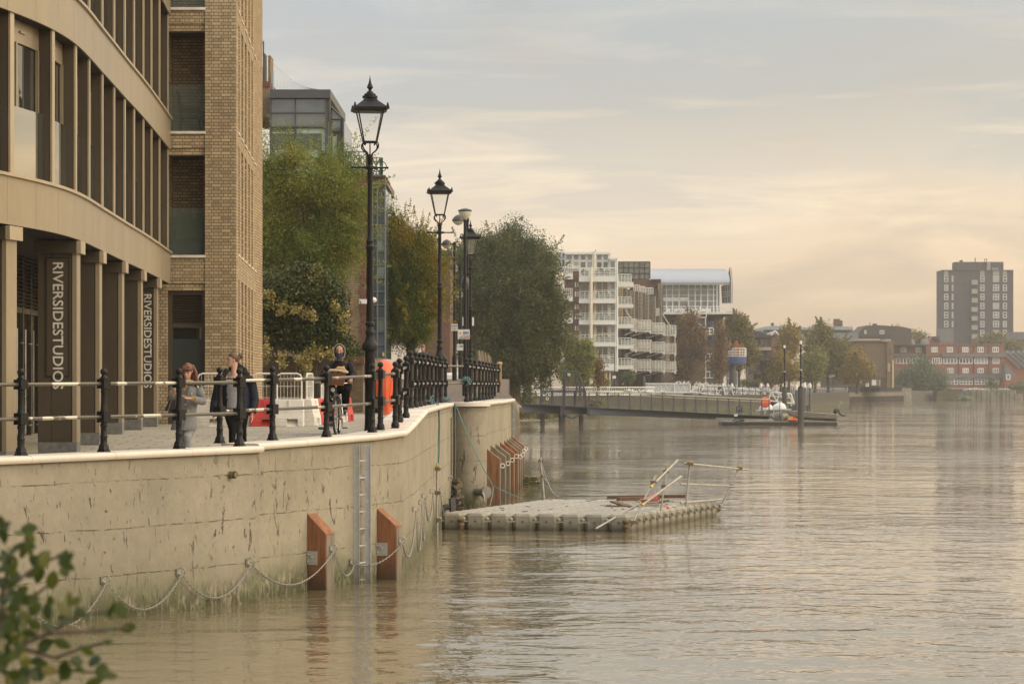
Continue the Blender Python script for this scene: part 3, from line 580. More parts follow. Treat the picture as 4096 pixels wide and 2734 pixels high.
CURV=[(29,-9.2),(32,-8.45),(34,-7.85),(35.95,-7.36),(38.0,-7.03),(40,-6.95),(43.7,-7.12),(47.4,-7.31),(50.7,-7.47),(54,-7.66),(57.9,-7.90)]
def cx(y,o=0.0):
    def f(y):
        for i in range(len(CURV)-1):
            y0,x0=CURV[i]; y1,x1=CURV[i+1]
            if y<=y1 or i==len(CURV)-2:
                def sl(k): a=CURV[max(k-1,0)]; b=CURV[min(k+1,len(CURV)-1)]; return (b[1]-a[1])/(b[0]-a[0])
                h=y1-y0; t=(y-y0)/h; m0,m1=sl(i)*h,sl(i+1)*h
                return (2*t**3-3*t*t+1)*x0+(t**3-2*t*t+t)*m0+(-2*t**3+3*t*t)*x1+(t**3-t*t)*m1
    return f(y)+o
def cn_(y):                                        # outward normal and tangent of the facade in plan
    d=Vector((cx(y+.1)-cx(y-.1),.2,0)).normalized(); return Vector((d.y,-d.x,0)),d
def cpt(y,o,z):
    n,_=cn_(y); return Vector((cx(y),y,0))+n*o+Vector((0,0,z))
bb=thing('bronze_building','curved bronze-clad building with deep fins on the left edge','building',(-8,44,-1))
B1,T1,B2,T2,B3,T3=2.32,3.02,5.42,6.12,8.52,9.25
ys=[29+i*.25 for i in range(116)]+[57.9]
def band(z0,z1):
    f=bpy.data.objects  # one fascia: panels with open joints over a dark backing
    mb=MB(); y=29.3; k=0
    while y<57.8:
        e=min(y+(1.15 if y<45 else 1.4),57.85); n=5
        for i in range(n):
            a,b=y+.004+(e-y-.008)*i/n,y+.004+(e-y-.008)*(i+1)/n
            mb.add([cpt(a,0,z0),cpt(b,0,z0),cpt(b,0,z1),cpt(a,0,z1),cpt(a,-.03,z0),cpt(b,-.03,z0),cpt(b,-.03,z1),cpt(a,-.03,z1)],[(0,1,2,3),(3,2,6,7),(0,4,5,1)]+([(0,3,7,4)] if i==0 else [])+([(1,5,6,2)] if i==n-1 else []))
        y=e
    o=mb.build('fascia',M_BRZ,bb)
    for p in o.data.polygons: p.use_smooth=False
    mb=MB(); n=len(ys); vs=[]
    for y in ys: vs+=[cpt(y,-.02,z0+.004),cpt(y,-.02,z1-.02),cpt(y,-.62,z1-.02),cpt(y,-.62,z0+.004)]
    mb.add(vs,[(4*i+a,4*i+4+a,4*i+4+(a+1)%4,4*i+(a+1)%4) for i in range(n-1) for a in range(4)]); mb.build('slab_edge',M_JOINT,bb)
    mb=MB(); vs=[]                                     # projecting sill cap
    for y in ys: vs+=[cpt(y,.045,z1-.0),cpt(y,.045,z1+.045),cpt(y,-.6,z1+.06),cpt(y,-.6,z1)]
    mb.add(vs,[(4*i+a,4*i+4+a,4*i+4+(a+1)%4,4*i+(a+1)%4) for i in range(n-1) for a in range(4)]); mb.build('sill_cap',M_BRZL,bb)
for a,b in((B1,T1),(B2,T2),(B3,T3)): band(a,b)
finpx=[57,222,313,367,419,466,508,545,582,614,646]
def y_of_px(px):
    a,b=33.0,57.8
    for _ in range(40):
        m_=(a+b)/2
        if CX+cx(m_)/m_*F<px: a=m_
        else: b=m_
    return a
fy=[34.35]+[y_of_px(p) for p in finpx]+[57.6]
def fin(y,z0,z1):
    mb=MB(); n,d=cn_(y); w=.075
    q=lambda o,s,z: tuple(cpt(y,o,z)+d*s)
    def blk(o0,o1,s0,s1): mb.add([q(o0,s0,z0),q(o1,s0,z0),q(o1,s1,z0),q(o0,s1,z0),q(o0,s0,z1),q(o1,s0,z1),q(o1,s1,z1),q(o0,s1,z1)],[(0,3,2,1),(4,5,6,7),(0,1,5,4),(1,2,6,5),(2,3,7,6),(3,0,4,7)])
    mb.cur=0; blk(-.33,-.075,-w,w); mb.cur=1; blk(-.075,-.062,-w+.012,w-.012); mb.cur=2; blk(-.062,-.03,-w,w)
    mb.build('fin',[M_BRZD,M_JOINT,M_BRZL],bb)
for z0,z1 in((T1+.045,B2+.01),(T2+.045,B3+.01)):
    for y in fy: fin(y,z0,z1)
    for a,b in zip(fy,fy[1:]):
        if b-a<.4: continue
        sub=[a+(b-a)*i/4 for i in range(5)]
        wv=thing; fr=MB()
        for i in range(4): fr.slab(cpt(sub[i],-.24,z1-.34),cpt(sub[i+1],-.24,z1-.34),cpt(sub[i+1],-.24,z1),cpt(sub[i],-.24,z1),.05)
        for s in(.08,.36,.92): yy=a+(b-a)*s; n,d=cn_(yy); fr.obox(tuple(cpt(yy,-.245,(z0+z1)/2-.17)),.05,.055,z1-z0-.34,math.atan2(d.y,d.x)-math.pi/2)
        yy=a+(b-a)*.5; n,d=cn_(yy); fr.obox(tuple(cpt(yy,-.23,z1-.17)),.03,.22,.035,math.atan2(d.y,d.x)-math.pi/2)
        w_=fr.build('window',M_BRZ,bb)
        g=MB()
        for i in range(4): g.add([cpt(sub[i],-.28,z0),cpt(sub[i+1],-.28,z0),cpt(sub[i+1],-.28,z1),cpt(sub[i],-.28,z1)],[(0,1,2,3)])
        g.build('pane',M_GDK,w_)
        g=MB(); g.slab(cpt(a+.09,-.21,z0),cpt(b-.09,-.165,z0),cpt(b-.09,-.165,z0+1.06),cpt(a+.09,-.21,z0+1.06),.018); g.build('glass_balustrade',M_GBAL,bb)
# back of the building, roof and soffit
mb=MB(); ysr=[29+i*1.0 for i in range(29)]+[57.85]
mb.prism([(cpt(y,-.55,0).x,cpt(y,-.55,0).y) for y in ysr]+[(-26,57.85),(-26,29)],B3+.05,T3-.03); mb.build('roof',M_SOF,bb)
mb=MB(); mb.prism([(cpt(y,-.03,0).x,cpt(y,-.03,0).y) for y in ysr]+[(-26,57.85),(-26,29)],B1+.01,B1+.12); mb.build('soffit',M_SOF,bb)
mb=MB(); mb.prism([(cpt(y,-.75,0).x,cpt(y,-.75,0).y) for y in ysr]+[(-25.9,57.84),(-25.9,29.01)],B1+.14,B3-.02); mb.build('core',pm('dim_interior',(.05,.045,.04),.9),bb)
# ground floor: glazed screen behind the columns
yg=[30+i*1.05 for i in range(26)]
for a,b in zip(yg,yg[1:]):
    g=MB(); g.add([cpt(a,-1.75,-1.25),cpt(b,-1.75,-1.25),cpt(b,-1.75,1.35),cpt(a,-1.75,1.35)],[(0,1,2,3)]); fr=MB()
    for yy in(a+.03,b-.03): n,d=cn_(yy); fr.obox(tuple(cpt(yy,-1.73,.55)),.06,.07,3.6,math.atan2(d.y,d.x)-math.pi/2)
    for zz in(1.35,-1.1): fr.slab(cpt(a,-1.71,zz-.05),cpt(b,-1.71,zz-.05),cpt(b,-1.71,zz+.05),cpt(a,-1.71,zz+.05),.06)
    w_=fr.build('glazed_door',M_BRZD,bb); g.build('pane',M_GDK,w_)
    hb=MB()
    for zz in(-.75,0,.75): hb.bar(cpt(a+.45,-1.66,zz),cpt(a+.8,-1.66,zz),.013)
    hb.bar(cpt(b-.12,-1.65,-.9),cpt(b-.12,-1.65,1.0),.016); hb.build('door_handle',pm('brushed_steel',(.6,.6,.58),.3,.8),w_)
    lv=MB()
    for k in range(13):
        zz=1.44+k*.07; lv.slab(cpt(a+.03,-1.66,zz),cpt(b-.03,-1.66,zz),cpt(b-.03,-1.74,zz+.05),cpt(a+.03,-1.74,zz+.05),.01)
    lv.slab(cpt(a,-1.78,1.4),cpt(b,-1.78,1.4),cpt(b,-1.78,2.32),cpt(a,-1.78,2.32),.02); lv.build('louvre',M_BRZD,bb)
def text_mesh(s,size,name,mat,parent,M,ext=.006,xs=1.0,font=None):
    cu=bpy.data.curves.new('lettering','FONT'); cu.body=s; cu.size=size; cu.extrude=ext; cu.space_character=1.0; cu.align_y='CENTER'; cu.resolution_u=3; cu.offset=size*.012
    o=bpy.data.objects.new('lettering',cu); COL.objects.link(o); dg=bpy.context.evaluated_depsgraph_get()
    me=bpy.data.meshes.new_from_object(o.evaluated_get(dg)); bpy.data.objects.remove(o); bpy.data.curves.remove(cu)
    off=Vector((0,0,0)); p=parent
    while p: off+=Vector(p.location); p=p.parent
    me.transform(Matrix.Translation(-off)@M@Matrix.Diagonal((xs,1,1,1))); me.name=name; me.materials.clear(); me.materials.append(mat)
    ob=bpy.data.objects.new(name,me); COL.objects.link(ob)
    if parent: ob.parent=parent
    return ob
M_LET=pm('white_lettering',(.60,.58,.54),.5)
colpx=[54,308,410,499,574,636]
for i,px in enumerate(colpx):
    y=y_of_px(px)+(0 if i!=1 else .35); n,d=cn_(y); g=gz(y)-.08
    t=bb; ang=math.atan2(n.y,n.x)
    L,W=(.56,.20) if i!=1 else (.53,.20); zc=B1-.02
    def pt(o,s,z): return tuple(cpt(y,o,z)+d*s)
    def blk(mb,o0,o1,s0,s1,z0,z1): mb.add([pt(o0,s0,z0),pt(o1,s0,z0),pt(o1,s1,z0),pt(o0,s1,z0),pt(o0,s0,z1),pt(o1,s0,z1),pt(o1,s1,z1),pt(o0,s1,z1)],[(0,3,2,1),(4,5,6,7),(0,1,5,4),(1,2,6,5),(2,3,7,6),(3,0,4,7)])
    base=g+.29
    mb=MB(); mb.cur=0; blk(mb,-.12-L,-.115,-W,W,base,zc-.2); mb.cur=1; blk(mb,-.115,-.10,-W+.015,W-.015,base,zc-.2); mb.cur=2; blk(mb,-.10,-.03,-W,W,base,zc-.2)
    c_=mb.build('column',[M_BRZD,M_JOINT,M_BRZ],bb)
    mb=MB(); blk(mb,-.12-L*.60,-.12-L*.60+.008,-W-.003,-W,base,zc-.2); mb.build('panel_joint',M_JOINT,c_)
    mb=MB(); mb.cur=0; blk(mb,-.18-L,-.025,-W-.05,W+.05,zc-.2,zc); mb.cur=1; blk(mb,-.025,.045,-W-.05,W+.05,zc-.2,zc); mb.build('capital',[M_BRZD,M_BRZL],c_)
    mb=MB(); blk(mb,-.12-L,-.03,-W,W,g-.2,base); mb.build('plinth',M_GRANITE,c_)
    if i in(1,5):
        mb=MB(); z1,z0=zc-.28,.14; o0,o1=(-.12-L+.15,-.16) if i==1 else (-.42,-.14); ct=-.335 if i==1 else -.235
        blk(mb,o0,o1,-W-.012,-W-.001,z0,z1); sg=mb.build('sign_panel',M_BRZD,c_)
        mb=MB()
        for a in((o0-.02,o0,z0-.02,z1+.02),(o1,o1+.02,z0-.02,z1+.02),(o0,o1,z1,z1+.02),(o0,o1,z0-.02,z0)): blk(mb,a[0],a[1],-W-.018,-W-.001,a[2],a[3])
        mb.build('sign_border',M_JOINT,sg)
        ctr=Vector(pt(ct,-W-.016,z1-.05)); nn=-d                  # lettering reads downwards
        M=Matrix.Translation(ctr)@Matrix(((0,n.x,nn.x,0),(0,n.y,nn.y,0),(-1,0,0,0),(0,0,0,1)))
        text_mesh('RIVERSIDESTUDIOS',.232,'lettering',M_LET,sg,M,.004,1.03)

# ================================================================== yellow brick apartment block
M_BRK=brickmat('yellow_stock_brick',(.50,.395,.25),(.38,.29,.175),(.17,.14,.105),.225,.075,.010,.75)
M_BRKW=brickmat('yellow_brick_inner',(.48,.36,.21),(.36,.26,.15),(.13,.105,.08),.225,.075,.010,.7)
M_SILL=pm('white_stone_sill',(.66,.62,.56),.6)
D0=58.0; YB=D0
xl,xo0,xo1,xc=-8.9,X(668,D0),X(822,D0),X(945,D0)
yb=thing('brick_apartment_block','yellow brick apartment block with recessed balconies and tall slit windows','building',(xc,YB,-.9))
TOP=13.5; th=.33
zs=[(2.18,-1.1),(5.32,3.02),(8.2,5.89),(11.07,8.76)]           # tops and bottoms of the front openings
def wv(mb): return mb
mb=MB(); mb.box(X(820,D0),xc,YB,YB+.46,-1.2,TOP); mb.build('corner_pier',M_BRK,yb)
mb=MB(); mb.box(xl,xo0,YB,YB+th,-1.2,TOP); mb.build('end_pier',M_BRK,yb)
zz=[2.18,3.02,5.32,5.89,8.2,8.76,11.07,TOP]
for a,b in zip(zz[::2],zz[1::2]):
    mb=MB(); mb.box(xo0-.003,xo1+.003,YB+.02,YB+th,a+.17,b-.06); mb.box(xo0-.002,xo1+.002,YB+.055,YB+th-.01,a,a+.172); mb.build('spandrel',M_BRK,yb)
for z in(3.0,5.87,8.74):
    mb=MB(); mb.box(xo0,xo1,YB-.03,YB+1.5,z-.06,z); mb.build('balcony_slab',M_SILL,yb)
for (t_,b_) in zs[1:]:
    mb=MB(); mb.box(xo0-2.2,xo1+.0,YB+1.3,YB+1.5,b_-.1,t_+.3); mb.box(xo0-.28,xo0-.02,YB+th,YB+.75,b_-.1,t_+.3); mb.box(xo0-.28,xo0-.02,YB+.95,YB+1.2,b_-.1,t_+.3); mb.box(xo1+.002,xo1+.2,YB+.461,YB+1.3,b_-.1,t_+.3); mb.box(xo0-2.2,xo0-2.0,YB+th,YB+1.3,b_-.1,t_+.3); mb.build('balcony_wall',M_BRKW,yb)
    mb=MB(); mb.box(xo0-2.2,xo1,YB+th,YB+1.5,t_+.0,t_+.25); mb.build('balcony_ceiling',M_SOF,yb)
    mb=MB(); mb.box(xo0+.01,xo1-.01,YB+.2,YB+.215,b_,b_+1.08); m_=glass_clear if 'glass_clear' in globals() else None
    if m_ is None:
        m2,nt2,bs2=newmat('clear_glass'); bs2.inputs['Roughness'].default_value=.02; bs2.inputs['Base Color'].default_value=(.3,.34,.32,1); tb2=N(nt2,'ShaderNodeBsdfTransparent'); tb2.inputs[0].default_value=(.86,.9,.88,1); mx2=N(nt2,'ShaderNodeMixShader'); mx2.inputs[0].default_value=.12; nt2.links.new(tb2.outputs[0],mx2.inputs[1]); nt2.links.new(bs2.outputs[0],mx2.inputs[2]); nt2.links.new(mx2.outputs[0],nt2.nodes['Material Output'].inputs[0]); glass_clear=m2; m_=m2
    mb.build('balcony_glass',m_,yb)
# ground floor window with louvre over
mb=MB(); mb.box(xo0,xo0+.1,YB+.16,YB+.3,-1.1,2.18); mb.box(xo1-.1,xo1,YB+.16,YB+.3,-1.1,2.18); mb.box(xo0+.1,xo1-.1,YB+.16,YB+.3,2.08,2.18); mb.box(xo0+.1,xo1-.1,YB+.16,YB+.3,1.32,1.42); wf=mb.build('window_frame',M_BRZD,yb)
mb=MB(); mb.box(xo0+.1,xo1-.1,YB+.24,YB+.26,-1.1,1.32); mb.build('frosted_pane',pm('frosted_grey_green_film',(.035,.045,.044),.35,0,.08,1),wf)
mb=MB(); mb.box(xo0+.12,xo1-.12,YB+.235,YB+.239,1.06,1.31); mb.build('clear_strip',M_GDK,wf)
mb=MB(); mb.box(xo0+.1,xo1-.1,YB+.27,YB+.29,1.42,2.08)
for k in range(11): mb.slab((xo0+.1,YB+.17,1.44+k*.058),(xo1-.1,YB+.17,1.44+k*.058),(xo1-.1,YB+.25,1.485+k*.058),(xo0+.1,YB+.25,1.485+k*.058),.008)
mb.build('louvre',M_BRZD,wf)
# long side towards the river: piers and slit windows
X1,Y1=X(1037,69.5),69.5; sv_=Vector((X1-xc,Y1-YB,0)); SL=sv_.length; sdv=sv_.normalized(); snv=Vector((sdv.y,-sdv.x,0)); nb=7
sp0=Vector((xc,YB,0))
def sq(a,o,z): q=sp0+sdv*a+snv*o; return (q.x,q.y,z)
def sbox(mb,a0,a1,o0,o1,z0,z1): mb.add([sq(a0,o0,z0),sq(a0,o1,z0),sq(a1,o1,z0),sq(a1,o0,z0),sq(a0,o0,z1),sq(a0,o1,z1),sq(a1,o1,z1),sq(a1,o0,z1)],[(0,3,2,1),(4,5,6,7),(0,1,5,4),(1,2,6,5),(2,3,7,6),(3,0,4,7)])
bay=(SL-.15)/nb
for i in range(nb+1):
    mb=MB(); a0=.0 if i==0 else .35+i*bay-.62+.12
    if i==0: a0,a1=.462,.75
    else: a1=a0+bay-.62-.24
    if i==nb: a1=SL
    if a1-a0>.05: sbox(mb,a0,a1,-.5,-.001,-1.2,TOP); mb.build('side_pier',M_BRK,yb)
for (t_,b_),nx in zip(zs,zs[1:]+[(TOP,TOP)]):
    mb=MB(); sbox(mb,.45,SL-.01,-.40,-.012 if 0 else -.004,t_+.29,nx[1]); mb.build('side_spandrel',M_BRK,yb)
    for i in range(nb):
        a0=.35+(i+1)*bay-.62-.66; a0=max(a0,.76); 
        mb=MB(); sbox(mb,a0-.12,a0+.78,-.3,.02,nx[1],nx[1]+.04)
        if nx[1]<TOP: mb.build('window_sill',M_SILL,yb)
mb=MB(); sbox(mb,.5,SL-.05,-.46,-.42,-1.1,TOP-.1); mb.build('slit_glazing',M_GDK,yb)
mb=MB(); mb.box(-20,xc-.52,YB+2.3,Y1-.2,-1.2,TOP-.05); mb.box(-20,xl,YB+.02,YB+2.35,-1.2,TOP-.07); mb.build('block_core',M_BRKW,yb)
q=sp0+sdv*SL; mb=MB(); mb.box(-20,q.x-.02,q.y-.2,q.y,-1.2,TOP-.02); mb.build('rear_wall',M_BRK,yb)
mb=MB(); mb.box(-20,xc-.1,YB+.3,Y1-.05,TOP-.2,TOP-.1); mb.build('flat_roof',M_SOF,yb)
# things on the balconies
ch=thing('garden_chair','dark green plastic chair on the upper recessed balcony','chair',(-7.45,YB+1.0,5.89)); M_CH=pm('dark_green_plastic',(.02,.035,.03),.5)
x0=X(722,59)
mb=MB(); mb.box(x0+.02,x0+.46,YB+.75,YB+1.2,6.28,6.32); mb.build('seat',M_CH,ch)
mb=MB()
for a in(0,.11,.22,.33,.44): mb.tube([(x0+.03,YB+.76+a,6.3),(x0-.02,YB+.76+a,6.6),(x0-.07,YB+.76+a,6.92)],.016,6)
mb.tube([(x0-.07,YB+.74,6.92),(x0-.07,YB+1.22,6.92)],.025,6); mb.build('backrest',M_CH,ch)
for a,bq in((.04,.78),(.44,.78),(.04,1.17),(.44,1.17)):
    mb=MB(); s=-.05 if a<.2 else .05; mb.tube([(x0+a+s,YB+bq,5.89),(x0+a,YB+bq,6.3)],.022,6); mb.build('leg',M_CH,ch)
for bq in(.74,1.21): mb=MB(); mb.tube([(x0-.03,YB+bq,6.5),(x0+.3,YB+bq,6.5),(x0+.45,YB+bq,6.48),(x0+.5,YB+bq,6.3)],.02,6); mb.build('armrest',M_CH,ch)

pl=thing('planter_grass','dark trough of tall feathery grass behind the lower balcony glass','planter',(X(745,58.6),58.6,3.02)); mb=MB(); mb.box(xo0+.05,xo1-.05,YB+.35,YB+.7,3.02,3.4); mb.build('trough',M_CH,pl); mb=MB()
for k in range(420):
    x=random.uniform(xo0+.06,xo1-.06); y=YB+random.uniform(.37,.68); h=random.uniform(.35,.85); dx,dy=random.gauss(0,.13),random.gauss(0,.08); w=.008; mb.add([(x-w,y,3.38),(x+w,y,3.38),(x+dx*.5+w*.8,y+dy*.5,3.38+h*.6),(x+dx*.5-w*.8,y+dy*.5,3.38+h*.6),(x+dx,y+dy,3.38+h)],[(0,1,2,3),(3,2,4)])
mb.build('grass_blades',pm('dark_grass_blade',(.06,.08,.035),.7,0,.35,9),pl)
# ================================================================== foliage
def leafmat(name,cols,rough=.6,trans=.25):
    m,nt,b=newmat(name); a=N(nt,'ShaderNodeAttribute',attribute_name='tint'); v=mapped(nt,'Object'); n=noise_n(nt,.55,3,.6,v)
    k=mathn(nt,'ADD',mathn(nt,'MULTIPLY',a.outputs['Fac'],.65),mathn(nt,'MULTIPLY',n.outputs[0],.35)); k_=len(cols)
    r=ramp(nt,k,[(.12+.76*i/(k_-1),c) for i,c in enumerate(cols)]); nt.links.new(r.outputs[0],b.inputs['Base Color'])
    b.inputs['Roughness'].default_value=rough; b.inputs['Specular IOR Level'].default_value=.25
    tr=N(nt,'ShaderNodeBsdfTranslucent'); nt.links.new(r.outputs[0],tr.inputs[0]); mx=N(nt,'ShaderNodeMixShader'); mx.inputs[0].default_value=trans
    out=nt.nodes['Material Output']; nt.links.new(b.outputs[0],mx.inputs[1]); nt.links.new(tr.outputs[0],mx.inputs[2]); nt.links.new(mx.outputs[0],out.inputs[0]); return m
def leaves(name,cen,size,mat,parent,droop=0.0,aspect=.5,clump=None,up=0.0):
    """one mesh of leaf blades: cen (N,3) world centres; each leaf a pointed two-triangle blade"""
    n=len(cen); d=RNG.normal(size=(n,3)); d[:,2]=d[:,2]*(1-min(droop,.9))-droop*1.4+up*1.2; d/=np.linalg.norm(d,axis=1)[:,None]
    u=RNG.normal(size=(n,3)); u-=d*(u*d).sum(1)[:,None]; u/=np.linalg.norm(u,axis=1)[:,None]
    s=size*RNG.uniform(.6,1.35,size=n)[:,None]
    off=np.zeros(3); p=parent
    while p: off+=np.array(p.location); p=p.parent
    c=cen-off; a=c-d*s*.5; e=c+d*s*.5; l=c-u*s*aspect*.5; r=c+u*s*aspect*.5
    co=np.stack([a,l,e,r],1).reshape(-1,3).astype(np.float32)
    me=bpy.data.meshes.new(name); me.vertices.add(4*n); me.vertices.foreach_set('co',co.ravel())
    me.loops.add(4*n); me.loops.foreach_set('vertex_index',np.arange(4*n,dtype=np.int32)); me.polygons.add(n)
    me.polygons.foreach_set('loop_start',np.arange(0,4*n,4,dtype=np.int32)); 
    try: me.polygons.foreach_set('loop_total',np.full(n,4,dtype=np.int32))
    except Exception: pass
    me.update(calc_edges=True); at=me.attributes.new('tint','FLOAT','FACE'); tv=RNG.uniform(0,1,n) if clump is None else np.clip(clump+RNG.normal(0,.13,n),0,1)
    at.data.foreach_set('value',tv.astype(np.float32)); me.materials.append(mat)
    o=bpy.data.objects.new(name,me); COL.objects.link(o); o.parent=parent; return o
def crown_pts(lobes,nclump,per,cr,shell=.55,flat=1.0,seedtint=True):
    """clumps of leaves spread through ellipsoid lobes (centre, radii)"""
    vol=np.array([l[1][0]*l[1][1]*l[1][2] for l in lobes])**.67; vol/=vol.sum(); P_=[];T=[];C=[]
    for l,w in zip(lobes,vol):
        k=max(1,int(nclump*w)); dv=RNG.normal(size=(k,3)); dv/=np.linalg.norm(dv,axis=1)[:,None]
        rr=RNG.uniform(shell**3,1.08,size=k)**(1/3); rd=np.array(l[1]); rd=np.maximum(rd*.4,rd-.85*cr); cc=np.array(l[0])+dv*rr[:,None]*rd
        for c,q in zip(cc,dv):
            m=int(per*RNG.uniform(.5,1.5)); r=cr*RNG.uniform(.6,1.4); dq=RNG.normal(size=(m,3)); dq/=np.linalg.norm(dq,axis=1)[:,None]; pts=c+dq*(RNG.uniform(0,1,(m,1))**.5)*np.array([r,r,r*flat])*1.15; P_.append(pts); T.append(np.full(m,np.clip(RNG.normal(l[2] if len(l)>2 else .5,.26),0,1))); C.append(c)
    return np.concatenate(P_),np.concatenate(T),np.array(C)
M_BARK=pm('brown_bark',(.085,.065,.045),.95,0,.35,3,.8,12,stretch=(4,4,.6)); M_BARKG=pm('grey_bark',(.14,.125,.10),.95,0,.3,3,.6,10,stretch=(4,4,.6))
def tree(name,label,base,lobes,nclump,per,cr,size,mat,tr=.2,bark=None,group=None,droop=0.0,shell=.55,aspect=.5,flat=1.0,up=0.0,limbs=14,cat='tree',strands=0,sprays=0,sl=1.0,sup=.5):
    t=thing(name,label,cat,tuple(base),group); bark=bark or M_BARK; base=Vector(base)
    pts,tint,cs=crown_pts(lobes,nclump,per,cr,shell,flat)
    if strands:                                      # hanging strands for a weeping crown
        P2=[];T2=[]
        for c in cs:
            if RNG.uniform()<strands:
                L=RNG.uniform(.5,1.6)*cr*2.2; m=int(per*.7); s=RNG.uniform(0,1,m); q=np.array(c)+np.stack([RNG.normal(0,cr*.1,m),RNG.normal(0,cr*.1,m),-s*L],1); P2.append(q); T2.append(np.full(m,np.clip(RNG.normal(.5,.2),0,1)))
        pts=np.concatenate([pts]+P2); tint=np.concatenate([tint]+T2)
    if sprays:                                       # loose shoots that break the outline
        ctr0=np.mean([l[0] for l in lobes],0); P2=[pts];T2=[tint]
        for _ in range(sprays):
            c=cs[int(RNG.integers(len(cs)))]; dv=(c-ctr0)/np.array([1,1,1]); dv/=np.linalg.norm(dv)+1e-6; dv=dv+RNG.normal(0,.35,3); dv[2]+=sup; dv/=np.linalg.norm(dv); L=sl*RNG.uniform(.5,1.5); m=int(70*L/sl); q=RNG.uniform(0,1,m)**.8; w=.16*sl*(1-q)+.03*sl
            P2.append(c+dv*(q[:,None]*L+cr*.5)+RNG.normal(size=(m,3))*w[:,None]*.6); T2.append(np.full(m,np.clip(RNG.normal(.62,.2),0,1)))
        pts=np.concatenate(P2); tint=np.concatenate(T2)
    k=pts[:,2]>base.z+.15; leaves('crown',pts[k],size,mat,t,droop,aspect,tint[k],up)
    ctr=Vector(np.mean([l[0] for l in lobes],0)); mb=MB(); fork=base.lerp(ctr,.45); fork.x=base.x+(ctr.x-base.x)*.3; fork.y=base.y
    mb.tube([base-Vector((0,0,.2)),base.lerp(fork,.5)+Vector((.04,0,0)),fork],[tr*1.25,tr,tr*.8],9)
    for i in range(limbs):
        e=Vector(cs[int(RNG.integers(len(cs)))].tolist()); e=fork.lerp(e,.88); mid=fork.lerp(e,.5)+Vector((0,0,(e-fork).length*.10)); mb.tube([fork-Vector((0,0,tr)),mid,e],[tr*.55,tr*.28,tr*.08],6)
    mb.build('trunk',bark,t,True); return t
L_ROB=leafmat('locust_leaves',[(.070,.115,.024),(.125,.175,.035),(.19,.225,.045),(.36,.30,.055)])
L_IVY=leafmat('ivy_leaves',[(0.024,0.043,0.014),(0.041,0.065,0.019),(0.068,0.088,0.024),(0.216,0.182,0.047)],.45,.12)
L_VAR=leafmat('variegated_ivy_leaves',[(0.172,0.161,0.046),(0.345,0.287,0.098),(0.552,0.460,0.196)],.5,.2)
L_HOR=leafmat('hornbeam_leaves',[(.058,.092,.014),(.10,.14,.02),(.18,.18,.024),(.38,.235,.025)])
L_WIL=leafmat('dark_willow_leaves',[(.058,.080,.034),(.092,.118,.050),(.135,.155,.066),(.19,.185,.065)],.6,.25)
L_GRN=leafmat('pale_green_leaves',[(0.124,0.155,0.046),(0.202,0.217,0.062),(0.310,0.264,0.078)])
L_ORG=leafmat('rust_leaves',[(0.093,0.078,0.046),(0.178,0.116,0.054),(0.310,0.171,0.062)])
L_OLV=leafmat('olive_autumn_leaves',[(0.116,0.112,0.039),(0.186,0.171,0.054),(0.310,0.232,0.062)])
L_GOLD=leafmat('golden_leaves',[(0.155,0.132,0.039),(0.264,0.202,0.046),(0.419,0.279,0.054)])
L_WEEP=leafmat('weeping_willow_leaves',[(0.093,0.116,0.070),(0.147,0.178,0.105),(0.217,0.240,0.139)])
def lob(px,py,d,rx,ry,rz,tn=.5): p=P(px,py,d); s=d/F; return ((p.x,p.y,p.z),(rx*s,ry*s,rz*s),tn)
# feathery locust tree in front of the glass-topped block
d=84
lb=[lob(1250,760,d,190,170,150),lob(1110,830,d,110,150,180),lob(1350,830,d,100,130,160),lob(1220,970,d,200,180,170),lob(1380,960,d,70,100,140),lob(1090,700,d,70,90,110),lob(1180,640,d,60,70,75),lob(1300,660,d+1,70,80,80),lob(1385,690,d,40,50,85),lob(1400,820,d,50,60,90),lob(1300,1100,d,120,120,80),lob(1075,1010,d,80,100,150),lob(1060,570,d,26,30,44),lob(1378,600,d,18,22,48)]
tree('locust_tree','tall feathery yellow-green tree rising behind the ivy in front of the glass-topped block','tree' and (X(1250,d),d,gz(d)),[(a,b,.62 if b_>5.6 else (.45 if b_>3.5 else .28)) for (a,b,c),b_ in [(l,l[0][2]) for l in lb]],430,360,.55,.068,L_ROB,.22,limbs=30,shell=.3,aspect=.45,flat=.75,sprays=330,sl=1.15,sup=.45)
# ivy mass hanging over the garden wall
d=78
lb=[lob(1210,1180,d,180,150,120),lob(1110,1230,d,120,120,140),lob(1290,1260,d,110,120,130),lob(1200,1330,d,150,120,100),lob(1330,1320,d,55,80,90),lob(1060,1300,d,60,90,120),lob(1220,1110,d,80,80,50),lob(1370,1390,d,40,60,50)]
t=thing('ivy_bush','dense dark green ivy mass heaped over the garden wall behind the barriers','ivy',(X(1200,d),d,-.9))
pts,tint,cs=crown_pts(lb,480,170,.38,.6); leaves('crown',pts,.085,L_IVY,t,.35,.8,tint)
lb2=[lob(1075,1190,d-.9,40,20,45),lob(1130,1230,d-1,45,20,35),lob(1180,1240,d-1,45,20,28),lob(1240,1260,d-1,40,20,30),lob(1060,1400,d-1.0,26,16,70),lob(1130,1430,d-1,26,16,50),lob(1210,1440,d-1,50,16,45),lob(1260,1410,d-1,60,16,60),lob(1330,1420,d-1,30,16,40),lob(1230,1490,d-1,18,14,40),lob(1380,1300,d-.8,22,16,60),lob(1340,1230,d-.8,25,16,40)]
pts,tint,cs=crown_pts(lb2,70,34,.16,.2); leaves('variegated_shoots',pts,.085,L_VAR,t,.4,.75,tint)
mb=MB()
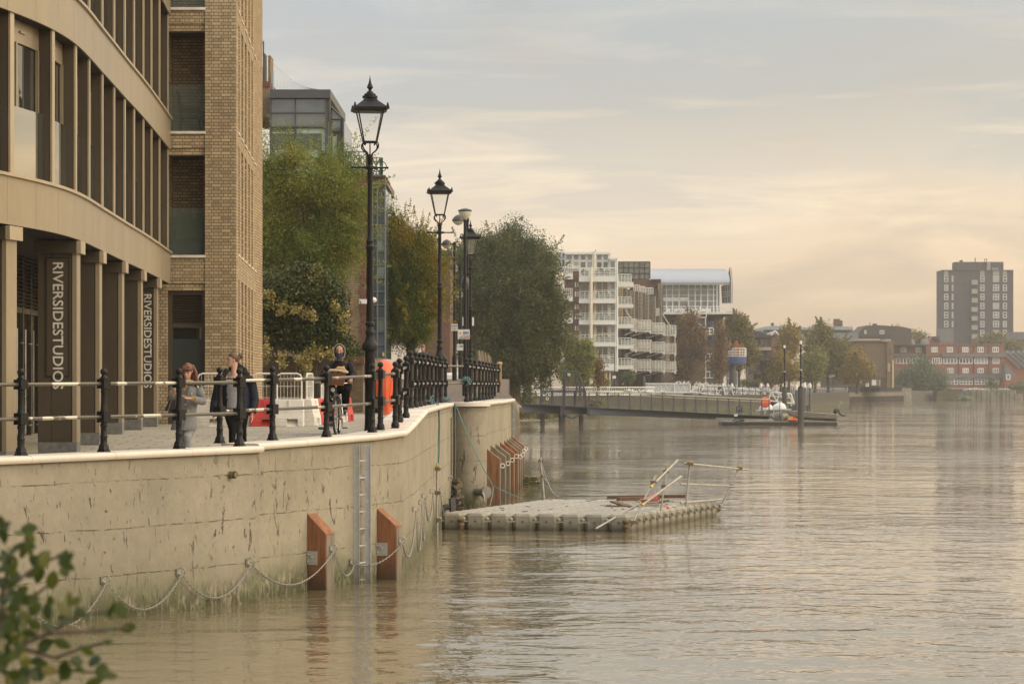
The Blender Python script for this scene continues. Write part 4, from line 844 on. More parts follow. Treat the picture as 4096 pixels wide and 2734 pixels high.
for i in range(14): x=X(random.uniform(1050,1380),d); mb.tube([(x,d-.2,-.9),(x+random.uniform(-.2,.2),d-.1,.6),(x+random.uniform(-.5,.5),d,2.0)],[.05,.035,.015],6)
mb.build('stems',M_BARK,t,True)
# brick garden wall under it
M_BRW=brickmat('brown_garden_brick',(.22,.16,.085),(.16,.115,.065),(.10,.08,.06),.225,.075,.01,.6)
t=thing('garden_wall','low brown brick garden wall under the hanging ivy','wall',(X(1250,79),79,-.92)); mb=MB(); mb.box(X(1000,79),X(1452,79),78.9,79.25,-1.3,Z(1425,79)); mb.build('brickwork',M_BRW,t); mb=MB(); mb.box(X(1380,79)-.4,X(1452,79)+.05,78.84,79.31,Z(1455,79),Z(1430,79)); mb.build('red_brick_coping',brickmat('red_soldier_brick',(.19,.075,.05),(.14,.055,.04),(.1,.08,.06),.075,.225),t)
tree('hedge_shrub','low dark green shrub on top of the garden wall, left of the lamp post','x' and (X(1420,79.6),79.6,.4),[lob(1415,1412,79.6,55,40,26),lob(1370,1395,79.6,30,30,40)],90,46,.18,.08,L_IVY,.03,limbs=4,cat='shrub')
# hornbeam and the big trees along the river path
d=104
lb=[lob(1640,1150,d,125,130,200),lob(1600,1010,d,70,90,140),lob(1690,1050,d,75,90,140),lob(1720,1180,d,55,80,130),lob(1640,1310,d,110,120,95),lob(1565,1220,d,50,80,180),lob(1570,900,d,28,30,60),lob(1620,940,d,30,30,60),lob(1680,960,d,25,30,70),lob(1740,1070,d,30,40,90)]
tree('hornbeam_tree','rounded hornbeam turning orange on its right side, behind the iron railings','x' and (X(1640,d),d,-.2),[(a,b,.85 if a[0]>-3.75 else (.65 if a[2]>5.2 else .22)) for a,b,c in lb],520,290,.48,.075,L_HOR,.22,limbs=20,shell=.5,up=.7,sprays=260,sl=.9,sup=.9)
d=170
lb=[lob(2030,1150,d,230,200,210),lob(1890,1150,d,120,150,220),lob(2030,1000,d,120,120,90),lob(2150,1090,d,105,120,150),lob(2210,1230,d,65,90,140),lob(1940,1020,d,75,90,110),lob(2110,1290,d,150,140,140),lob(1960,1350,d,170,150,150),lob(2150,1410,d,110,110,110),lob(2230,1340,d,40,60,60),lob(1840,1120,d,60,90,180),lob(2060,930,d,50,50,40),lob(2130,990,d,50,60,50),lob(1800,1240,d,50,80,180),lob(2040,1460,d,220,120,80)]
tree('willow_tree','huge dark grey-green willow on the river bank beside the white apartments','x' and (X(2050,d),d,LZ),lb,640,430,.95,.145,L_WIL,.5,limbs=34,shell=.4,droop=.35,aspect=.42,strands=.5,sprays=170,sl=1.1,sup=.1)
d=236
lb=[lob(2290,1400,d,50,60,75),lob(2340,1440,d,48,60,90),lob(2280,1490,d,60,60,60),lob(2350,1380,d,25,30,30)]
tree('young_tree','bright yellow-green young tree between the willow and the white apartments','x' and (X(2320,d),d,LZ),lb,330,40,.55,.22,L_GRN,.14,limbs=10)
tree('shrub','reddish sparse shrub at the foot of the young tree by the pier cage','x' and (X(2390,245),245,LZ),[lob(2385,1470,245,40,40,50),lob(2400,1520,245,30,30,30)],110,22,.6,.2,L_ORG,.06,limbs=12,cat='shrub')
# river bank beyond
FT=[('birch_tree','rust-coloured birch in front of the escape stair','L_ORG',392,[(2740,1370,70,70,130),(2770,1300,40,40,70),(2730,1470,60,60,70),(2800,1400,35,40,90)],420,.8,.3),
 ('birch_tree','thin orange birch right of the escape stair','L_ORG',386,[(2882,1380,22,30,90),(2875,1460,26,30,70)],150,.7,.28),
 ('plane_tree','olive-green round tree between the arched roof and the brown house','L_OLV',410,[(2960,1340,60,60,80),(2940,1290,40,50,40),(2990,1420,40,50,60),(2930,1440,45,50,70)],420,.95,.36),
 ('maple_tree','orange-tipped tree in front of the long grey roof','L_GOLD',450,[(3160,1350,40,45,60),(3150,1400,45,45,50)],220,1.0,.36),
 ('plane_tree','large olive-gold tree before the windowless brown warehouse','L_OLV',462,[(3280,1390,80,80,80),(3350,1420,70,70,80),(3260,1460,80,80,70),(3380,1480,60,60,60),(3290,1330,45,45,40)],620,1.1,.38),
 ('maple_tree','golden autumn tree at the left corner of the brown warehouse','L_GOLD',455,[(3430,1460,42,50,70),(3455,1490,30,40,40),(3400,1500,35,40,40)],230,.95,.36),
 ('bushy_tree','low golden-brown tree left of the pile with the tall black pole','L_GOLD',430,[(3120,1460,50,50,50),(3090,1500,35,40,40),(3160,1490,35,40,40)],240,.9,.34),
 ('bushy_tree','low bright green tree behind the twin black poles','L_GRN',440,[(3250,1480,45,45,60),(3270,1440,30,30,30)],230,.95,.34),
 ('bushy_tree','hazy olive tree behind the red terrace roof','L_OLV',720,[(3570,1350,50,50,40),(3540,1380,40,40,40),(3660,1365,40,40,35),(3690,1380,30,30,30)],300,1.6,.6),
 ('bushy_tree','hazy tree in front of the tower foot, over the red terrace','L_OLV',700,[(3980,1370,50,50,30),(4040,1400,50,50,35),(3940,1385,40,40,22)],260,1.5,.55)]
for nm,lab,mt,d,ls,nc,cr,sz in FT:
    bx=sum(l[0] for l in ls)/len(ls); tree(nm,lab,(X(bx,d),d,LZ),[lob(a,b_,d,c,e,f) for a,b_,c,e,f in ls],int(nc*.45),110,cr*1.6,sz*1.0,globals()[mt],.25,limbs=14,shell=.25,sprays=46,sl=1.5,sup=.4,group='autumn trees along the far bank')
d=566
tree('weeping_willow','grey-green weeping willow trailing into the river before the red terrace','x' and (X(3690,d),d,LZ),[lob(3690,1500,d,90,80,55),lob(3620,1520,d,55,60,50),lob(3760,1530,d,42,60,55),lob(3680,1550,d,110,80,40),lob(3690,1460,d,50,50,25)],650,34,1.9,.55,L_WEEP,.4,limbs=14,droop=.85,aspect=.3,strands=.9)
tree('riverside_bush','dark green bush on the bank just right of the red terrace','x' and (X(3990,600),600,WATER),[lob(3965,1535,600,20,20,12),lob(4060,1560,600,40,40,14),lob(4090,1552,600,30,30,18)],110,24,1.4,.5,L_WIL,.1,limbs=4,cat='shrub')
tree('path_hedge','dark clipped hedge on the far promenade behind the white truss','x' and (X(2990,372),372,LZ),[lob(2990,1530,372,40,30,12),lob(3020,1532,372,30,30,10)],80,30,.5,.22,L_WIL,.1,limbs=4,cat='hedge')
tree('path_shrub','dark rounded shrub at the foot of the balcony tower','x' and (X(2515,312),312,LZ),[lob(2515,1508,312,30,30,26)],70,34,.5,.2,L_WIL,.08,limbs=4,cat='shrub')
tree('path_shrub','green weeds hanging over the river wall below the white columns','x' and (X(2420,300),300,LZ),[lob(2420,1530,300,28,20,14),lob(2380,1550,299,40,14,20)],70,28,.5,.2,L_GRN,.05,limbs=4,cat='shrub')

tree('bank_weeds','green and straw-coloured weeds growing along the foot of the bank wall behind the pier','x' and (-2,236,WATER),[lob(2100,1650,236,40,30,22),lob(2170,1665,238,50,30,16),lob(2240,1650,250,60,30,16),lob(2110,1600,236,40,30,30)],90,60,.7,.22,L_OLV,.03,limbs=5,cat='weeds')
tree('bank_weeds','weeds hanging from the bank wall just left of the white truss gangway','x' and (16,308,WATER),[lob(2480,1600,306,90,20,14),lob(2620,1608,314,80,20,12),lob(2380,1610,296,60,20,18)],80,50,.6,.24,L_OLV,.03,limbs=5,cat='weeds')
# ================================================================== buildings along the bank
A_=lambda x,y:(1900+x/2.4118,950+y/2.4118)
B_=lambda x,y:(2500+x/2.036,980+y/2.036)
C_=lambda x,y:(3200+x/2.1775,980+y/2.1775)
I_=lambda x,y:(x,y)
def rb(mb,cv,x0,y0,x1,y1,d,dep):                    # block whose near face fills that outline at distance d
    a=P(*cv(x0,y0),d); b=P(*cv(x1,y1),d); return mb.box(a.x,b.x,d,d+dep,b.z,a.z)
def ln(mb,cv,p,q,d,r=.04,d2=None,n=5): return mb.bar(P(*cv(*p),d),P(*cv(*q),d2 if d2 else d),r,n)
def root(name,label,cat,cv,x,y,d,group=None): p=P(*cv(x,y),d); return thing(name,label,cat,(p.x,p.y,LZ),group)
def block(t,name,mat,cv,x0,y0,x1,y1,d,dep): return rb(MB(),cv,x0,y0,x1,y1,d,dep).build(name,mat,t)
def window(t,cv,x0,y0,x1,y1,d,fm,pmat,nx=2,ny=1,fw=.09,name='window'):
    a=P(*cv(x0,y0),d); b=P(*cv(x1,y1),d); mb=MB(); w,h=b.x-a.x,a.z-b.z
    for i in range(nx+1):
        x=a.x+(w-fw)*i/nx; mb.box(x,x+fw,d-.09,d+.05,b.z,a.z)
    for j in range(ny+1):
        z=b.z+(h-fw)*j/ny; mb.box(a.x+.01,b.x-.01,d-.085,d+.05,z,z+fw)
    if pmat is M_GF: pmat=random.choice((M_GF,M_GF,M_GF,M_GB,M_CURT,M_GDK))
    f=mb.build(name,fm,t); MB().box(a.x+.02,b.x-.02,d-.045,d+.04,b.z+.02,a.z-.02).build('pane',pmat,f); return f
def rail(t,cv,x0,y0,x1,y1,d,mat,n=3,m=4,r=.035,name='railing'):
    mb=MB()
    for j in range(n): y=y0+(y1-y0)*j/max(1,n-1)*(.9); ln(mb,cv,(x0,y),(x1,y),d,r*(1.3 if j==0 else .8))
    for i in range(m+1): x=x0+(x1-x0)*i/m; ln(mb,cv,(x,y0),(x,y1),d,r)
    return mb.build(name,mat,t)
M_WHT=pm('white_render',(.66,.66,.63),.65,0,.05,.3); M_WFR=pm('white_window_frame',(.68,.68,.66),.5,0,.04,1); M_CRM=pm('cream_column',(.62,.57,.44),.6,0,.06,.5)
M_GF=glassmat('far_window_glass',(.05,.055,.06),.05,.6,.03); M_CURT=pm('net_curtain',(.30,.29,.26),.5,0,.2,1.5); M_GB=glassmat('blue_grey_glass',(.10,.135,.165),.06,.6,.03); M_GRN=glassmat('pale_green_glass',(.20,.25,.23),.1,.5,.02)
M_BRD=brickmat('red_brown_flat_brick',(.19,.10,.07),(.15,.08,.058),(.12,.09,.07),.225,.075,.012,.5); M_BEI=pm('beige_panel',(.38,.32,.23),.7,0,.10,.4); M_DKF=pm('dark_grey_frame',(.055,.058,.06),.5,.2,.1,1); M_BLK=brickmat('dark_brown_brick',(.11,.085,.065),(.085,.066,.052),(.08,.07,.06),.225,.075,.012,.4)
# ---- brown brick block with the glass top behind the locust tree (d ~ 100)
D=100.0
gb=root('glass_topped_block','brown brick block with a dark-framed glass penthouse behind the locust tree','building',I_,1300,1500,D)
M_BRN=brickmat('buff_brown_brick',(.30,.215,.125),(.24,.17,.10),(.16,.125,.085),.225,.075,.012,.5); M_RED=brickmat('red_quoin_brick',(.20,.07,.045),(.15,.055,.04),(.12,.09,.07),.225,.075,.012,.4); M_GPH=glassmat('green_grey_glass',(.075,.105,.10),.03,.9,.006); M_MTL=pm('grey_metal_fascia',(.075,.078,.085),.5,.3,.08,.6)
block(gb,'brick_wall',M_BRN,I_,960,690,1462,1640,D,14)
block(gb,'brick_parapet',M_BRN,I_,1462.2,703,1540,735,D+.3,8)
for i in range(24):
    w=22 if i%2 else 32; y=712+i*36
    if i%1==0: block(gb,'quoin',M_RED,I_,1462-w*.75,y,1462.8,y+(33 if i%2 else 37),D-.05,.3)
block(gb,'string_course',M_RED,I_,1340,1240,1447-40,1262,D-.04,.3)
block(gb,'window_column',M_GDK,I_,1350,1020,1372,1230,D-.03,.2)
block(gb,'chimney_stack',M_BRN,I_,1030,345,1078,490,D+1,2.5); block(gb,'soldier_course',M_RED,I_,1029,326,1079,348,D+.95,2.6); block(gb,'soldier_course',M_RED,I_,1029,470,1079,490,D+.93,2.64)
block(gb,'brick_upstand',M_BRN,I_,1060,222,1082,345,D+2,1.2); mb=MB(); ln(mb,I_,(1069,222),(1069,330),D+1.9,.03); mb.build('vent_pipe',M_WFR,gb); block(gb,'roof_panel',pm('blue_grey_sheet',(.3,.33,.36),.5,.2),I_,1037,268,1054,324,D+2,1); block(gb,'roof_panel',MATS['blue_grey_sheet'],I_,1084,286,1093,358,D+2,.3)
mb=MB(); ln(mb,I_,(1054,165),(1054,270),D+1.8,.03); ln(mb,I_,(1057,215),(1057,330),D+1.8,.06); mb.tube([P(1054,168,D+1.8),P(1047,180,D+1.8),P(1043,200,D+1.8),P(1047,214,D+1.8),P(1055,222,D+1.8)],.015,5); mb.build('roof_mast',M_DKF,gb)
# penthouse: glazed grid, fascia, sloping side bay
block(gb,'fascia',M_MTL,I_,1079,358,1321.5,392,D-.3,9)
pane=lambda x0,y0,x1,y1,m=M_GPH,dd=D: block(gb,'glazing',m,I_,x0,y0,x1,y1,dd,.1)
pane(1084,392,1180,640); pane(1180.5,392,1306,640)
mb=MB()
for x,w in((1081,5),(1180,3.2),(1306,9),(1317,5)): rb(mb,I_,x-w*.6,392,x+w*.6,690,D-.14,.3)
for y,w in((394,2.5),(451,2.2),(508,2.5)): rb(mb,I_,1080,y-w,1310,y+w,D-.10,.2)
mb.build('window_frame',M_MTL,gb)
M_LIT=pm('pale_interior_and_reflection',(.32,.42,.36),.7,0,.1,.8)
block(gb,'window_reveal',M_LIT,I_,1186,514,1300,534,D-.02,.06); block(gb,'window_reveal',M_LIT,I_,1287,534,1303,640,D-.02,.06); block(gb,'window_reveal',M_LIT,I_,1090,528,1180,534,D-.02,.06); block(gb,'interior_panel',M_LIT,I_,1232,600,1272,640,D-.02,.06); block(gb,'interior_panel',M_LIT,I_,1100,600,1160,660,D-.02,.06)
a=[P(1321,426,D+.5),P(1372,477,D+.5),P(1376,690,D+.5),P(1321,690,D+.5)]; mb=MB(); mb.extr([(p.x,p.z) for p in a],D+.5,D+6); mb.build('side_bay',M_GPH,gb)
mb=MB()
for p,q,r in(((1319,424),(1375,478),.045),((1320,478),(1376,478),.03),((1320,528),(1376,528),.035),((1372,478),(1372,690),.05),((1364,478),(1364,690),.025),((1322,424),(1322,690),.04),((1352,535),(1352,690),.03)): ln(mb,I_,p,q,D+.42,r)
mb.build('bay_frame',M_MTL,gb); block(gb,'door_reflection',M_LIT,I_,1330,545,1350,640,D+.44,.05)  # reflection in the door glass painted as a pale panel
# balcony with green railings, upper and lower
M_GRR=pm('dark_green_railing',(.02,.06,.045),.5)
def green_rail(x0,y0,x1,y1,d):
    mb=MB()
    for p,q in(((x0,y0),(x1,y0)),((x0,y1-3),(x1,y1-3)),((x0,y0),(x0,y1)),((x1,y0),(x1,y1)),(((x0+x1)/2,y0),((x0+x1)/2,y1)),((x0,y0),(x1,y1)),((x1,y0),(x0,y1))): ln(mb,I_,p,q,d,.022)
    c=P((x0+x1)/2,(y0+y1)/2,d); mb.torus(c,(0,1,0),(y1-y0)*.3*d/F,.02,18,5); mb.build('railing',M_GRR,gb)
green_rail(1402,608,1470,676,D-.2); green_rail(1382,608,1402,676,D-.2); green_rail(1490,632,1520,700,D+.2); green_rail(1520,632,1530,700,D+.4); block(gb,'balcony_slab',M_MTL,I_,1330,676,1471,690,D-.35,4); block(gb,'balcony_slab',M_MTL,I_,1470,700,1542,707,D+.1,4); block(gb,'folded_parasol',M_DKF,I_,1462,612,1470,690,D+.6,.3)
# glazed stair tower
st_x0,st_x1=1490,1545
block(gb,'stair_glazing',M_GB,I_,1470,737,1541,1432,D+.42,5)
mb=MB()
for x in(1490,1509,1540): rb(mb,I_,x-2.2,735,x+2.2,1440,D+.3,.3)
for k in range(14): rb(mb,I_,1470,737+k*53.3,1543,740.5+k*53.3,D+.33,.2)
rb(mb,I_,1462,733,1548,738,D+.2,5); mb.build('stair_frame',pm('blue_grey_frame',(.16,.18,.19),.5,.2),gb)
for k,m_ in((3,M_GRN),(4,M_GRN),(6,M_GRN),(10,M_GRN)): block(gb,'bright_pane',m_,I_,1511,741+k*53.3,1537,788+k*53.3,D+.40,.03)
block(gb,'yellow_notice',M_YEL,I_,1530,1408,1537,1424,D+.28,.02)
q=P(1450,1204,D); mb=MB(); rb(mb,I_,1437,1196,1470,1214,D-.6,.2); mb.ball(P(1495,1200,D-.3),.12,10); mb.build('security_camera',M_WFR,gb)
# bird net on the roof: a sagging sheet of threads between mast and fascia
mb=MB(); n0=P(1083,243,D+1.5); n1=P(1272,358,D+1.5)
for k in range(15):
    s=k/14; top=n0.lerp(n1,s)-Vector((0,0,.28*math.sin(math.pi*s))); mb.bar(top,(top.x,top.y,P(0,358,D+1.5).z),.0035,3)
for k in range(9):
    s=k/8; a=n0.lerp(Vector((n0.x,n0.y,n1.z)),s); mb.tube([a.lerp(n1,i/6)-Vector((0,0,.28*(1-s)*math.sin(math.pi*i/6))) for i in range(7)],.0045 if k else .012,3)
mb.build('bird_net',pm('grey_netting',(.36,.37,.37),.8),gb)
# low buildings glimpsed between the trees
t=root('brick_house','brown-red brick house glimpsed between the hornbeam and the willow','building',I_,1770,1400,150); block(t,'brick_wall',M_BRD,I_,1690,1010,1800,1560,150,12); block(t,'roof',M_MTL,I_,1685,1000,1805,1012,149.7,12.6); window(t,I_,1728,1130,1740,1165,150,M_WFR,M_GF,1,1); window(t,I_,1752,1220,1762,1250,150,M_WFR,M_GF,1,1)

# ---- white balcony apartments (d ~ 322)
D=322.0
wa=root('white_apartments','white apartment building with stacked balconies and tall cream columns','building',A_,1200,1300,D)
block(wa,'facade',M_WHT,A_,1003,300,1380,1290,D+2.2,14)
block(wa,'brick_flank',M_BRD,A_,880,318,1003,1480,D+.8,12); block(wa,'ground_floor',M_GF,A_,1003,1290,1380,1480,D+3.2,10)
block(wa,'penthouse',M_WHT,A_,868,140,1305,300,D+2.6,9); block(wa,'penthouse',M_WHT,A_,790,115,872,300,D+3.4,8); block(wa,'roof_edge',M_WHT,A_,862,140,1308,160,D+2.2,10); block(wa,'roof_edge',M_WHT,A_,1296,195,1384,212,D+1.6,10)
for x0,x1 in((875,940),(945,1005),(1012,1072),(1078,1136),(1170,1228),(1232,1288)):
    window(wa,A_,x0,162,x1,222,D+2.6,M_WFR,M_GB,1,1); window(wa,A_,x0,228,x1,296,D+2.6,M_WFR,M_GF if x0!=945 else M_BEI,1,1)
for x0,x1 in((803,834),(836,868)): window(wa,A_,x0,140,x1,200,D+3.4,M_WFR,M_GB,1,1); window(wa,A_,x0,206,x1,262,D+3.4,M_WFR,M_GB,1,1)
for y0,y1,yr in((372,425,292),(592,632,520),(800,838,730),(1012,1048,938),(1220,1282,1148)):
    mb=MB(); rb(mb,A_,1003,y0,1362,y1,D,2.2); b_=mb.build('balcony',M_WHT,wa)
    if y0>380:
        window(wa,A_,1026,y0-162,1100,y0-12,D+2.2,M_CRM,M_GF,2,1); window(wa,A_,1170,y0-168,1286,y0-10,D+2.2,M_WFR,M_GF,2,2); window(wa,A_,1300,y0-172,1356,y0-10,D+2.2,M_WFR,M_GB,1,2)
    for x0,x1,n in((1013,1100,2),(1142,1356,4)):
        if y0<1200 or x0>1100:
            rail(wa,A_,x0,yr,x1,y0,D+.1,M_WFR,4,n); block(wa,'glass_panel',M_GRN,A_,x0+22,yr+24,x1-4,y0-2,D+.2,.04)
window(wa,A_,1300,222,1356,372,D+2.0,M_WFR,M_GB,1,2)
for x,y0,y1,w,dd in((1120,285,1480,15,-.4),(1153,135,1480,15,1.6),(1262,1280,1430,14,1.0),(1297,1280,1430,12,2.4),(1370,195,1285,10,.6)):
    a=P(*A_(x,y0),D+dd); b=P(*A_(x,y1),D+dd); mb=MB(); mb.tube([b,a],w/2.4118*(D)/F,14); mb.build('column',M_CRM if x<1360 else M_WHT,wa,True)
for y0,y1,yr in((345,400,262),(570,612,492),(782,826,710)):
    block(wa,'side_balcony',M_WHT,A_,855,y0,944,y1,D-.2,1.6); rail(wa,A_,862,yr,938,y0,D-.1,M_WFR,5,4)
rail(wa,A_,942,278,1000,322,D+.6,M_WFR,3,4); rail(wa,A_,800,262,895,340,D+.2,M_WFR,4,6)
for y in(430,645,850):
    window(wa,A_,964,y,976,y+45,D+.8,M_WFR,M_GB,1,1); window(wa,A_,988,y,998,y+45,D+.8,M_WFR,M_GB,1,1); window(wa,A_,964,y+90,976,y+140,D+.8,M_WFR,M_GB,1,1); window(wa,A_,988,y+90,998,y+140,D+.8,M_WFR,M_GB,1,1)
for y0,y1,yr in((430,474,355),(640,674,572),(836,872,768),(1036,1070,968),(1234,1268,1164)):
    block(wa,'corner_balcony',M_WHT,A_,1380,y0,1529,y1,D+2,4.0); rail(wa,A_,1382,yr,1508,y0,D+2.1,M_WFR,4,4); block(wa,'glass_panel',M_GRN,A_,1400,yr+20,1505,y0-2,D+2.3,.04)
for i,(x,y,s) in enumerate(((1048,330,26),(1210,325,34),(1270,332,24),(885,315,18))):
    mb=MB(); c=P(*A_(x,y),D+1.2); mb.ball(c,s/2.4118*D/F,10,(1,1,1.1)); mb.build('topiary_ball',L_WIL,wa,'all')
mb=MB(); ln(mb,A_,(1163,118),(1163,135),D+2,.05); ln(mb,A_,(805,115),(850,118),D+3,.04); mb.build('roof_aerial',M_DKF,wa)
# receding wing with bays and cantilevered balconies
wg=root('terraced_wing','beige and dark-glazed apartment wing with rows of cantilevered white wire balconies','building',A_,1600,1400,334)
block(wg,'glazing',pm('dark_bay_interior',(.045,.045,.045),.4,0,.3,.5),A_,1380,500,1800,1480,340,10); block(wg,'brick_top',M_BRD,A_,1525,405,1795,560,342,10); block(wg,'parapet',M_MTL,A_,1700,400,1795,412,341.5,10)
gt=glassmat('rooftop_glass',(.14,.16,.13),.08,.5,.02)
block(wg,'rooftop_glass_box',gt,A_,1380,238,1688,398,344,10)
mb=MB()
for k in range(7): ln(mb,A_,(1382+k*51,235),(1382+k*51,398),343.9,.07)
for y in(234,290,345): ln(mb,A_,(1378,y),(1690,y),343.85,.07)
mb.build('rooftop_frame',M_DKF,wg)
for i,(x0,x1,yt,d) in enumerate(((1385,1425,480,333),(1432,1472,482,334),(1500,1545,510,335.5),(1575,1616,520,337),(1640,1682,540,338),(1706,1746,566,339),(1772,1806,445,339.8))):
    block(wg,'bay',M_BEI,A_,x0,yt,x1,830,d,3.0); 
    mb=MB()
    for k in range(1,3): x=x0+(x1-x0)*k/3; ln(mb,A_,(x,yt),(x,830),d-.02,.035)
    for k in range(9): ln(mb,A_,(x0,yt+20+k*36),(x1,yt+20+k*36),d-.03,.02)
    mb.build('panel_joint',M_DKF,wg)
    window(wg,A_,x1+3,yt+25,min(x1+26,1800),815,d+.6,M_DKF,M_GF if i%2 else M_GB,1,5,.1)
    block(wg,'bay_lower',M_BLK,A_,x0,832,x1-8,1430,d+1,2)
for i,(x0,x1) in enumerate(((1530,1588),(1595,1640),(1648,1718))): rail(wg,A_,x0,458+i*14,x1,520+i*14,338,M_WFR,5,3)
for x0,x1,y0,y1 in((1750,1776,685,755),): rail(wg,A_,x0,y0,x1,y1,338.5,M_WFR,5,2)
for r_,(ya,yb_) in enumerate(((785,868),(978,1037),(1170,1206))):
    for k,(x0,x1) in enumerate(((1508,1566),(1572,1706),(1712,1836),(1832,1945))):
        s=(x0-1508)/437; yt=ya+(yb_-ya)*s; h=98-20*s; d=330+k*3
        mb=MB(); rb(mb,A_,x0,yt+h,x1,yt+h+7,d,4.5); rb(mb,A_,x0,yt+h+14,x1,yt+h+17,d,.1); b_=mb.build('wire_balcony',M_WHT,wg)
        mb=MB()
        for j in range(7): y=yt+h*j/7; mb.tube([P(*A_(x0,y),d+.05),P(*A_(x1-12,y),d+.05),P(*A_(x1,y+8),d+.6),P(*A_(x1,y+8),d+4)],.035,4)
        for j in range(5): x=x0+(x1-14-x0)*j/4; ln(mb,A_,(x,yt),(x,yt+h+14),d,.035)
        mb.build('balcony_rail',M_WFR,b_)
        block(b_,'screen_panel',pm('pale_screen',(.46,.45,.40),.7),A_,x0+6,yt+18,x1-14,yt+h-6,d+.3,.05) if k and (k<3 or r_==2) else None
        mb=MB(); ln(mb,A_,(x0-60,yt+h+55),(x1-10,yt+h+8),d+1,.04,d); c=[P(*A_(x1-36,yt+h+8),d),P(*A_(x1-6,yt+h+8),d),P(*A_(x1-4,yt+h+30),d),P(*A_(x1-12,yt+h+36),d)]; mb.extr([(p.x,p.z) for p in c],d,d+.12); mb.build('bracket',M_WFR,b_)
mb=MB()
for x in(1845,1858,1869): ln(mb,A_,(x,930),(x,1190),341,.04)
ln(mb,A_,(1929,900),(1929,1290),340,.05); ln(mb,A_,(1808,735),(1890,865),340,.04); ln(mb,A_,(1448,690),(1512,790),332,.04); mb.build('stay_rod',M_WFR,wg)
# ---- long glazed building under the barrel-vaulted metal roof (d ~ 400)
D=400.0
ar=root('vaulted_office','glazed office under a silver barrel-vaulted roof with a white escape stair','building',B_,600,1200,D)
M_ROOF=pm('silver_ribbed_roof',(.40,.42,.45),.35,.5,.06,.4); M_BBR=brickmat('ochre_brick',(.26,.19,.105),(.2,.15,.085),(.14,.11,.08),.225,.075,.012,.4); M_BLU=pm('blue_paint',(.035,.07,.19),.5,0,.1,1); M_BLG=glassmat('blue_tinted_glass',(.045,.06,.085),.05,.6,.03)
mb=MB(); prof=[]                                    # vault: springs low at the front, rises back; ridge runs along X
fz,rz=Z(980+310/2.036,D),Z(980+175/2.036,D); xs0,xs1=B_(205,0)[0],B_(838,0)[0]
for k in range(13): a=math.pi/2*k/12; prof.append((D-3+14*(1-math.cos(a)),fz+(rz-fz)*math.sin(a)*1.0))
vs=[];fs=[]
for x in(X(xs0,D),X(xs1,D)):
    for y,z in prof: vs.append((x,y,z))
    for y,z in prof: vs.append((x,y+.4,z-.4))
n=len(prof)
for k in range(n-1): fs+=[(k,2*n+k,2*n+k+1,k+1),(n+k+1,3*n+k+1,3*n+k,n+k),(k,k+1,n+k+1,n+k),(2*n+k+1,2*n+k,3*n+k,3*n+k+1)]
fs+=[(0,n,3*n,2*n)]
mb.add(vs,fs); mb.build('vaulted_roof',M_ROOF,ar)
mb=MB(); xa,xb=X(xs0,D),X(xs1,D)
for i in range(42): x=xa+(xb-xa)*i/41; mb.tube([(x,y-.03,z+.03) for y,z in prof],.035,4)
mb.build('roof_rib',pm('rib_metal',(.46,.48,.5),.4,.5),ar)
# curved end hood
pe=[B_(*q) for q in((838,312),(860,176),(866,200),(871,260),(874,330),(874,470),(800,470),(792,330))]; mb=MB(); mb.extr([(X(a,D),Z(b_,D)) for a,b_ in pe],D+2,D+2.3); mb.build('end_hood',pm('dark_louvre',(.10,.095,.095),.7,.1,.15,.5),ar)  # end hood in plain dark grey
mb=MB()
for k in range(3): ln(mb,B_,(796,385+k*18),(872,375+k*18),D+1.9,.06)
for x in(815,835,855): ln(mb,B_,(x,320),(x,468),D+1.85,.04)
mb.tube([P(*B_(x,y),D+1.9) for x,y in((860,176),(867,205),(872,262),(875,332),(875,470),(805,472))],.07,6); mb.build('hood_rib',M_ROOF,ar)
block(ar,'glazing',M_GB,B_,290,318,770,556,D,14); block(ar,'rear_glazing',M_GB,B_,205,318,300,560,D+3,11)
mb=MB()
for x in(305,338,388,440,516,570,617,672,720,748): ln(mb,B_,(x,318),(x,556),D-.1,.10)
for y in(318,362,408,455,500): ln(mb,B_,(300,y),(752,y),D-.08,.06)
mb.build('glazing_frame',M_WFR,ar); block(ar,'blue_frame',M_BLU,B_,742,320,750,560,D-.15,.2)
for y0,y1,x0,x1 in((425,450,310,440),(425,448,450,512),(515,545,400,490),(515,545,520,590),(515,543,625,700),(515,543,340,370)): block(ar,'interior_partition',M_WHT,B_,x0,y0,x1,y1,D-.05,.1)
block(ar,'deck',M_WHT,B_,300,548,876,561,D-5,6); block(ar,'deck_soffit',M_MTL,B_,790,561,876,578,D-4,5); rail(ar,B_,305,500,614,548,D-5,M_WFR,3,8,.05); rail(ar,B_,664,500,790,548,D-5,M_WFR,3,4,.05); rail(ar,B_,790,502,875,560,D-5,M_WFR,5,9,.03)
block(ar,'brick_body',M_BBR,B_,300,561,802,1145,D+.4,12)
for x0,x1,y0,y1 in((380,470,610,700),(580,655,610,720),(668,730,612,700),(380,470,740,830),(668,730,740,830),(668,730,870,960),(380,470,860,950),(668,740,1000,1090)): window(ar,B_,x0,y0,x1,y1,D+.4,M_BLU,M_BLG,2,1,.12)
window(ar,B_,764,608,802,760,D+.3,M_WFR,M_BLG,2,1,.2)
mb=MB()                                              # escape stair
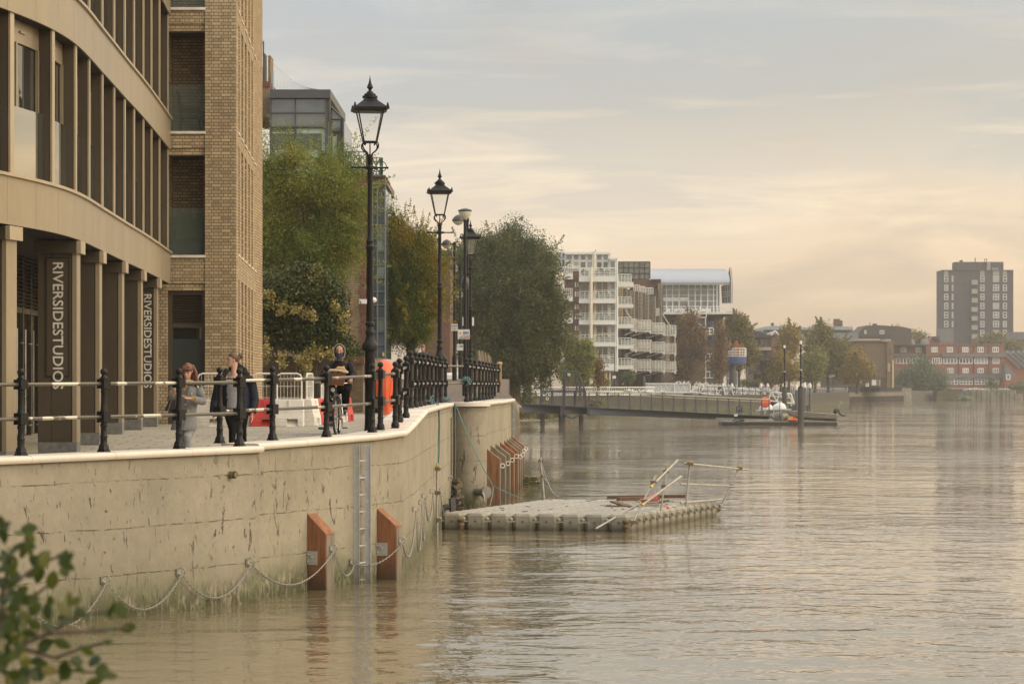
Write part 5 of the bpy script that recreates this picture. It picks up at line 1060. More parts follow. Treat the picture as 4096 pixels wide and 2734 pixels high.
for p,q in(((610,502),(608,580)),((665,502),(660,590)),((472,575),(472,628)),((472,575),(510,575)),((472,600),(510,600)),((472,630),(525,630)),((510,575),(655,680)),((510,602),(655,710)),((525,632),(640,712)),((520,605),(588,540)),((530,628),(610,560)),((588,538),(664,538)),((580,590),(664,588)),((655,590),(658,1145)),((660,675),(720,675)),((660,700),(720,700)),((650,725),(725,725)),((660,885),(720,885)),((660,940),(720,940)),((660,1030),(730,1030)),((640,1080),(735,1080)),((720,675),(720,725)),((690,675),(690,725)),((690,885),(690,940)),((718,885),(718,940)),((690,1030),(690,1080)),((724,1030),(724,1080)),((590,770),(655,700)),((600,830),(655,890))): ln(mb,B_,p,q,D-6,.085)
mb.build('escape_stair',M_WFR,ar)
# round blue-edged terrace
mb=MB(); c=P(*B_(878,938),D-4); rr=110/2.036*D/F; mb.lathe((c.x,c.y,c.z-.55),[(rr*.97,0),(rr,.25),(rr,1.1),(rr*.98,1.15)],30); mb.build('round_terrace',M_BLU,ar,True)
mb=MB(); zt=c.z+.6
for h in(0.05,.45,.85,1.3): mb.torus((c.x,c.y,zt+h),(0,0,1),rr*.98,.045,36,4)
for k in range(22): a=2*math.pi*k/22; mb.bar((c.x+rr*.98*math.cos(a),c.y+rr*.98*math.sin(a),zt),(c.x+rr*.98*math.cos(a),c.y+rr*.98*math.sin(a),zt+1.3),.045,4)
mb.build('terrace_railing',M_WFR,ar)
mb=MB(); c2=c
for k in range(16): x=c.x+random.uniform(-.6,.85)*rr; y=c.y+random.uniform(-.5,.5)*rr; mb.bar((x,y,zt),(x,y,zt+random.uniform(1.4,2.6)),.06,5)
mb.build('stacked_timber_chair',pm('orange_timber',(.42,.17,.06),.7),ar); mb=MB(); mb.bar((c.x,c.y,LZ),(c.x,c.y,c.z-.5),.5,10); mb.build('terrace_stem',M_MTL,ar)
rail(ar,B_,825,1030,914,1150,D-4,M_WFR,3,6,.06); block(ar,'lattice_glass',M_GB,B_,828,1034,912,1150,D-3.8,1)
# ---- middle distance
t=root('brown_house','dark brown brick house with a hipped roof and projecting porch','house',B_,1100,1150,430); block(t,'brick_wall',M_BRD,B_,1045,735,1195,1160,430,14); mb=MB(); a=[B_(*q) for q in((1028,695),(1085,700),(1198,742),(1190,755),(1028,750))]; mb.extr([(X(x,429),Z(y,429)) for x,y in a],428.5,444.5); mb.build('roof',M_DKF,t); block(t,'stone_band',M_BEI,B_,1070,830,1190,855,429.5,.5); block(t,'porch_roof',M_DKF,B_,1055,918,1160,940,428,3); block(t,'lower_roof',M_DKF,B_,1000,1018,1105,1050,427,3)
for x0,x1,y0,y1 in((1062,1088,760,825),(1095,1170,755,835),(1060,1075,860,910),(1115,1140,860,905),(1150,1168,860,905),(1108,1122,945,1010),(1065,1085,945,1010)): window(t,B_,x0,y0,x1,y1,429.9,M_DKF,M_GF,2,1,.12)
t=root('long_grey_building','long low blue-grey building with a curved roof end and brick chimney','building',B_,1500,800,560); M_BGR=pm('blue_grey_roofing',(.20,.22,.235),.6,.1,.1,.3)
block(t,'wall',M_BGR,B_,1126,690,1858,800,560,20); mb=MB(); a=[B_(*q) for q in((1126,690),(1130,665),(1200,655),(1330,665),(1560,672),(1620,660),(1850,664),(1858,690))]; mb.extr([(X(x,559),Z(y,559)) for x,y in a],558.6,580); mb.build('roof',pm('pale_zinc',(.30,.32,.33),.6,.1),t); block(t,'chimney',M_BRD,B_,1708,600,1752,665,560,2.5); block(t,'chimney',M_BRD,B_,1752,612,1772,660,560,2.5); block(t,'roof_vent',M_DKF,B_,1195,632,1212,655,565,2); block(t,'roof_vent',M_DKF,B_,1548,645,1570,665,565,2); block(t,'roof_vent',M_DKF,B_,1592,645,1620,665,565,2); window(t,B_,1640,676,1688,730,559.9,M_WFR,M_WHT,1,1,.2); block(t,'lower_roof',M_BGR,B_,1640,715,1900,782,552,8); block(t,'lower_roof',M_BGR,B_,1150,730,1480,790,552,8)
t=root('gabled_house','small house with a white bargeboard gable peeping over the trees','house',B_,1200,760,540); a=[B_(*q) for q in((1150,730),(1220,698),(1262,730))]; mb=MB(); mb.extr([(X(x,540),Z(y,540)) for x,y in a],540,548); mb.build('gable',M_BEI,t); mb=MB(); ln(mb,B_,(1190,732),(1222,697),539.8,.16); ln(mb,B_,(1222,697),(1252,732),539.8,.16); mb.build('bargeboard',M_WFR,t); block(t,'wall',M_BRD,B_,1155,732,1265,1130,540.2,7)
t=root('mansard_block','dark brown block with a sloping mansard left end above the warehouse','building',C_,730,800,640); a=[C_(*q) for q in((495,812),(498,770),(572,700),(690,696),(900,712),(970,728),(972,870),(495,870))]; mb=MB(); mb.extr([(X(x,640),Z(y,640)) for x,y in a],640,655); mb.build('wall',M_BLK,t); block(t,'slate_band',M_DKF,C_,495,775,800,800,639.8,.3); window(t,C_,694,742,734,772,639.9,M_WFR,M_GF,2,1,.15); window(t,C_,562,742,578,772,639.9,M_WFR,M_GF,1,1,.15); mb=MB(); ln(mb,C_,(608,672),(608,698),641,.1); mb.ball(P(*C_(652,692),641),.7,8,(1,1,.5)); mb.build('roof_vent',M_DKF,t)
t=root('brick_warehouse','windowless brown brick warehouse with a pale stone corner','building',C_,650,1200,500); M_WHS=brickmat('brown_warehouse_brick',(.20,.15,.09),(.165,.125,.078),(.14,.11,.08),.225,.075,.012,.4); block(t,'brick_wall',M_WHS,C_,400,842,760,1240,500,16); block(t,'corner_bay',M_BBR,C_,757,835,818,1240,499.7,16); block(t,'parapet',M_BEI,C_,742,818,792,838,500.5,6); block(t,'roof_plant',M_BEI,C_,495,815,700,832,502,5); block(t,'coping',M_DKF,C_,400,838,758,845,499.8,1); block(t,'stone_corner',pm('pale_yellow_stone',(.50,.41,.24),.8),C_,803,1000,817,1240,499.5,.6)
block(t,'arched_window',M_GF,C_,782,900,797,960,499.6,.2); window(t,C_,764,1030,784,1100,499.6,M_BEI,M_GF,1,2,.2); window(t,C_,500,1152,540,1200,499.9,M_WFR,M_GF,2,1,.2); window(t,C_,625,1160,664,1220,499.9,M_WFR,M_GF,3,1,.2); window(t,C_,402,1160,412,1205,499.9,M_WFR,M_GF,1,1,.15); window(t,C_,676,1170,700,1225,499.9,M_BEI,M_GF,1,1,.3); block(t,'white_panel',M_WFR,C_,574,1200,600,1230,499.8,.15); block(t,'lower_wall',M_BLK,C_,180,1150,760,1240,499.95,.3)
# ---- red brick terrace (d ~ 650)
D=650.0; M_TER=brickmat('orange_red_brick',(.35,.13,.075),(.29,.11,.066),(.2,.12,.09),.225,.075,.012,.4); M_LEAD=pm('grey_lead_hanging',(.15,.15,.155),.7,.1,.12,.6)
t=root('red_terrace','long red brick terrace with white windows and grey slate bands','terraced houses',C_,1500,1240,D); block(t,'brick_wall',M_TER,C_,1098,866,1780,1245,D,12); block(t,'brick_wall',M_TER,C_,815,866,1099,1245,D+2,10); block(t,'coping',M_LEAD,C_,815,862,1782,869,D-.2,3)
for a,b_ in((1235,1782),): block(t,'slate_band',M_LEAD,C_,a,942,b_,974,D-.7,.8); block(t,'slate_band',M_LEAD,C_,a,1124,b_,1157,D-.7,.8)
block(t,'slate_band',M_LEAD,C_,815,942,1096,974,D+1.3,.8); block(t,'slate_band',M_LEAD,C_,1100,955,1236,966,D-.3,.4)
for x in(874,1006): window(t,C_,x,888,x+54,934,D+2,M_WFR,M_GF,3,1,.22)
for i,x in enumerate((1144,1278,1413,1545,1676)): window(t,C_,x,887,x+54,933,D,M_WFR,M_GB if i==1 else M_GF,3,1,.22)
for x in(1282,1415,1546,1678): window(t,C_,x,1070,x+54,1113,D,M_WFR,M_GF,3,1,.22)
for x,w,n in((1248,122,4),(1385,118,4),(1518,118,4),(1676,60,3),(1150,84,4)): window(t,C_,x,980,x+w,1033,D,M_WFR,M_GF,n,1,.22)
for x,w,n in((822,10,1),(836,126,4),(974,116,4)): window(t,C_,x,980,x+w,1033,D+2,M_WFR,M_GF,n,1,.22)
for x,w,n in((1280,98,3),(1388,116,4),(1520,116,4),(1676,60,3)): window(t,C_,x,1160,x+w,1214,D,M_WFR,M_GF,n,2,.22)
for x in(968,1088): mb=MB(); c=P(*C_(x,850),D+1); mb.tube([c,c+Vector((.05,-.25,.05))],[1.15,.3],14); mb.bar(c,(c.x,c.y,c.z-1.6),.08); mb.build('satellite_dish',M_LEAD,t,True)
for x in(1383,1513,1643): mb=MB(); ln(mb,C_,(x,870),(x,1240),D-.1,.09); mb.build('downpipe',M_DKF,t)
t=root('red_gable_house','red brick gable end standing above the terrace roof left of the tower','house',C_,1170,850,690); a=[C_(*q) for q in((1115,870),(1122,845),(1156,795),(1215,840),(1215,870))]; mb=MB(); mb.extr([(X(x,690),Z(y,690)) for x,y in a],690,698); mb.build('gable',M_TER,t); a=[C_(*q) for q in((1156,794),(1212,794),(1218,840))]; mb=MB(); mb.extr([(X(x,689),Z(y,689)) for x,y in a],688.8,697); mb.build('roof',M_DKF,t)
for i in range(6):
    x=1782+i*48; t=root('sawtooth_house',('first','second','third','fourth','fifth','sixth')[i]+' steep-roofed red brick house counting right from the terrace end','house',C_,x+20,1230,660+i*2,'steep-roofed red brick houses'); a=[C_(*q) for q in((x,1210),(x,925),(x+140,1060),(x+140,1210))]; mb=MB(); mb.extr([(X(u,660+i*2),Z(v,660+i*2)) for u,v in a],660+i*2,667+i*2); mb.build('brick_wall',M_TER,t); mb=MB(); mb.slab(P(*C_(x-4,922),659.6+i*2),P(*C_(x+142,1060),659.6+i*2),P(*C_(x+142,1052),659.6+i*2)+Vector((0,3,0)),P(*C_(x-4,912),659.6+i*2)+Vector((0,3,0)),.8); mb.build('roof_slope',M_LEAD,t)
t=root('slate_lean_to','dark slate lean-to roof at the right end of the red terrace','building',C_,1840,1230,645); a=[C_(*q) for q in((1782,1030),(1905,1155),(1905,1205),(1782,1205))]; mb=MB(); mb.extr([(X(u,645),Z(v,645)) for u,v in a],645,649); mb.build('roof',M_LEAD,t); block(t,'brick_wall',M_TER,C_,1782,1150,1905,1245,644.8,4); window(t,C_,1796,1125,1832,1172,644.7,M_WFR,M_GB,1,1,.2)
# ---- tower block (d ~ 780)
D=780.0; M_TWR=brickmat('purple_brown_brick',(.092,.085,.09),(.08,.074,.078),(.08,.072,.073),.225,.075,.012,.4)
t=root('tower_block','tall dark brick tower block with white windows and a stack of balconies','tower block',C_,1500,850,D); block(t,'brick_wall',M_TWR,C_,1236,217,1858,900,D,10); block(t,'roof_housing',M_TWR,C_,1354,146,1772,220,D+1.5,6); block(t,'coping',M_DKF,C_,1235,216,1860,222,D-.3,1); block(t,'recess_shade',M_DKF,C_,1500,225,1545,860,D-.05,.1)  # flat dark strip painted for the shade of the balcony recess
M_TWF=pm('hazed_white_frame',(.42,.42,.41),.6,0,.12,.6); M_PALE=pm('pale_spandrel',(.30,.28,.25),.8,0,.1,.5)  # distance haze put into the tower colours: cooler brick, dimmed white frames
for x0,x1 in((1255,1292),(1570,1607),(1680,1735),(1766,1802)): block(t,'pale_panel',M_PALE,C_,x0,222,x1,262,D-.06,.1)
for k in range(8):
    y=265+78.8*k
    if k<6: window(t,C_,1255,y,1292,y+56,D,M_TWF,M_GF,1,2,.28); window(t,C_,1321,y,1336,y+56,D,M_TWF,M_GF,1,1,.3)
    window(t,C_,1570,y,1607,min(y+56,850),D,M_TWF,M_GB,1,2,.28)
    if k<7: window(t,C_,1680,y,1735,y+56,D,M_TWF,M_GB if k%3 else M_BEI,2,2,.28); window(t,C_,1766,y,1802,y+56,D,M_TWF,M_GF,1,2,.28)
    if k<7: block(t,'balcony',M_PALE,C_,1497,y+38,1547,y+78,D-1.4,1.3)
block(t,'lift_door',M_PALE,C_,1628,150,1658,218,D+1.4,.2); window(t,C_,1673,198,1727,218,D+1.5,M_PALE,M_GB,1,1,.3); mb=MB(); rb(mb,C_,1398,130,1418,146,D+3,2); ln(mb,C_,(1526,110),(1526,146),D+3,.15); ln(mb,C_,(1608,122),(1608,196),D+1.3,.12); ln(mb,C_,(1626,122),(1626,196),D+1.3,.12); ln(mb,C_,(1608,122),(1626,122),D+1.3,.12); mb.build('roof_mast',M_DKF,t)
t=root('creeper_wall','grey slate side block at the foot of the tower, left side','building',C_,1275,800,735); block(t,'slate_wall',M_LEAD,C_,1217,727,1338,840,735,6); block(t,'brick_wall',M_TER,C_,1217,838,1338,880,734.8,6)
t=root('slate_roofed_house','long grey slate roof behind the golden trees at the right edge','house',C_,1900,820,720); block(t,'roof',M_LEAD,C_,1855,755,2010,822,720,10); block(t,'brick_wall',M_WHS,C_,1862,822,2010,1000,720.3,9); window(t,C_,1870,835,1880,850,720.2,M_WFR,M_GF,1,1,.2)
# ---- river walls of the far bank
M_RW=concrete('far_bank_masonry',(.062,.056,.042),(.088,.078,.056),1.2,1.0); M_SHEET=pm('rusty_sheet_piling',(.10,.085,.07),.8,.2,.3,.6); M_FEN=pm('black_park_railing',(.03,.03,.032),.6)
def bankwall(label,pts,zt,mat,fence=None,pil=None,lab2=None):
    t=thing('embankment_wall',label,'river wall',(pts[0][0],pts[0][1],WATER)); mb=MB()
    for a,b_ in zip(pts,pts[1:]): mb.slab((a[0],a[1]-.4,WATER-.8),(b_[0],b_[1]-.4,WATER-.8),(b_[0],b_[1]-.4,zt),(a[0],a[1]-.4,zt),1.0)
    mb.build('masonry',mat,t)
    if pil:
        mb=MB()
        for a,b_ in zip(pts,pts[1:]):
            a,b_=Vector(a),Vector(b_); n=int((b_-a).length/1.0)
            for i in range(n): q=a.lerp(b_,(i+.5)/n); mb.box(q.x-.3,q.x+.3,q.y-.75,q.y-.42,WATER-.8,pil)
        mb.build('sheet_piling',M_SHEET,t)
    if fence:
        f=thing('bank_railing',lab2,'railing',(pts[0][0],pts[0][1],zt)); mb=MB()
        for a,b_ in zip(pts,pts[1:]):
            a,b_=Vector(a),Vector(b_); n=max(2,int((b_-a).length/fence[0]))
            for hh in fence[2]: mb.bar((a.x,a.y-.1,zt+hh),(b_.x,b_.y-.1,zt+hh),fence[4],4)
            for i in range(n+1): q=a.lerp(b_,i/n); mb.bar((q.x,q.y-.1,zt),(q.x,q.y-.1,zt+fence[1]),fence[4],4)
        mb.build('rails',fence[3],f)
    return t
bankwall('tan masonry river wall below the white lattice railing, behind the pier',[(-4,135),(-5,165),(-2,240),(1.5,285),(24,318)],LZ+.15,M_RW)
f=thing('lattice_railing','white lattice railing along the promenade behind the pier','railing',(1.5,285,LZ)); mb=MB()
a,b_=Vector((.6,280,LZ)),Vector((17.6,309,LZ)); 
for k in range(62):
    q0=a.lerp(b_,k/62); q1=a.lerp(b_,min(1,(k+1.6)/62)); mb.bar(q0+Vector((0,0,.2)),q1+Vector((0,0,1.05)),.022,4); mb.bar(q1+Vector((0,0,.2)),q0+Vector((0,0,1.05)),.022,4)
for h in(.2,.62,1.12): mb.bar(a+Vector((0,0,h)),b_+Vector((0,0,h)),.05,4)
mb.build('lattice',M_WFR,f)
bankwall('dark river wall under the vaulted office promenade',[(24,318),(38,345),(58,430)],LZ+.1,M_RW,(2.2,1.1,(.5,1.05),M_FEN,.04),None,'thin dark railing along the promenade under the vaulted office')
bankwall('stepped grey river wall with sheet piling below the brown warehouse',[(58,430),(66,490),(84.5,540)],LZ-.12,pm('grey_tan_masonry',(.15,.135,.105),.85,0,.25,.5),(.55,1.25,(.15,1.15),M_FEN,.075),-2.4,'black park railing on the river wall before the brown warehouse')
bankwall('low dark bank wall in front of the red terrace',[(93,548),(112,566),(150,596),(300,640)],LZ+.1,M_RW)
t=thing('wharf_corner','white concrete wharf corner with timber facing left of the weeping willow','wharf',(85,540,WATER)); a=P(*C_(820,1240),538); b_=P(*C_(862,1340),538); mb=MB(); mb.box(a.x,b_.x,538,544,WATER-.8,a.z); mb.build('white_wall',M_WHT,t)
for k in range(9): mb=MB(); x=P(*C_(868+k*11,1240),539).x; mb.tube([(x,538.6,WATER-.8),(x,538.6,a.z-.05-.1*random.random())],.27,7); mb.build('fender_pile',pm('bleached_pile',(.30,.27,.22),.9,0,.25,1),t,True)
mb=MB(); rb(mb,C_,862,1240,960,1345,539.2,4); mb.build('wharf_wall',M_RW,t)
# timber jetty with gulls (d ~ 545)
D=543.0; t=thing('timber_jetty','old grey timber jetty on piles standing in the river before the red terrace','jetty',(X(3960,D),D,WATER)); M_PIL=pm('grey_green_pile',(.17,.16,.125),.9,0,.3,1)
mb=MB(); rb(mb,C_,1440,1268,1845,1290,D,7); mb.build('deck',M_PIL,t)
for x in(1450,1475,1500,1525,1545,1590,1635,1665,1690,1720,1750,1770,1800,1830,1850,1875,1900): 
    mb=MB(); top=P(*C_(x,1262+random.uniform(-6,10)+(25 if x>1845 else 0)),D-.4); mb.tube([(top.x,top.y,WATER-1),top],.95 if x%3 else 1.25,7); mb.build('pile',M_PIL,t,True)
mb=MB()
for k in range(14): c=P(*C_(1412+k*4.5,1335),D+random.uniform(-1,2)); mb.ball((c.x,c.y,WATER+random.uniform(-.2,.6)),random.uniform(.7,1.5),7,(1,1,.7))
mb.build('weedy_rubble',pm('weedy_stone',(.10,.11,.06),.9,0,.4,1),t,True)
mb=MB(); rb(mb,C_,1296,1252,1420,1290,D+12,3); t2=thing('bank_revetment','dark timber revetment between the weeping willow and the jetty','revetment',(X(3830,D),D+12,WATER)); mb.build('planking',M_BLK,t2)
# ================================================================== street lamps
M_LGL=bpy.data.materials.new('lantern_glass'); M_LGL.use_nodes=True; nt=M_LGL.node_tree; bs=nt.nodes['Principled BSDF']; bs.inputs['Roughness'].default_value=.05; bs.inputs['Base Color'].default_value=(.7,.7,.66,1); tb=N(nt,'ShaderNodeBsdfTransparent'); mx=N(nt,'ShaderNodeMixShader'); mx.inputs[0].default_value=.10; nt.links.new(tb.outputs[0],mx.inputs[1]); nt.links.new(bs.outputs[0],mx.inputs[2]); nt.links.new(mx.outputs[0],nt.nodes['Material Output'].inputs[0])
def lantern_lamp(label,loc,dark=True,frost=False):
    t=thing('lantern_street_lamp',label,'street lamp',(0,0,0),'black lantern lamps along the river path'); n=14; mb=MB()
    mb.lathe((0,0,0),[(.13,0),(.13,.05),(.105,.08),(.098,.30),(.095,1.52),(.10,1.55),(.14,1.57),(.15,1.62),(.15,1.68),(.115,1.73),(.085,1.80),(.075,1.86),(.088,1.90),(.088,1.93),(.068,1.96),(.062,2.02),(.09,2.05),(.09,2.09),(.06,2.12),(.055,3.45),(.075,3.48),(.08,3.53),(.06,3.56),(.056,3.60),(.075,3.63),(.06,3.66),(.047,3.70),(.044,5.10),(.052,5.12),(.056,5.24),(.03,5.26),(.03,5.27)],n); mb.build('lamp_post',M_IRON,t,True)
    mb=MB(); mb.tube([(-.33,0,5.02),(.33,0,5.02)],.017,8); mb.ball((0,0,5.02),.066,10)
    for s in(-1,1): mb.ball((s*.33,0,5.02),.024,8); mb.tube([(s*.03,0,5.02),(s*.15,0,5.02)],[.036,.018],8)
    mb.build('ladder_bar',M_IRON,t,True)
    mb=MB(); mb.bar((0,0,5.2),(0,0,5.50),.012,6)
    for k in range(4):
        a=math.pi/4+k*math.pi/2; c,s=math.cos(a),math.sin(a); mb.tube([(c*r,s*r,z) for r,z in((.04,5.22),(.07,5.29),(.15,5.335),(.205,5.39),(.21,5.45),(.18,5.49),(.14,5.475),(.12,5.45))],.014,6)
    mb.build('cradle',M_IRON,t,True)
    B,T,zb,zt=.17,.335,5.50,6.08; mb=MB(); sq=lambda r,z:[(r*math.cos(math.pi/4+k*math.pi/2),r*math.sin(math.pi/4+k*math.pi/2),z) for k in range(4)]
    lo,hi=sq(B,zb),sq(T,zt)
    for k in range(4): mb.bar(lo[k],hi[k],.014,5); mb.bar(lo[k],lo[(k+1)%4],.016,5); mb.bar(hi[k],hi[(k+1)%4],.018,5)
    mb.build('lantern_frame',M_IRON,t)
    mb=MB(); mb.add(sq(B-.004,zb)+sq(T-.004,zt),[(k,(k+1)%4,4+(k+1)%4,4+k) for k in range(4)]); mb.build('lantern_glass',M_LGL if not frost else pm('frosted_lantern_glass',(.50,.49,.42),.4),t)
    mb=MB(); mb.frust((0,0,0),.40,.44,6.07,6.09); mb.frust((0,0,0),.44,.45,6.092,6.14); mb.frust((0,0,0),.44,.33,6.142,6.20); mb.frust((0,0,0),.33,.2,6.202,6.275); mb.frust((0,0,0),.2,.15,6.277,6.33)
    for k in range(4): a=math.pi/4+k*math.pi/2; mb.frust((.435*math.cos(a),.435*math.sin(a)),.05,.015,6.10,6.22,4)
    mb.build('lantern_roof',M_IRON,t)
    mb=MB(); mb.lathe((0,0,0),[(.145,6.33),(.145,6.37),(.11,6.375),(.11,6.41),(.07,6.42),(.06,6.45),(.025,6.47),(.035,6.50),(.06,6.53),(.05,6.56),(.025,6.62),(.01,6.70),(.002,6.76)],12); mb.build('finial',M_IRON,t,True)
    t.location=loc; return t
L1=lantern_lamp('nearest and tallest black lantern lamp post, standing beside the orange lifebuoy case',(X(1480,47.2),47.2,gz(47.2)+.0)); L1.rotation_euler=(0,0,R(8))
def lampcopy(label,px,topy,d,rz=8,src=None): z=Z(topy,d)-6.76; return dup(src or L1,(X(px,d),d,z),R(rz),label)
lampcopy('second black lantern lamp post, rising between the hornbeam and the iron railings',1759,673,67.8,5)
lampcopy('third black lantern lamp post, standing by the cyclists notice',1882,878,89.5,12)
LF=lantern_lamp('hazy lantern lamp before the dark willow, left of a close pair',(0,0,0),frost=True); LF.location=(X(2004,258),258,Z(1316,258)-6.76)
lampcopy('hazy lantern lamp before the dark willow, right of the close pair',2040,1331,277,20,LF); lampcopy('hazy lantern lamp standing alone before the dark willow near the pier cage',2121,1353,310,30,LF)
M_DOME=pm('dark_lamp_dome',(.035,.037,.04),.35,.2,.1,4); M_BOWL=pm('frosted_lamp_bowl',(.62,.60,.50),.3,0,.05,4)
def globe_lamp(label,px,py,d,w,ppx,zb,up=False,group='modern globe lamps along the river path'):
    h=P(px,py,d); r=w/2*d/F; t=thing('globe_street_lamp',label,'street lamp',(X(ppx,d),d,zb),group); x=X(ppx,d)
    mb=MB(); top=h.z+(r*.2 if not up else -r*1.2); mb.tube([(x,d,zb),(x,d,zb+1.1)],[.10,.10],10); mb.tube([(x,d,zb+1.1),(x,d,top)],[.062,.05],10)
    if not up: mb.tube([(x,d,top-.02),(h.x,d,top-.02)],.035,8); mb.bar((x,d,top-.1),(x,d,top+.06),.065,10)
    mb.build('lamp_post',M_IRON,t,True)
    if up:
        mb=MB(); mb.lathe(tuple(h),[(.06,-r*1.25),(r*.45,-r*1.05),(r*.85,-r*.6),(r*.98,0),(r*.9,.02)],18); mb.build('lamp_bowl',M_BOWL,t,True); mb=MB(); mb.lathe((h.x,h.y,h.z),[(r*1.02,.0),(r*1.06,.05),(r*.6,.09),(r*.2,.12)],18); mb.build('lamp_cap',M_DOME,t,True)
    else:
        mb=MB(); mb.lathe(tuple(h),[(r*1.05,-.03),(r*1.05,.02),(r*.95,r*.3),(r*.68,r*.68),(r*.3,r*.92),(.01,r)],18); mb.build('lamp_dome',M_DOME,t,True); mb=MB(); mb.lathe(tuple(h),[(.02,-r*.78),(r*.4,-r*.7),(r*.75,-r*.45),(r*.94,-.03)],18); mb.build('lamp_bowl',M_BOWL,t,True)
    return t
globe_lamp('goblet-shaped lamp on a tall post beside the third lantern',1860,846,88,52,1860,-.45,True)
globe_lamp('dome lamp just left of the goblet lamp, its arm hidden behind it',1833,882,95,47,1870,-.1)
globe_lamp('dome lamp on an arm before the willow, highest one left of the notices',1787,978,106,42,1818,.1)
globe_lamp('dome lamp lower and further left of the notices',1814,1075,119,39,1841,.2)
globe_lamp('small dome lamp behind the hanging black ball',1838,1180,142,31,1862,-.6)
GL=['first','second','third','fourth','fifth','sixth','seventh','eighth','ninth','tenth','eleventh']
for i,(px,py,d) in enumerate(((2325,1397,290),(2388,1406,304),(2449,1413,318),(2505,1421,332),(2558,1426,344),(2598,1439,362),(2642,1443,372),(2694,1450,384),(2737,1454,396),(2800,1454,404),(2863,1457,412))):
    globe_lamp(GL[i]+' of the row of dome lamps on the far promenade, counting from the willow',px,py,d,18 if i<6 else 15,px+10,LZ)
for nm,px,py,d in(('dome lamp before the golden trees with a red light',3326,1474,470),('dome lamp just left of the warehouse doorway',3429,1474,490),('dome lamp at the warehouse corner',3508,1479,494)): globe_lamp(nm,px,py,d,12,px+6,LZ,False,'dome lamps before the brown warehouse')
t=thing('camera_dome','black teardrop camera dome hanging beside the third lantern post','security camera',P(1860,1130,88.4)); c=P(1860,1130,88.2); mb=MB(); mb.lathe(tuple(c),[(.02,-.235),(.10,-.215),(.12,-.15),(.125,-.08),(.14,-.07),(.145,.02),(.12,.13),(.07,.20),(.03,.235)],16); mb.build('housing',M_DOME,t,True); mb=MB(); q=P(1882,1094,88.3); mb.tube([(q.x,q.y,q.z),(c.x-.05,q.y,q.z)],.045,8); mb.tube([(c.x,c.y,c.z+.2),(c.x,c.y,q.z)],.03,8); mb.build('bracket',M_IRON,t)
M_SGN=pm('white_sign_face',(.66,.66,.64),.5,0,.03,2); M_SB=pm('blue_print',(.06,.20,.42),.6); M_SR=pm('red_print',(.50,.06,.05),.6); M_SGY=pm('grey_print',(.30,.30,.31),.6)
def bike_icon(mb,c,s,y):
    for dx in(-.5,.5): mb.torus((c[0]+dx*s,y,c[1]-.1*s),(0,1,0),.3*s,.05*s,14,4)
    for p,q in(((-.5,-.1),(-.2,.35)),((-.2,.35),(.35,.35)),((.5,-.1),(.3,.55)),((.0,-.1),(.35,.35)),((-.2,.35),(0,-.1)),((.3,.55),(.5,.58)),((-.3,.5),(-.1,.5))): mb.bar((c[0]+p[0]*s,y,c[1]+p[1]*s),(c[0]+q[0]*s,y,c[1]+q[1]*s),.05*s,4)
def man_icon(mb,c,h,y):
    mb.tube([(c[0],y-.004,c[1]+h*.42),(c[0],y+.004,c[1]+h*.42)],h*.11,10); mb.tube([(c[0],y,c[1]+h*.25),(c[0],y,c[1]-.08*h)],[.13*h,.1*h],6,flat=.2)
    for s in(-1,1): mb.bar((c[0]+s*.12*h,y,c[1]+.22*h),(c[0]+s*.17*h,y,c[1]-.08*h),.04*h,4); mb.bar((c[0]+s*.06*h,y,c[1]-.08*h),(c[0]+s*.08*h,y,c[1]-.5*h),.05*h,4)
def notice(label,x0,y0,x1,y1,d,kind):
    a,b_=P(x0,y0,d),P(x1,y1,d); t=thing('notice_sign',label,'notice sign',((a.x+b_.x)/2,d,b_.z),'white notices on the lamp posts'); mb=MB(); mb.box(a.x,b_.x,d,d+.02,b_.z,a.z); mb.build('sign_plate',M_SGN,t); w,h=b_.x-a.x,a.z-b_.z; y=d-.006
    if kind=='blank': return t
    if kind=='bike': mb=MB(); bike_icon(mb,(a.x+w*.3,b_.z+h*.68),w*.24,y); bike_icon(mb,(a.x+w*.7,b_.z+h*.68),w*.24,y); mb.build('bicycle_symbol',M_SB,t); mb=MB(); [mb.box(a.x+w*.3,a.x+w*.7,y,y+.003,b_.z+h*k,b_.z+h*(k+.05)) for k in(.18,.3)]; mb.build('printed_line',M_SR,t); return t
    mb=MB(); bike_icon(mb,(a.x+w*.2,b_.z+h*.60),w*.13,y); mb.build('bicycle_symbol',M_SR,t); mb=MB()
    for k,s in((.5,.9),(.62,1),(.74,.8),(.86,1)): man_icon(mb,(a.x+w*k,b_.z+h*.66),h*.36*s,y)
    mb.build('people_symbol',M_SB,t); rot=Matrix(((1,0,0,0),(0,0,-1,0),(0,1,0,0),(0,0,0,1)))
    if kind=='full':
        for s,sz,zz,m_ in(('CYCLISTS',.085,.30,M_SR),('Please give way',.055,.17,M_SGY),('Cycle with care',.055,.08,M_SGY)):
            o=text_mesh(s,sz,'lettering',m_,t,Matrix.Translation((a.x+w*(.25 if s=='CYCLISTS' else .12),y,b_.z+h*zz))@rot,.002)
    return t
notice('largest white notice, with a red bicycle and blue people',1831,1317,1879,1356,86.5,'full'); notice('white notice with two blue bicycles, left of the largest',1805,1294,1831,1323,105.6,'bike'); notice('small white notice below the largest one',1827,1375,1854,1401,117.5,'people'); notice('plain white notice half hidden behind the lamp posts',1850,1268,1896,1302,96,'blank')
for i,(px,py,d) in enumerate(((2397,1502,303.5),(2456,1507,317.5),(2512,1506,331.5),(2563,1502,343.5))): notice(('first','second','third','fourth')[i]+' small white notice on the far promenade lamps',px-6,py-5,px+8,py+6,d,'blank')
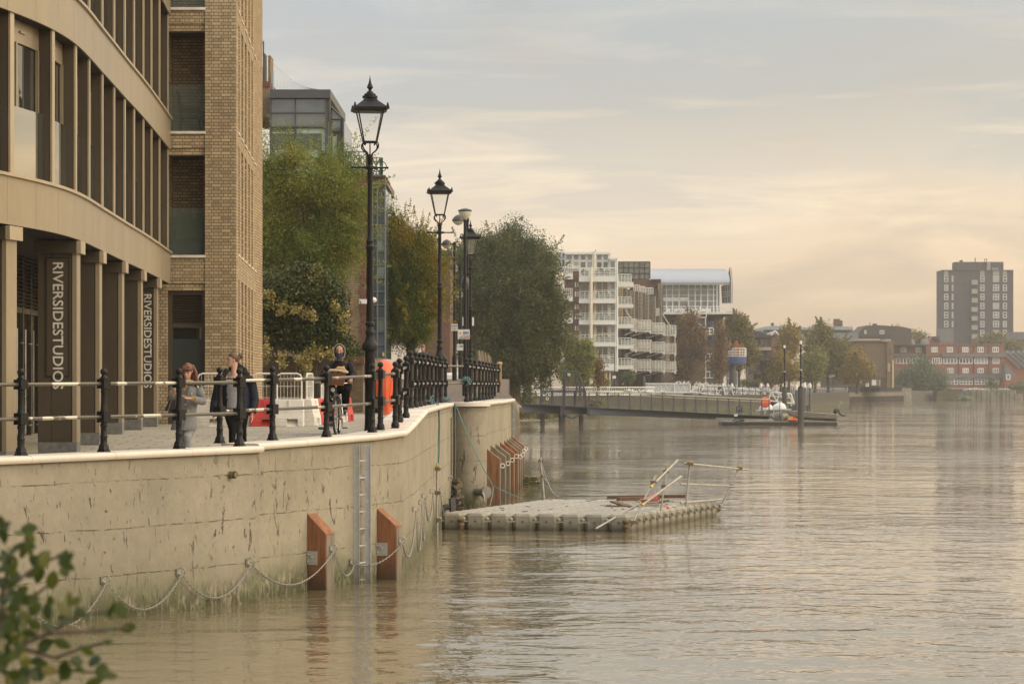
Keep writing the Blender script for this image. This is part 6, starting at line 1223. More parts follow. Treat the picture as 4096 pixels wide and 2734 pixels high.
# ================================================================== orange lifebuoy case, seen edge on
M_ORA=pm('orange_plastic',(.72,.115,.035),.42,0,.12,2.5,.1,60)
def lifebuoy_case(label,c,r,w,rz):
    t=thing('lifebuoy_case',label,'lifebuoy case',(0,0,0),'orange lifebuoy cases')
    prof=[(.03,-w*.46),(r*.55,-w*.5),(r*.86,-w*.46),(r*.95,-w*.34),(r*.99,-w*.1),(r*1.0,w*.1),(r*.96,w*.36),(r*.88,w*.45),(r*.5,w*.5),(.03,w*.5)]; n=40; vs=[(rr*math.cos(2*math.pi*k/n),yy,rr*math.sin(2*math.pi*k/n)) for rr,yy in prof for k in range(n)]
    mb=MB(); L=len(prof); mb.add(vs,[(i*n+k,i*n+(k+1)%n,(i+1)*n+(k+1)%n,(i+1)*n+k) for i in range(L-1) for k in range(n)]+[tuple(range(n)),tuple(range(L*n-1,(L-1)*n-1,-1))]); mb.build('case',M_ORA,t,True)
    mb=MB()
    for x in(-.28,-.1,.1,.28): mb.box(r*x-.025,r*x+.025,-w*.53,-w*.48,-r*.5,r*.35)
    mb.torus((0,-w*.47,0),(0,1,0),r*.68,.05*r,30,6); mb.build('moulded_rib',M_ORA,t); mb=MB(); mb.box(-.05,.05,w*.5,w*.5+.08,-r*.9,r*.3); mb.build('mounting_bracket',M_IRON,t); t.location=c; t.rotation_euler=(0,0,rz); return t
c=P(1541,1549,46.6); lifebuoy_case('big orange lifebuoy case seen edge-on behind the near iron railing',c,.525,.25,R(84))
# ================================================================== barriers and mesh panels
M_BW=pm('off_white_plastic',(.72,.69,.64),.6,0,.08,2); M_BR=pm('faded_red_plastic',(.55,.05,.045),.55,0,.15,2)
def barrier(label,c,L,rz,mat,fence=True,H=.60,lean=0):
    t=thing('plastic_barrier',label,'road barrier',(0,0,0),'water-filled barriers closing off the path'); W=.19; h=L/2
    def blk(mb,x0,x1,w0,w1,z0,z1): mb.add([(x0,-w0,z0),(x1,-w0,z0),(x1,w0,z0),(x0,w0,z0),(x0,-w1,z1),(x1,-w1,z1),(x1,w1,z1),(x0,w1,z1)],[(0,3,2,1),(4,5,6,7),(0,1,5,4),(1,2,6,5),(2,3,7,6),(3,0,4,7)])
    mb=MB(); blk(mb,-h,-h*.12,W,W,0,.09); blk(mb,h*.62,h,W,W,0,.09); blk(mb,-h,-h*.12,W,W*.98,.0905,.165); blk(mb,h*.62,h,W,W*.98,.0905,.165); blk(mb,-h,h,W*.98,W*.82,.1655,.30); blk(mb,-h,h,W*.80,W*.62,.3005,H-.02); blk(mb,-h*.98,h*.98,W*.6,W*.52,H-.0195,H); mb.add([(-h*.12,-W+.02,.0),(h*.62,-W+.02,.0),(h*.58,-.02,.16),(-h*.08,-.02,.16)],[(0,1,2,3)]); o=mb.build('barrier_body',mat,t); bv=o.modifiers.new('bevel','BEVEL'); bv.width=.012; bv.segments=2; bv.limit_method='ANGLE'
    mb=MB(); mb.box(-.01,.025,-W*.72-.012,-W*.6,.33,H-.04); mb.build('moulded_groove',mat,t)
    if fence:
        mb=MB(); r=.02; z0,z1=H,H+.56; pts=[(-h+.05,0,z0),(-h+.05,0,z1-.1),(-h+.08,0,z1-.03),(-h+.15,0,z1),(h-.15,0,z1),(h-.08,0,z1-.03),(h-.05,0,z1-.1),(h-.05,0,z0)]; mb.tube(pts,r,8); n=max(4,int(L/.085))
        for k in range(1,n): x=-h+.05+(L-.1)*k/n; mb.bar((x,0,z0),(x,0,z1),.004,4)
        for zz in(z0+.03,(z0+z1)/2): mb.bar((-h+.05,0,zz),(h-.05,0,zz),.006,4)
        mb.build('mesh_panel',pm('white_tube_frame',(.66,.65,.62),.45),t)
    t.location=c; t.rotation_euler=(lean,0,rz); return t
d=55.0; g=-.92
barrier('front white barrier with a white mesh panel, just left of the cyclist',(X(1157,d),d,g),.64,0,M_BW)
barrier('red barrier behind the woman in the navy coat',(X(1050,d),d+.15,g),.56,R(4),M_BR)
barrier('dull white barrier beside the woman in the grey coat',(X(850,d),d-.1,g),.72,R(3),pm('grimy_white_plastic',(.55,.53,.49),.7,0,.12,2))
barrier('white barrier hidden behind the navy coat, left of the red one',(X(955,d),d+.2,g),.50,R(-2),MATS['grimy_white_plastic'])
for i in range(6):
    y=56.2+i*1.25; barrier(('white','red','white','red','white','red')[i]+' barrier in the receding row left of the cyclist, '+('first','second','third','fourth','fifth','sixth')[i]+' from the front',(X(1212,55.6)+.10+.055*i*1.25+.0,y,g),1.18,R(87),(M_BW,M_BR)[i%2],i%2==0 or i==5)
t=thing('litter_bin','dark metal litter bin behind the front wheel of the cyclist, left side','bin',(X(1282,63),63,g)); mb=MB(); mb.lathe((X(1282,63),63,g),[(.2,0),(.22,.05),(.22,.85),(.2,.95),(.1,1.0)],14); mb.build('bin_body',pm('dark_bin_metal',(.05,.05,.045),.5,.2),t,True)
mb=MB(); c=(X(1288,51),51,gz(51)+.03); mb.ball(c,.07,7,(1.3,.8,.5)); mb.ball((c[0]+.06,c[1],c[2]+.01),.05,6,(1,1,.6)); tag(mb.build('crumpled_bag',pm('dark_green_plastic_bag',(.03,.09,.08),.35,0,.3,8),None),'crumpled dark green plastic bag lying on the paving left of the bicycle','litter')
block_=thing('parked_van','white vehicle roof seen at the top of the ramp between the railings','van',(X(1815,140),140,.24)); mb=MB(); a=P(1780,1490,140); b_=P(1852,1520,140); mb.cbox(a.x,b_.x+.3,140,144,.24,a.z,.12); mb.build('body',M_WHT,block_)
# ================================================================== modular float with scaffold rails
M_FLT=pm('grey_float_plastic',(.265,.25,.205),.6,0,.22,1.6,.15,30)
def waterline(m,h0,h1,col,amt=.8):
    nt=m.node_tree; b=nt.nodes['Principled BSDF']; src=b.inputs['Base Color'].links[0].from_socket; sp=N(nt,'ShaderNodeSeparateXYZ'); nt.links.new(worldpos(nt),sp.inputs[0]); n=noise_n(nt,7,4,.6,worldpos(nt))
    z=mathn(nt,'ADD',mathn(nt,'ADD',sp.outputs[2],-WATER),mathn(nt,'MULTIPLY',mathn(nt,'SUBTRACT',n.outputs[0],.5),h1)); k=ramp(nt,mathn(nt,'DIVIDE',z,h1*2,clamp=True),[(h0/(h1*2),(1,1,1)),(.5,(0,0,0))]); nt.links.new(mixc(nt,mathn(nt,'MULTIPLY',k.outputs[0],amt),src,col),b.inputs['Base Color'])
waterline(M_FLT,.03,.16,(.045,.04,.022)); waterline(M_TIMB,.1,.5,(.05,.035,.02),.75); waterline(M_GALV,.05,.4,(.10,.085,.05),.6); M_FLD=pm('float_deck_plastic',(.31,.29,.25),.7,0,.14,1.2,.35,14)
FA,FB_=Vector((-1.70,59.0)),Vector((2.76,58.05)); FV=Vector((2.62,7.2)); NX,NY=8,14; U=(FB_-FA)/NX; V=FV/NY; ztop=WATER+.395
t=thing('modular_float','grey modular plastic float moored below the river wall','floating pontoon',(FA.x,FA.y,WATER))
def cell(mb,i,j,ch=.09,z1=ztop):
    o=FA+U*i+V*j; q=lambda a,b_,z:(o.x+U.x*a+V.x*b_,o.y+U.y*a+V.y*b_,z); e=.02; c=ch*2
    ring=lambda i_,z:[q(e+c+i_,e+i_,z),q(1-e-c-i_,e+i_,z),q(1-e-i_,e+c+i_,z),q(1-e-i_,1-e-c-i_,z),q(1-e-c-i_,1-e-i_,z),q(e+c+i_,1-e-i_,z),q(e+i_,1-e-c-i_,z),q(e+i_,e+c+i_,z)]
    vs=ring(0,WATER-.12)+ring(0,z1-.06)+ring(.05,z1-.012)+ring(.09,z1); fs=[tuple(range(24,32))]
    for k in(0,8,16):
        for s in range(8): fs.append((k+s,k+(s+1)%8,k+8+(s+1)%8,k+8+s))
    mb.add(vs,fs)
for i in range(NX): mb=MB(); cell(mb,i,0); mb.build('float_block',M_FLT,t)
for j in range(1,NY): mb=MB(); cell(mb,NX-1,j); mb.build('float_block',M_FLT,t)
mb=MB(); q=[FA+U*.05+V*1.02,FA+U*(NX-1-.02)+V*1.02,FA+U*(NX-1-.02)+V*NY,FA+U*.05+V*NY]; mb.prism([(a.x,a.y) for a in q],WATER-.1,ztop-.03); mb.build('float_core',M_FLT,t)
for j in range(1,NY):
    for i in range(NX-1): mb=MB(); cell(mb,i,j,.09); mb.build('deck_block',M_FLD,t)
for i in range(NX+1):
    p=FA+U*i; mb=MB(); mb.box(p.x-.1,p.x+.1,p.y-.1,p.y-.02,WATER+.20,WATER+.225); mb.lathe((p.x,p.y-.05,WATER+.226),[(.035,0),(.05,.03),(.05,.06),(.03,.08)],8); mb.build('lug_plate',M_FLT,t)
for j in range(1,NY+1): p=FB_+V*j; mb=MB(); mb.box(p.x-.02,p.x+.1,p.y-.08,p.y+.08,WATER+.20,WATER+.225); mb.lathe((p.x+.05,p.y,WATER+.226),[(.035,0),(.05,.03),(.05,.06),(.03,.08)],8); mb.build('lug_plate',M_FLT,t)
mb=MB()
for i in range(NX): p=FA+U*(i+.5)+Vector((0,0)); nn=Vector((U.y,-U.x)).normalized(); c=Vector((p.x,p.y,WATER+.21))+Vector((nn.x,nn.y,0))*-.012; mb.tube([c,c+Vector((nn.x,nn.y,0))*.025],.028,10)
mb.build('drain_plug',pm('dark_plug',(.12,.11,.09),.6),t)
mb=MB()
for i in range(NX): o=FA+U*(i+.5); n_=Vector((U.y,-U.x)).normalized(); 
for i in range(2): p=FA+U*(0.9+i*6.9)+Vector((0,-.08)); mb.lathe((p.x,p.y,WATER+.02),[(.04,0),(.05,.05),(.08,.1),(.06,.16),(.09,.2),(.09,.24),(.05,.28)],9)
mb.build('connector_pin',M_RUST,t,True)
M_WTUBE=pm('pale_scaffold_tube',(.36,.335,.285),.5,.25,.28,5)
def sl(px): s=(px-2523)/(2869-2523); p=FB_+FV*max(-.06,min(1.02,s)); return p.y      # depth along the float's right side
def stube(t,name,p,q,dp,dq,mat,r=.0242): mb=MB(); mb.tube([P(*p,dp),P(*q,dq)],r,9); return mb.build(name,mat,t,True)
t=thing('bent_guard_rail','collapsed scaffold guard rail leaning over the near right corner of the float','scaffold rail',P(2526,2101,58.1),'scaffold guard rails on the float')
stube(t,'leaning_standard',(2526,2101),(2621,1904),58.0,58.6,M_GALVD); stube(t,'standard',(2636,2098),(2666,1864),60.4,60.5,M_GALVD); stube(t,'ledger',(2610,1940),(2711,1839),58.3,60.6,M_WTUBE); stube(t,'ledger',(2576,2013),(2724,1904),58.1,60.6,M_WTUBE); stube(t,'loose_brace',(2383,2113),(2604,1986),57.8,58.8,M_GALVD)
for p,dd in(((2576,2003),58.3),((2612,1928),58.5),((2531,2088),58.0),((2662,1884),60.4),((2654,1945),60.4)): mb=MB(); coupler(mb,P(*p,dd)); mb.build('coupler',M_RUST,t)
for p,q,dd,dq in(((2621,1904),(2624,1897),58.6,58.6),((2666,1864),(2667,1858),60.5,60.5),((2576,2013),(2568,2019),58.1,58.05),((2610,1940),(2603,1947),58.3,58.25)): stube(t,'end_cap',p,q,dd,dq,M_YEL,.03)
t=thing('guard_rail','scaffold guard rail standing on the far right side of the float','scaffold rail',P(2741,2060,62.5),'scaffold guard rails on the float')
stube(t,'standard',(2741,2058),(2760,1846),62.5,62.6,M_GALVD); stube(t,'leaning_standard',(2872,2048),(2958,1864),65.3,65.6,M_GALVD); stube(t,'ledger',(2735,1852),(2992,1878),62.4,66,M_WTUBE); stube(t,'ledger',(2723,1935),(2945,1944),62.4,65.6,M_WTUBE)
for p,q,dd in(((2760,1846),(2761,1841),62.6),((2958,1864),(2961,1858),65.6)): stube(t,'end_cap',p,q,dd,dd,M_YEL,.03)
for p,dd in(((2760,1855),62.5),((2957,1872),65.5),((2926,1942),65.5),((2870,2040),65.2),((2742,2046),62.5),((2855,2028),65.2)): mb=MB(); coupler(mb,P(*p,dd)); mb.build('coupler',M_RUST,t)
def loose(name,label,cat,p,q,dp,dq,mat,r,grp=None): mb=MB(); mb.tube([P(*p,dp),P(*q,dq)],r,8); return tag(mb.build(name,mat,None,True),label,cat,grp)
loose('scaffold_tube','pale tube lying along the far right edge of the float','tube',(2722,2011),(2888,1996),62.3,65.4,M_WTUBE,.03); loose('scaffold_tube','pale curved-looking tube lying on the near right edge, outer of two','tube',(2503,2075),(2640,2040),58.1,60.6,M_WTUBE,.03); loose('scaffold_tube','pale tube lying on the near right edge, inner of two','tube',(2519,2067),(2700,2022),58.5,61.9,M_WTUBE,.03)
M_PLK=timbermat('old_scaffold_board',(.24,.145,.085)); 
def plank(label,p,q,d0,d1,w,th=.05): a,b_=P(*p,d0),P(*q,d1); mb=MB(); dd=(b_-a).normalized(); s=Vector((-dd.y,dd.x,0)).normalized()*w; up=Vector((0,0,th)); mb.add([a,b_,b_+s,a+s,a+up,b_+up,b_+s+up,a+s+up],[(0,3,2,1),(4,5,6,7),(0,1,5,4),(1,2,6,5),(2,3,7,6),(3,0,4,7)]); return tag(mb.build('timber_plank',M_PLK,None),label,'plank','planks dumped on the float')
plank('longest brown plank lying across the back of the pile of debris on the float',(2428,1994),(2742,1990),64.6,64.4,.23,.08); plank('dark plank end lying under the longest plank',(2478,2003),(2640,1999),63.4,63.8,.2,.09); plank('short olive plank tilted in the debris on the float',(2440,2008),(2504,2029),62.6,62,.2,.04); plank('thin plank in front of the tilted olive one',(2424,2025),(2560,2030),61.8,61.9,.09,.04); plank('small board end sticking out at the right of the debris',(2640,2012),(2678,2005),62.6,62.9,.12,.05)
t=thing('plastic_grille','grey ribbed plastic grille leaning among the debris on the float','grille',P(2600,2040,61.5)); mb=MB()
for k in range(6): mb.tube([P(2560+k*2,2010+k*6,62),P(2636+k*0,2006+k*6,62)],.016,5)
mb.build('bars',M_GALVD,t)
t=thing('traffic_cone','red and white plastic marker lying among the debris on the float','marker cone',P(2620,2000,62.8)); mb=MB(); a=P(2560,2001,62.6); b_=P(2632,1992,62.6); mb.tube([a,a.lerp(b_,.5),b_],[.03,.09,.15],10); mb.build('cone_body',pm('pinkish_red_plastic',(.55,.14,.11),.5,0,.15,5),t,True); mb=MB(); mb.ball(P(2664,2029,61.2),.05,7,(1.6,1,.7)); mb.build('broken_tip',M_BR,t)
mb=MB()
for k in range(34): a=RNG.uniform(.3,7.2); b_=RNG.uniform(1.2,13.5); o=FA+U*a+V*b_; an=RNG.uniform(0,3.14); L=RNG.uniform(.05,.22); mb.bar((o.x,o.y,ztop+.012),(o.x+math.cos(an)*L,o.y+math.sin(an)*L,ztop+.02),.008,4)
o=mb.build('twigs',pm('dark_twig',(.07,.055,.04),.9),None); tag(o,'scatter of small twigs and leaves over the deck of the grey float','twigs'); o['kind']='stuff'
mb=MB(); mb.bar(P(2207,1985,66.6),P(2158,1985,66.6),.001,3) if False else None
t=thing('mooring_pole','slim steel pole with a drooping chain standing in the water behind the float','mooring pole',(X(2186,67.2),67.2,WATER)); mb=MB(); mb.tube([(X(2188,67.2),67.2,WATER-.6),P(2161,1828,67.2)],.032,9); mb.build('pole',M_GALVD,t,True)
for p in((2161,1844),(2171,1904)): mb=MB(); coupler(mb,P(*p,67.1)); mb.build('coupler',M_RUST,t)
chain('thin chain drooping from the slim steel pole to the back of the float',P(2164,1840,67.0),P(2232,1986,66.2),.22,None,.075,.009); chain('second thin chain on the slim steel pole',P(2158,1846,67.0),P(2196,1930,66.8),.16,None,.075,.009)
mb=MB()
for k in range(60): c=P(2120+random.gauss(0,14),1897+random.gauss(0,7),85.6); mb.ball((c.x,c.y,WATER+random.uniform(0,.25)),random.uniform(.03,.09),5,(1.6,1,.6))
o=mb.build('floating_weed',pm('green_brown_weed',(.10,.10,.04),.9,0,.4,8),None); tag(o,'tuft of green-brown weed floating off the end of the old wall','weed'); o['kind']='stuff'
# ================================================================== pier, gangways, boats, gulls
M_STL=pm('grey_painted_steel',(.085,.10,.118),.55,.15,.12,.8); M_STD=pm('dark_steel',(.055,.06,.065),.55,.2,.15,.8); M_HND=pm('pale_handrail',(.46,.43,.35),.5,.2,.1,1); M_PILE=pm('grey_brown_steel_pile',(.07,.066,.06),.7,.2,.2,.7)
D=208.0
def beam(mb,x0,y0,x1,y1,h0,h1,d0,d1,th=.25): a,b_=P(x0,y0,d0),P(x1,y1,d1); c,e=P(x0,h0,d0),P(x1,h1,d1); s=Vector((0,th,0)); mb.add([c,e,b_,a,c+s,e+s,b_+s,a+s],[(0,1,2,3),(7,6,5,4),(0,4,5,1),(1,5,6,2),(2,6,7,3),(3,7,4,0)])
g=thing('pier_gangway','long grey steel pier gangway sloping down to the boat raft','gangway',(X(2065,D),D,WATER))
for y_,nm in((0,'girder'),(1.8,'girder')):
    for a in((2062,1612,2242,1627,1648,1656),(2246,1626,2352,1630,1655,1657),(2356,1629,2863,1654,1657,1676)): mb=MB(); beam(mb,a[0],a[1],a[2],a[3],a[4],a[5],D+y_,D+y_+1,.12); mb.build(nm,M_STL,g)
    mb=MB(); beam(mb,2862,1655,3076,1664,1669,1676,D+1+y_,D+2+y_,.12); mb.build(nm,M_STL,g)
mb=MB()
for a in((2062,1610,2242,1625),(2246,1624,2352,1628),(2356,1627,3080,1663)): beam(mb,a[0],a[1],a[2],a[3],a[1]+2.5,a[3]+2.5,D-.12,D-.1,2.2)
mb.build('deck',M_STD,g)
mb=MB()
for a in((2062,1646.5,2242,1654.5),(2246,1653.5,2352,1655.5),(2356,1655.8,2863,1674.5)): beam(mb,a[0],a[1],a[2],a[3],a[1]+2,a[3]+2,D-.14,D-.1,.35)
rb(mb,I_,2241,1624,2249,1664,D-.16,.3); rb(mb,I_,2349,1624,2358,1662,D-.16,.3); mb.build('flange',M_STD,g)
def yr(x): return 1549+(x-2065)*(15/281) if x<2350 else 1564+(x-2350)*(34/724)
def yd(x): return 1612+(x-2062)*.083 if x<2242 else (1626+(x-2246)*.037 if x<2354 else 1628+(x-2356)*.0485)
for yo in(0,1.9):
    k=2076
    while k<3070:
        mb=MB()
        for dx in(0,7): mb.bar(P(k+dx*.9,yd(k)+1,D+yo),P(k+dx*.3+1.5,yr(k),D+yo),.035,4)
        mb.build('stanchion',M_STL,g); k+=44
    for off,r in((0,.045),(9,.03)):
        mb=MB(); mb.tube([P(x,yr(x)+off,D+yo) for x in(2062,2160,2345)],r,5); mb.tube([P(x,yr(x)+off,D+yo) for x in(2356,2700,3076)],r,5); mb.build('handrail',M_HND,g)
    mb=MB()
    for f in(.3,.45,.6,.75,.9):
        mb.tube([P(x,yr(x)+(yd(x)-yr(x))*f,D+yo) for x in(2062,2240,2345)],.008,3); mb.tube([P(x,yr(x)+(yd(x)-yr(x))*f,D+yo) for x in(2356,2700,3076)],.008,3)
    mb.build('wire_infill',M_STL,g)
mb=MB(); mb.tube([P(3076,1598,D),P(3077,1662,D)],.05,6); mb.tube([P(3119,1603,D),P(3119,1683,D)],.035,5); mb.tube([P(2356,1566,D),P(2356,1628,D)],.05,5)
for k in range(6): mb.tube([P(2353,1578+k*9,D-.1),P(2358,1582+k*9,D-.1)],.02,4)
mb.build('end_post',M_STL,g)
mb=MB(); beam(mb,3076,1662,3130,1681,1670,1684,D-.05,D+.5,2.2); mb.build('hinged_ramp',M_STD,g)
a=P(2936,1656,D); b_=P(2950,1664,D); mb=MB(); mb.box(a.x,b_.x,D-.14,D-.11,b_.z,a.z); mb.build('small_notice',M_SGN,g)
mb=MB(); mb.tube([P(x,y,D-.2) for x,y in((2260,1658),(2275,1667),(2290,1672),(2300,1668),(2312,1660))],.09,7); mb.build('hanging_hose',M_STD,g,True); mb=MB(); mb.tube([P(x,y,D-.2) for x,y in((2930,1683),(2942,1674),(2965,1675),(2980,1680),(2975,1683),(2940,1684))],.07,7); mb.build('hanging_hose',M_STD,g,True)
# security cage on the pier
cg=thing('security_cage','dark steel mesh security cage standing on the pier near its landward end','cage',P(2165,1618,D)); mb=MB()
for yo in(-.15,2.2):
    for p,q in(((2165,1487),(2163,1620)),((2253,1487),(2253,1655)),((2259,1487),(2259,1628)),((2200,1487),(2208,1618)),((2312,1487),(2340,1560)),((2312,1487),(2300,1628)),((2340,1560),(2346,1628)),((2165,1487),(2312,1487)),((2165,1564),(2343,1564)),((2165,1618),(2346,1628))): mb.bar(P(*p,D+yo),P(*q,D+yo),.07 if p!=(2200,1487) else .04,5)
for x in(2165,2253,2312): mb.bar(P(x,1487,D-.15),P(x,1487,D+2.2),.05,5)
mb.build('cage_frame',M_STD,cg)
mb=MB()
for k in range(45): x=2166+k*3.9; y0=1489 if x<2312 else 1489+(x-2312)*2.6; mb.bar(P(x,y0,D-.1),P(x,1620+(x-2165)*.04,D-.1),.011,3); mb.bar(P(x,y0,D+2.1),P(x,1560,D+2.1),.011,3)
for k in range(22): y=1490+k*6; mb.bar(P(2165,y,D-.1),P(min(2346,2312+max(0,(y-1489))/2.6),y,D-.1),.008,3)
mb.build('wire_mesh',M_STD,cg); a=P(2184,1573,D-.2); b_=P(2195,1601,D-.2); mb=MB(); mb.box(a.x,b_.x,D-.22,D-.2,b_.z,a.z); mb.build('instruction_board',M_SGN,cg); mb=MB(); mb.box(a.x+.03,b_.x-.03,D-.225,D-.221,a.z-.18,a.z-.06); mb.build('blue_heading',M_SB,cg)
a=P(2270,1492,D-.2); b_=P(2282,1503,D-.2); mb=MB(); mb.box(a.x,b_.x,D-.22,D-.2,b_.z,a.z); mb.build('grey_plate',M_GALV,cg)
for lab,px,w,y0,d in(('left grey pier pile under the security cage',2170,18,1650,D+.6),('middle and thickest grey pier pile under the gangway joint',2248,27,1656,D+.4),('right grey pier pile under the gangway',2324,18,1656,D+.6)):
    p=P(px,y0,d); mb=MB(); mb.lathe((p.x,p.y,WATER-1),[(w/2*d/F,0),(w/2*d/F,p.z-WATER+1)],14); tag(mb.build('pier_pile',M_PILE,None,True),lab,'pile','steel piles of the pier')
# boat raft
D=213.0; t=thing('boat_raft','flat dark-edged floating raft carrying the aluminium boat','floating raft',(X(3110,D),D,WATER)); mb=MB(); a,b_=X(2888,D),X(3346,D); mb.prism([(a,D+.2),(a+.4,D-.5),(b_,D-.5),(b_,D+3.5),(a,D+3.5)],WATER-.1,WATER+.20); mb.build('raft_edge',pm('black_rubber_edge',(.045,.04,.032),.8,0,.3,2),t); mb=MB(); mb.prism([(a+.2,D+.2),(a+.5,D-.4),(b_-.1,D-.4),(b_-.1,D+3.4),(a+.2,D+3.4)],WATER+.2,WATER+.30); mb.build('raft_deck',pm('weathered_deck',(.21,.195,.165),.85,0,.2,1.5),t)
bt=thing('aluminium_boat','open aluminium skiff resting on the raft with its outboard tilted up','boat',P(3250,1682,D)); M_ALU=pm('dull_aluminium',(.40,.375,.325),.45,.5,.12,1.2)
mb=MB(); st=[]
for s,top,bot,hw in((0,1641,1642,.03),(.06,1642,1660,.35),(.15,1643.5,1672,.62),(.3,1646,1678,.8),(.6,1650,1681,.85),(1.0,1656,1684,.8)):
    x=3148+(3350-3148)*s; zt,zb=Z(top,D),Z(bot,D); xx=X(x,D); yc=D+1.0; st.append([(xx,yc-hw,zt),(xx,yc-hw*.82,zb+(zt-zb)*.35),(xx,yc-hw*.2,zb),(xx,yc+hw*.2,zb),(xx,yc+hw*.82,zb+(zt-zb)*.35),(xx,yc+hw,zt),(xx,yc+hw*.93,zt),(xx,yc+hw*.7,zb+(zt-zb)*.4),(xx,yc,zb+.06),(xx,yc-hw*.7,zb+(zt-zb)*.4),(xx,yc-hw*.93,zt)])
n=11; vs=[p for s in st for p in s]; fs=[(i*n+k,i*n+(k+1)%n,(i+1)*n+(k+1)%n,(i+1)*n+k) for i in range(len(st)-1) for k in range(n)]; fs+=[tuple(range((len(st)-1)*n,(len(st)-1)*n+6)),tuple(range(n-1,-1,-1))]; mb.add(vs,fs); mb.build('hull',M_ALU,bt)
for f in(.04,.36,.68): 
    mb=MB(); mb.tube([Vector(s[0]).lerp(Vector(s[1]),f)+Vector((0,-.015,0)) for s in st],.022 if f>.1 else .035,5); mb.build('spray_rail',MATS['pale_scaffold_tube'],bt)
ob=thing('outboard_motor','black outboard motor tilted up on the stern of the aluminium boat','outboard motor',P(3350,1650,D)); M_BLKP=pm('black_gloss_plastic',(.02,.02,.022),.25,0,.1,4)
mb=MB(); c=P(3346,1644,D+1); mb.tube([c+Vector((-.22,0,-.25)),c+Vector((-.2,0,.0)),c+Vector((-.1,0,.2)),c+Vector((.1,0,.24)),c+Vector((.3,0,.05))],[.16,.27,.28,.24,.14],12); mb.build('cowling',M_BLKP,ob,True); mb=MB(); mb.tube([c+Vector((.2,0,.05)),c+Vector((.45,0,-.35)),c+Vector((.85,0,-.52))],[.13,.10,.07],8); mb.tube([c+Vector((.75,0,-.5)),c+Vector((.95,0,-.42))],[.09,.06],8); mb.slab(c+Vector((.5,-.12,-.30)),c+Vector((.8,-.12,-.42)),c+Vector((.8,.12,-.42)),c+Vector((.5,.12,-.30)),.03); mb.build('leg',M_BLKP,ob,True)
mb=MB(); pc=c+Vector((.98,0,-.38)); 
for k in range(3): a=k*2.1; mb.tube([pc,pc+Vector((.03,math.cos(a)*.14,math.sin(a)*.14))],[.03,.055],6,flat=.3)
mb.build('propeller',M_BLKP,ob); mb=MB(); mb.tube([c+Vector((-.2,-.25,.1)),c+Vector((0,-.27,.2)),c+Vector((.1,-.24,.05))],.03,6); mb.build('red_stripe',M_BR,ob); mb=MB(); q=P(3372,1588,D+1); mb.tube([c+Vector((.05,0,.2)),q],.018,5); mb.ball(q+Vector((-.02,0,-.1)),.07,6); mb.build('aerial',M_GALV,ob); ob.scale=(.74,)*3
for lab,p0,p1,py,ph,cc in(('left upturned white dinghy on the rack at the end of the pier',3038,3092,1638,24,M_WHT),('right upturned white dinghy on the rack at the end of the pier',3092,3144,1636,27,M_WHT)):
    t=thing('dinghy',lab,'dinghy',P((p0+p1)/2,py,D+2),'upturned white dinghies'); mb=MB(); x0,x1=X(p0,D+2),X(p1,D+2); h=ph*D/F; rows=[]
    for s in(0,.04,.15,.4,.7,.9,.97,1.0):
        hh=h*(math.sin(math.pi*min(1,max(0,.08+s*.8)))**.6)*(1 if s<.97 else .7); w=.75*(math.sin(math.pi*(.06+.88*s)))**.5; rows.append([(x0+(x1-x0)*s,D+2+w*math.cos(a),Z(py,D)+hh*max(0,math.sin(a))**.7) for a in [math.pi*k/10 for k in range(11)]])
    n=11; mb.add([p for r in rows for p in r],[(i*n+k,i*n+k+1,(i+1)*n+k+1,(i+1)*n+k) for i in range(len(rows)-1) for k in range(n-1)]+[tuple(range(n)),tuple(range(len(rows)*n-1,len(rows)*n-n-1,-1))]); mb.build('hull',cc,t,True); mb=MB(); mb.tube([(x0,D+1.25,Z(py,D)),(x1,D+1.25,Z(py,D))],.05,6); mb.build('gunwale',M_GALV,t)
t=thing('dinghy_rack','metal rack holding the two upturned dinghies','rack',P(3090,1683,D)); mb=MB()
for p,q in(((3024,1640),(3165,1636)),((3062,1640),(3060,1656)),((3095,1640),(3090,1660)),((3150,1640),(3120,1660)),((3080,1656),(3140,1640)),((3075,1660),(3160,1645)),((3090,1683),(3095,1640)),((3130,1683),(3128,1640))):
    for yo in(1.2,2.8): mb.bar(P(*p,D+yo),P(*q,D+yo),.045,5)
for k in range(5): mb.bar(P(3026+k*4,1640,D+1.1),P(3026+k*4,1646,D+1.1),.03,4); mb.bar(P(3140+k*6,1638,D+1.1),P(3140+k*6,1645,D+1.1),.03,4)
mb.build('rack_frame',M_GALV,t)
lifebuoy_case('round orange lifebuoy case facing us at the end of the pier gangway',P(3061,1608,D+.5),.46,.2,0)
mb=MB(); mb.torus((X(3170,D),D-.2,WATER+.40),(0,0,1),.36,.10,20,8); tag(mb.build('orange_float_ring',M_ORA,None,'all'),'orange ring float lying on the raft below the boat bow','ring float')
t=thing('fuel_can','yellow and red fuel container on the raft under the boat bow','fuel can',P(3166,1682,D)); mb=MB(); p=P(3176,1681,D); mb.cbox(p.x-.28,p.x-.08,D+.2,D+.5,p.z-.05,p.z+.34,.04); mb.build('yellow_can',M_YEL,t); mb=MB(); mb.ball((p.x+.06,D+.3,p.z+.12),.18,9); mb.build('red_bag',M_BR,t)
t=thing('grey_dinghy','grey inflatable dinghy stowed on the raft behind the boat bow','dinghy',P(3120,1683,D+2.5)); mb=MB(); mb.tube([P(3095,1674,D+2.6),P(3110,1668,D+2.6),P(3150,1664,D+2.6)],[.15,.27,.27],10); mb.tube([P(3100,1676,D+3.4),P(3150,1668,D+3.4)],.27,10); mb.build('tube',pm('pale_grey_rubber',(.38,.38,.36),.6,0,.15,2),t,True); mb=MB(); mb.ball(P(3132,1664,D+2.3),.2,8); mb.build('yellow_patch',M_YEL,t)
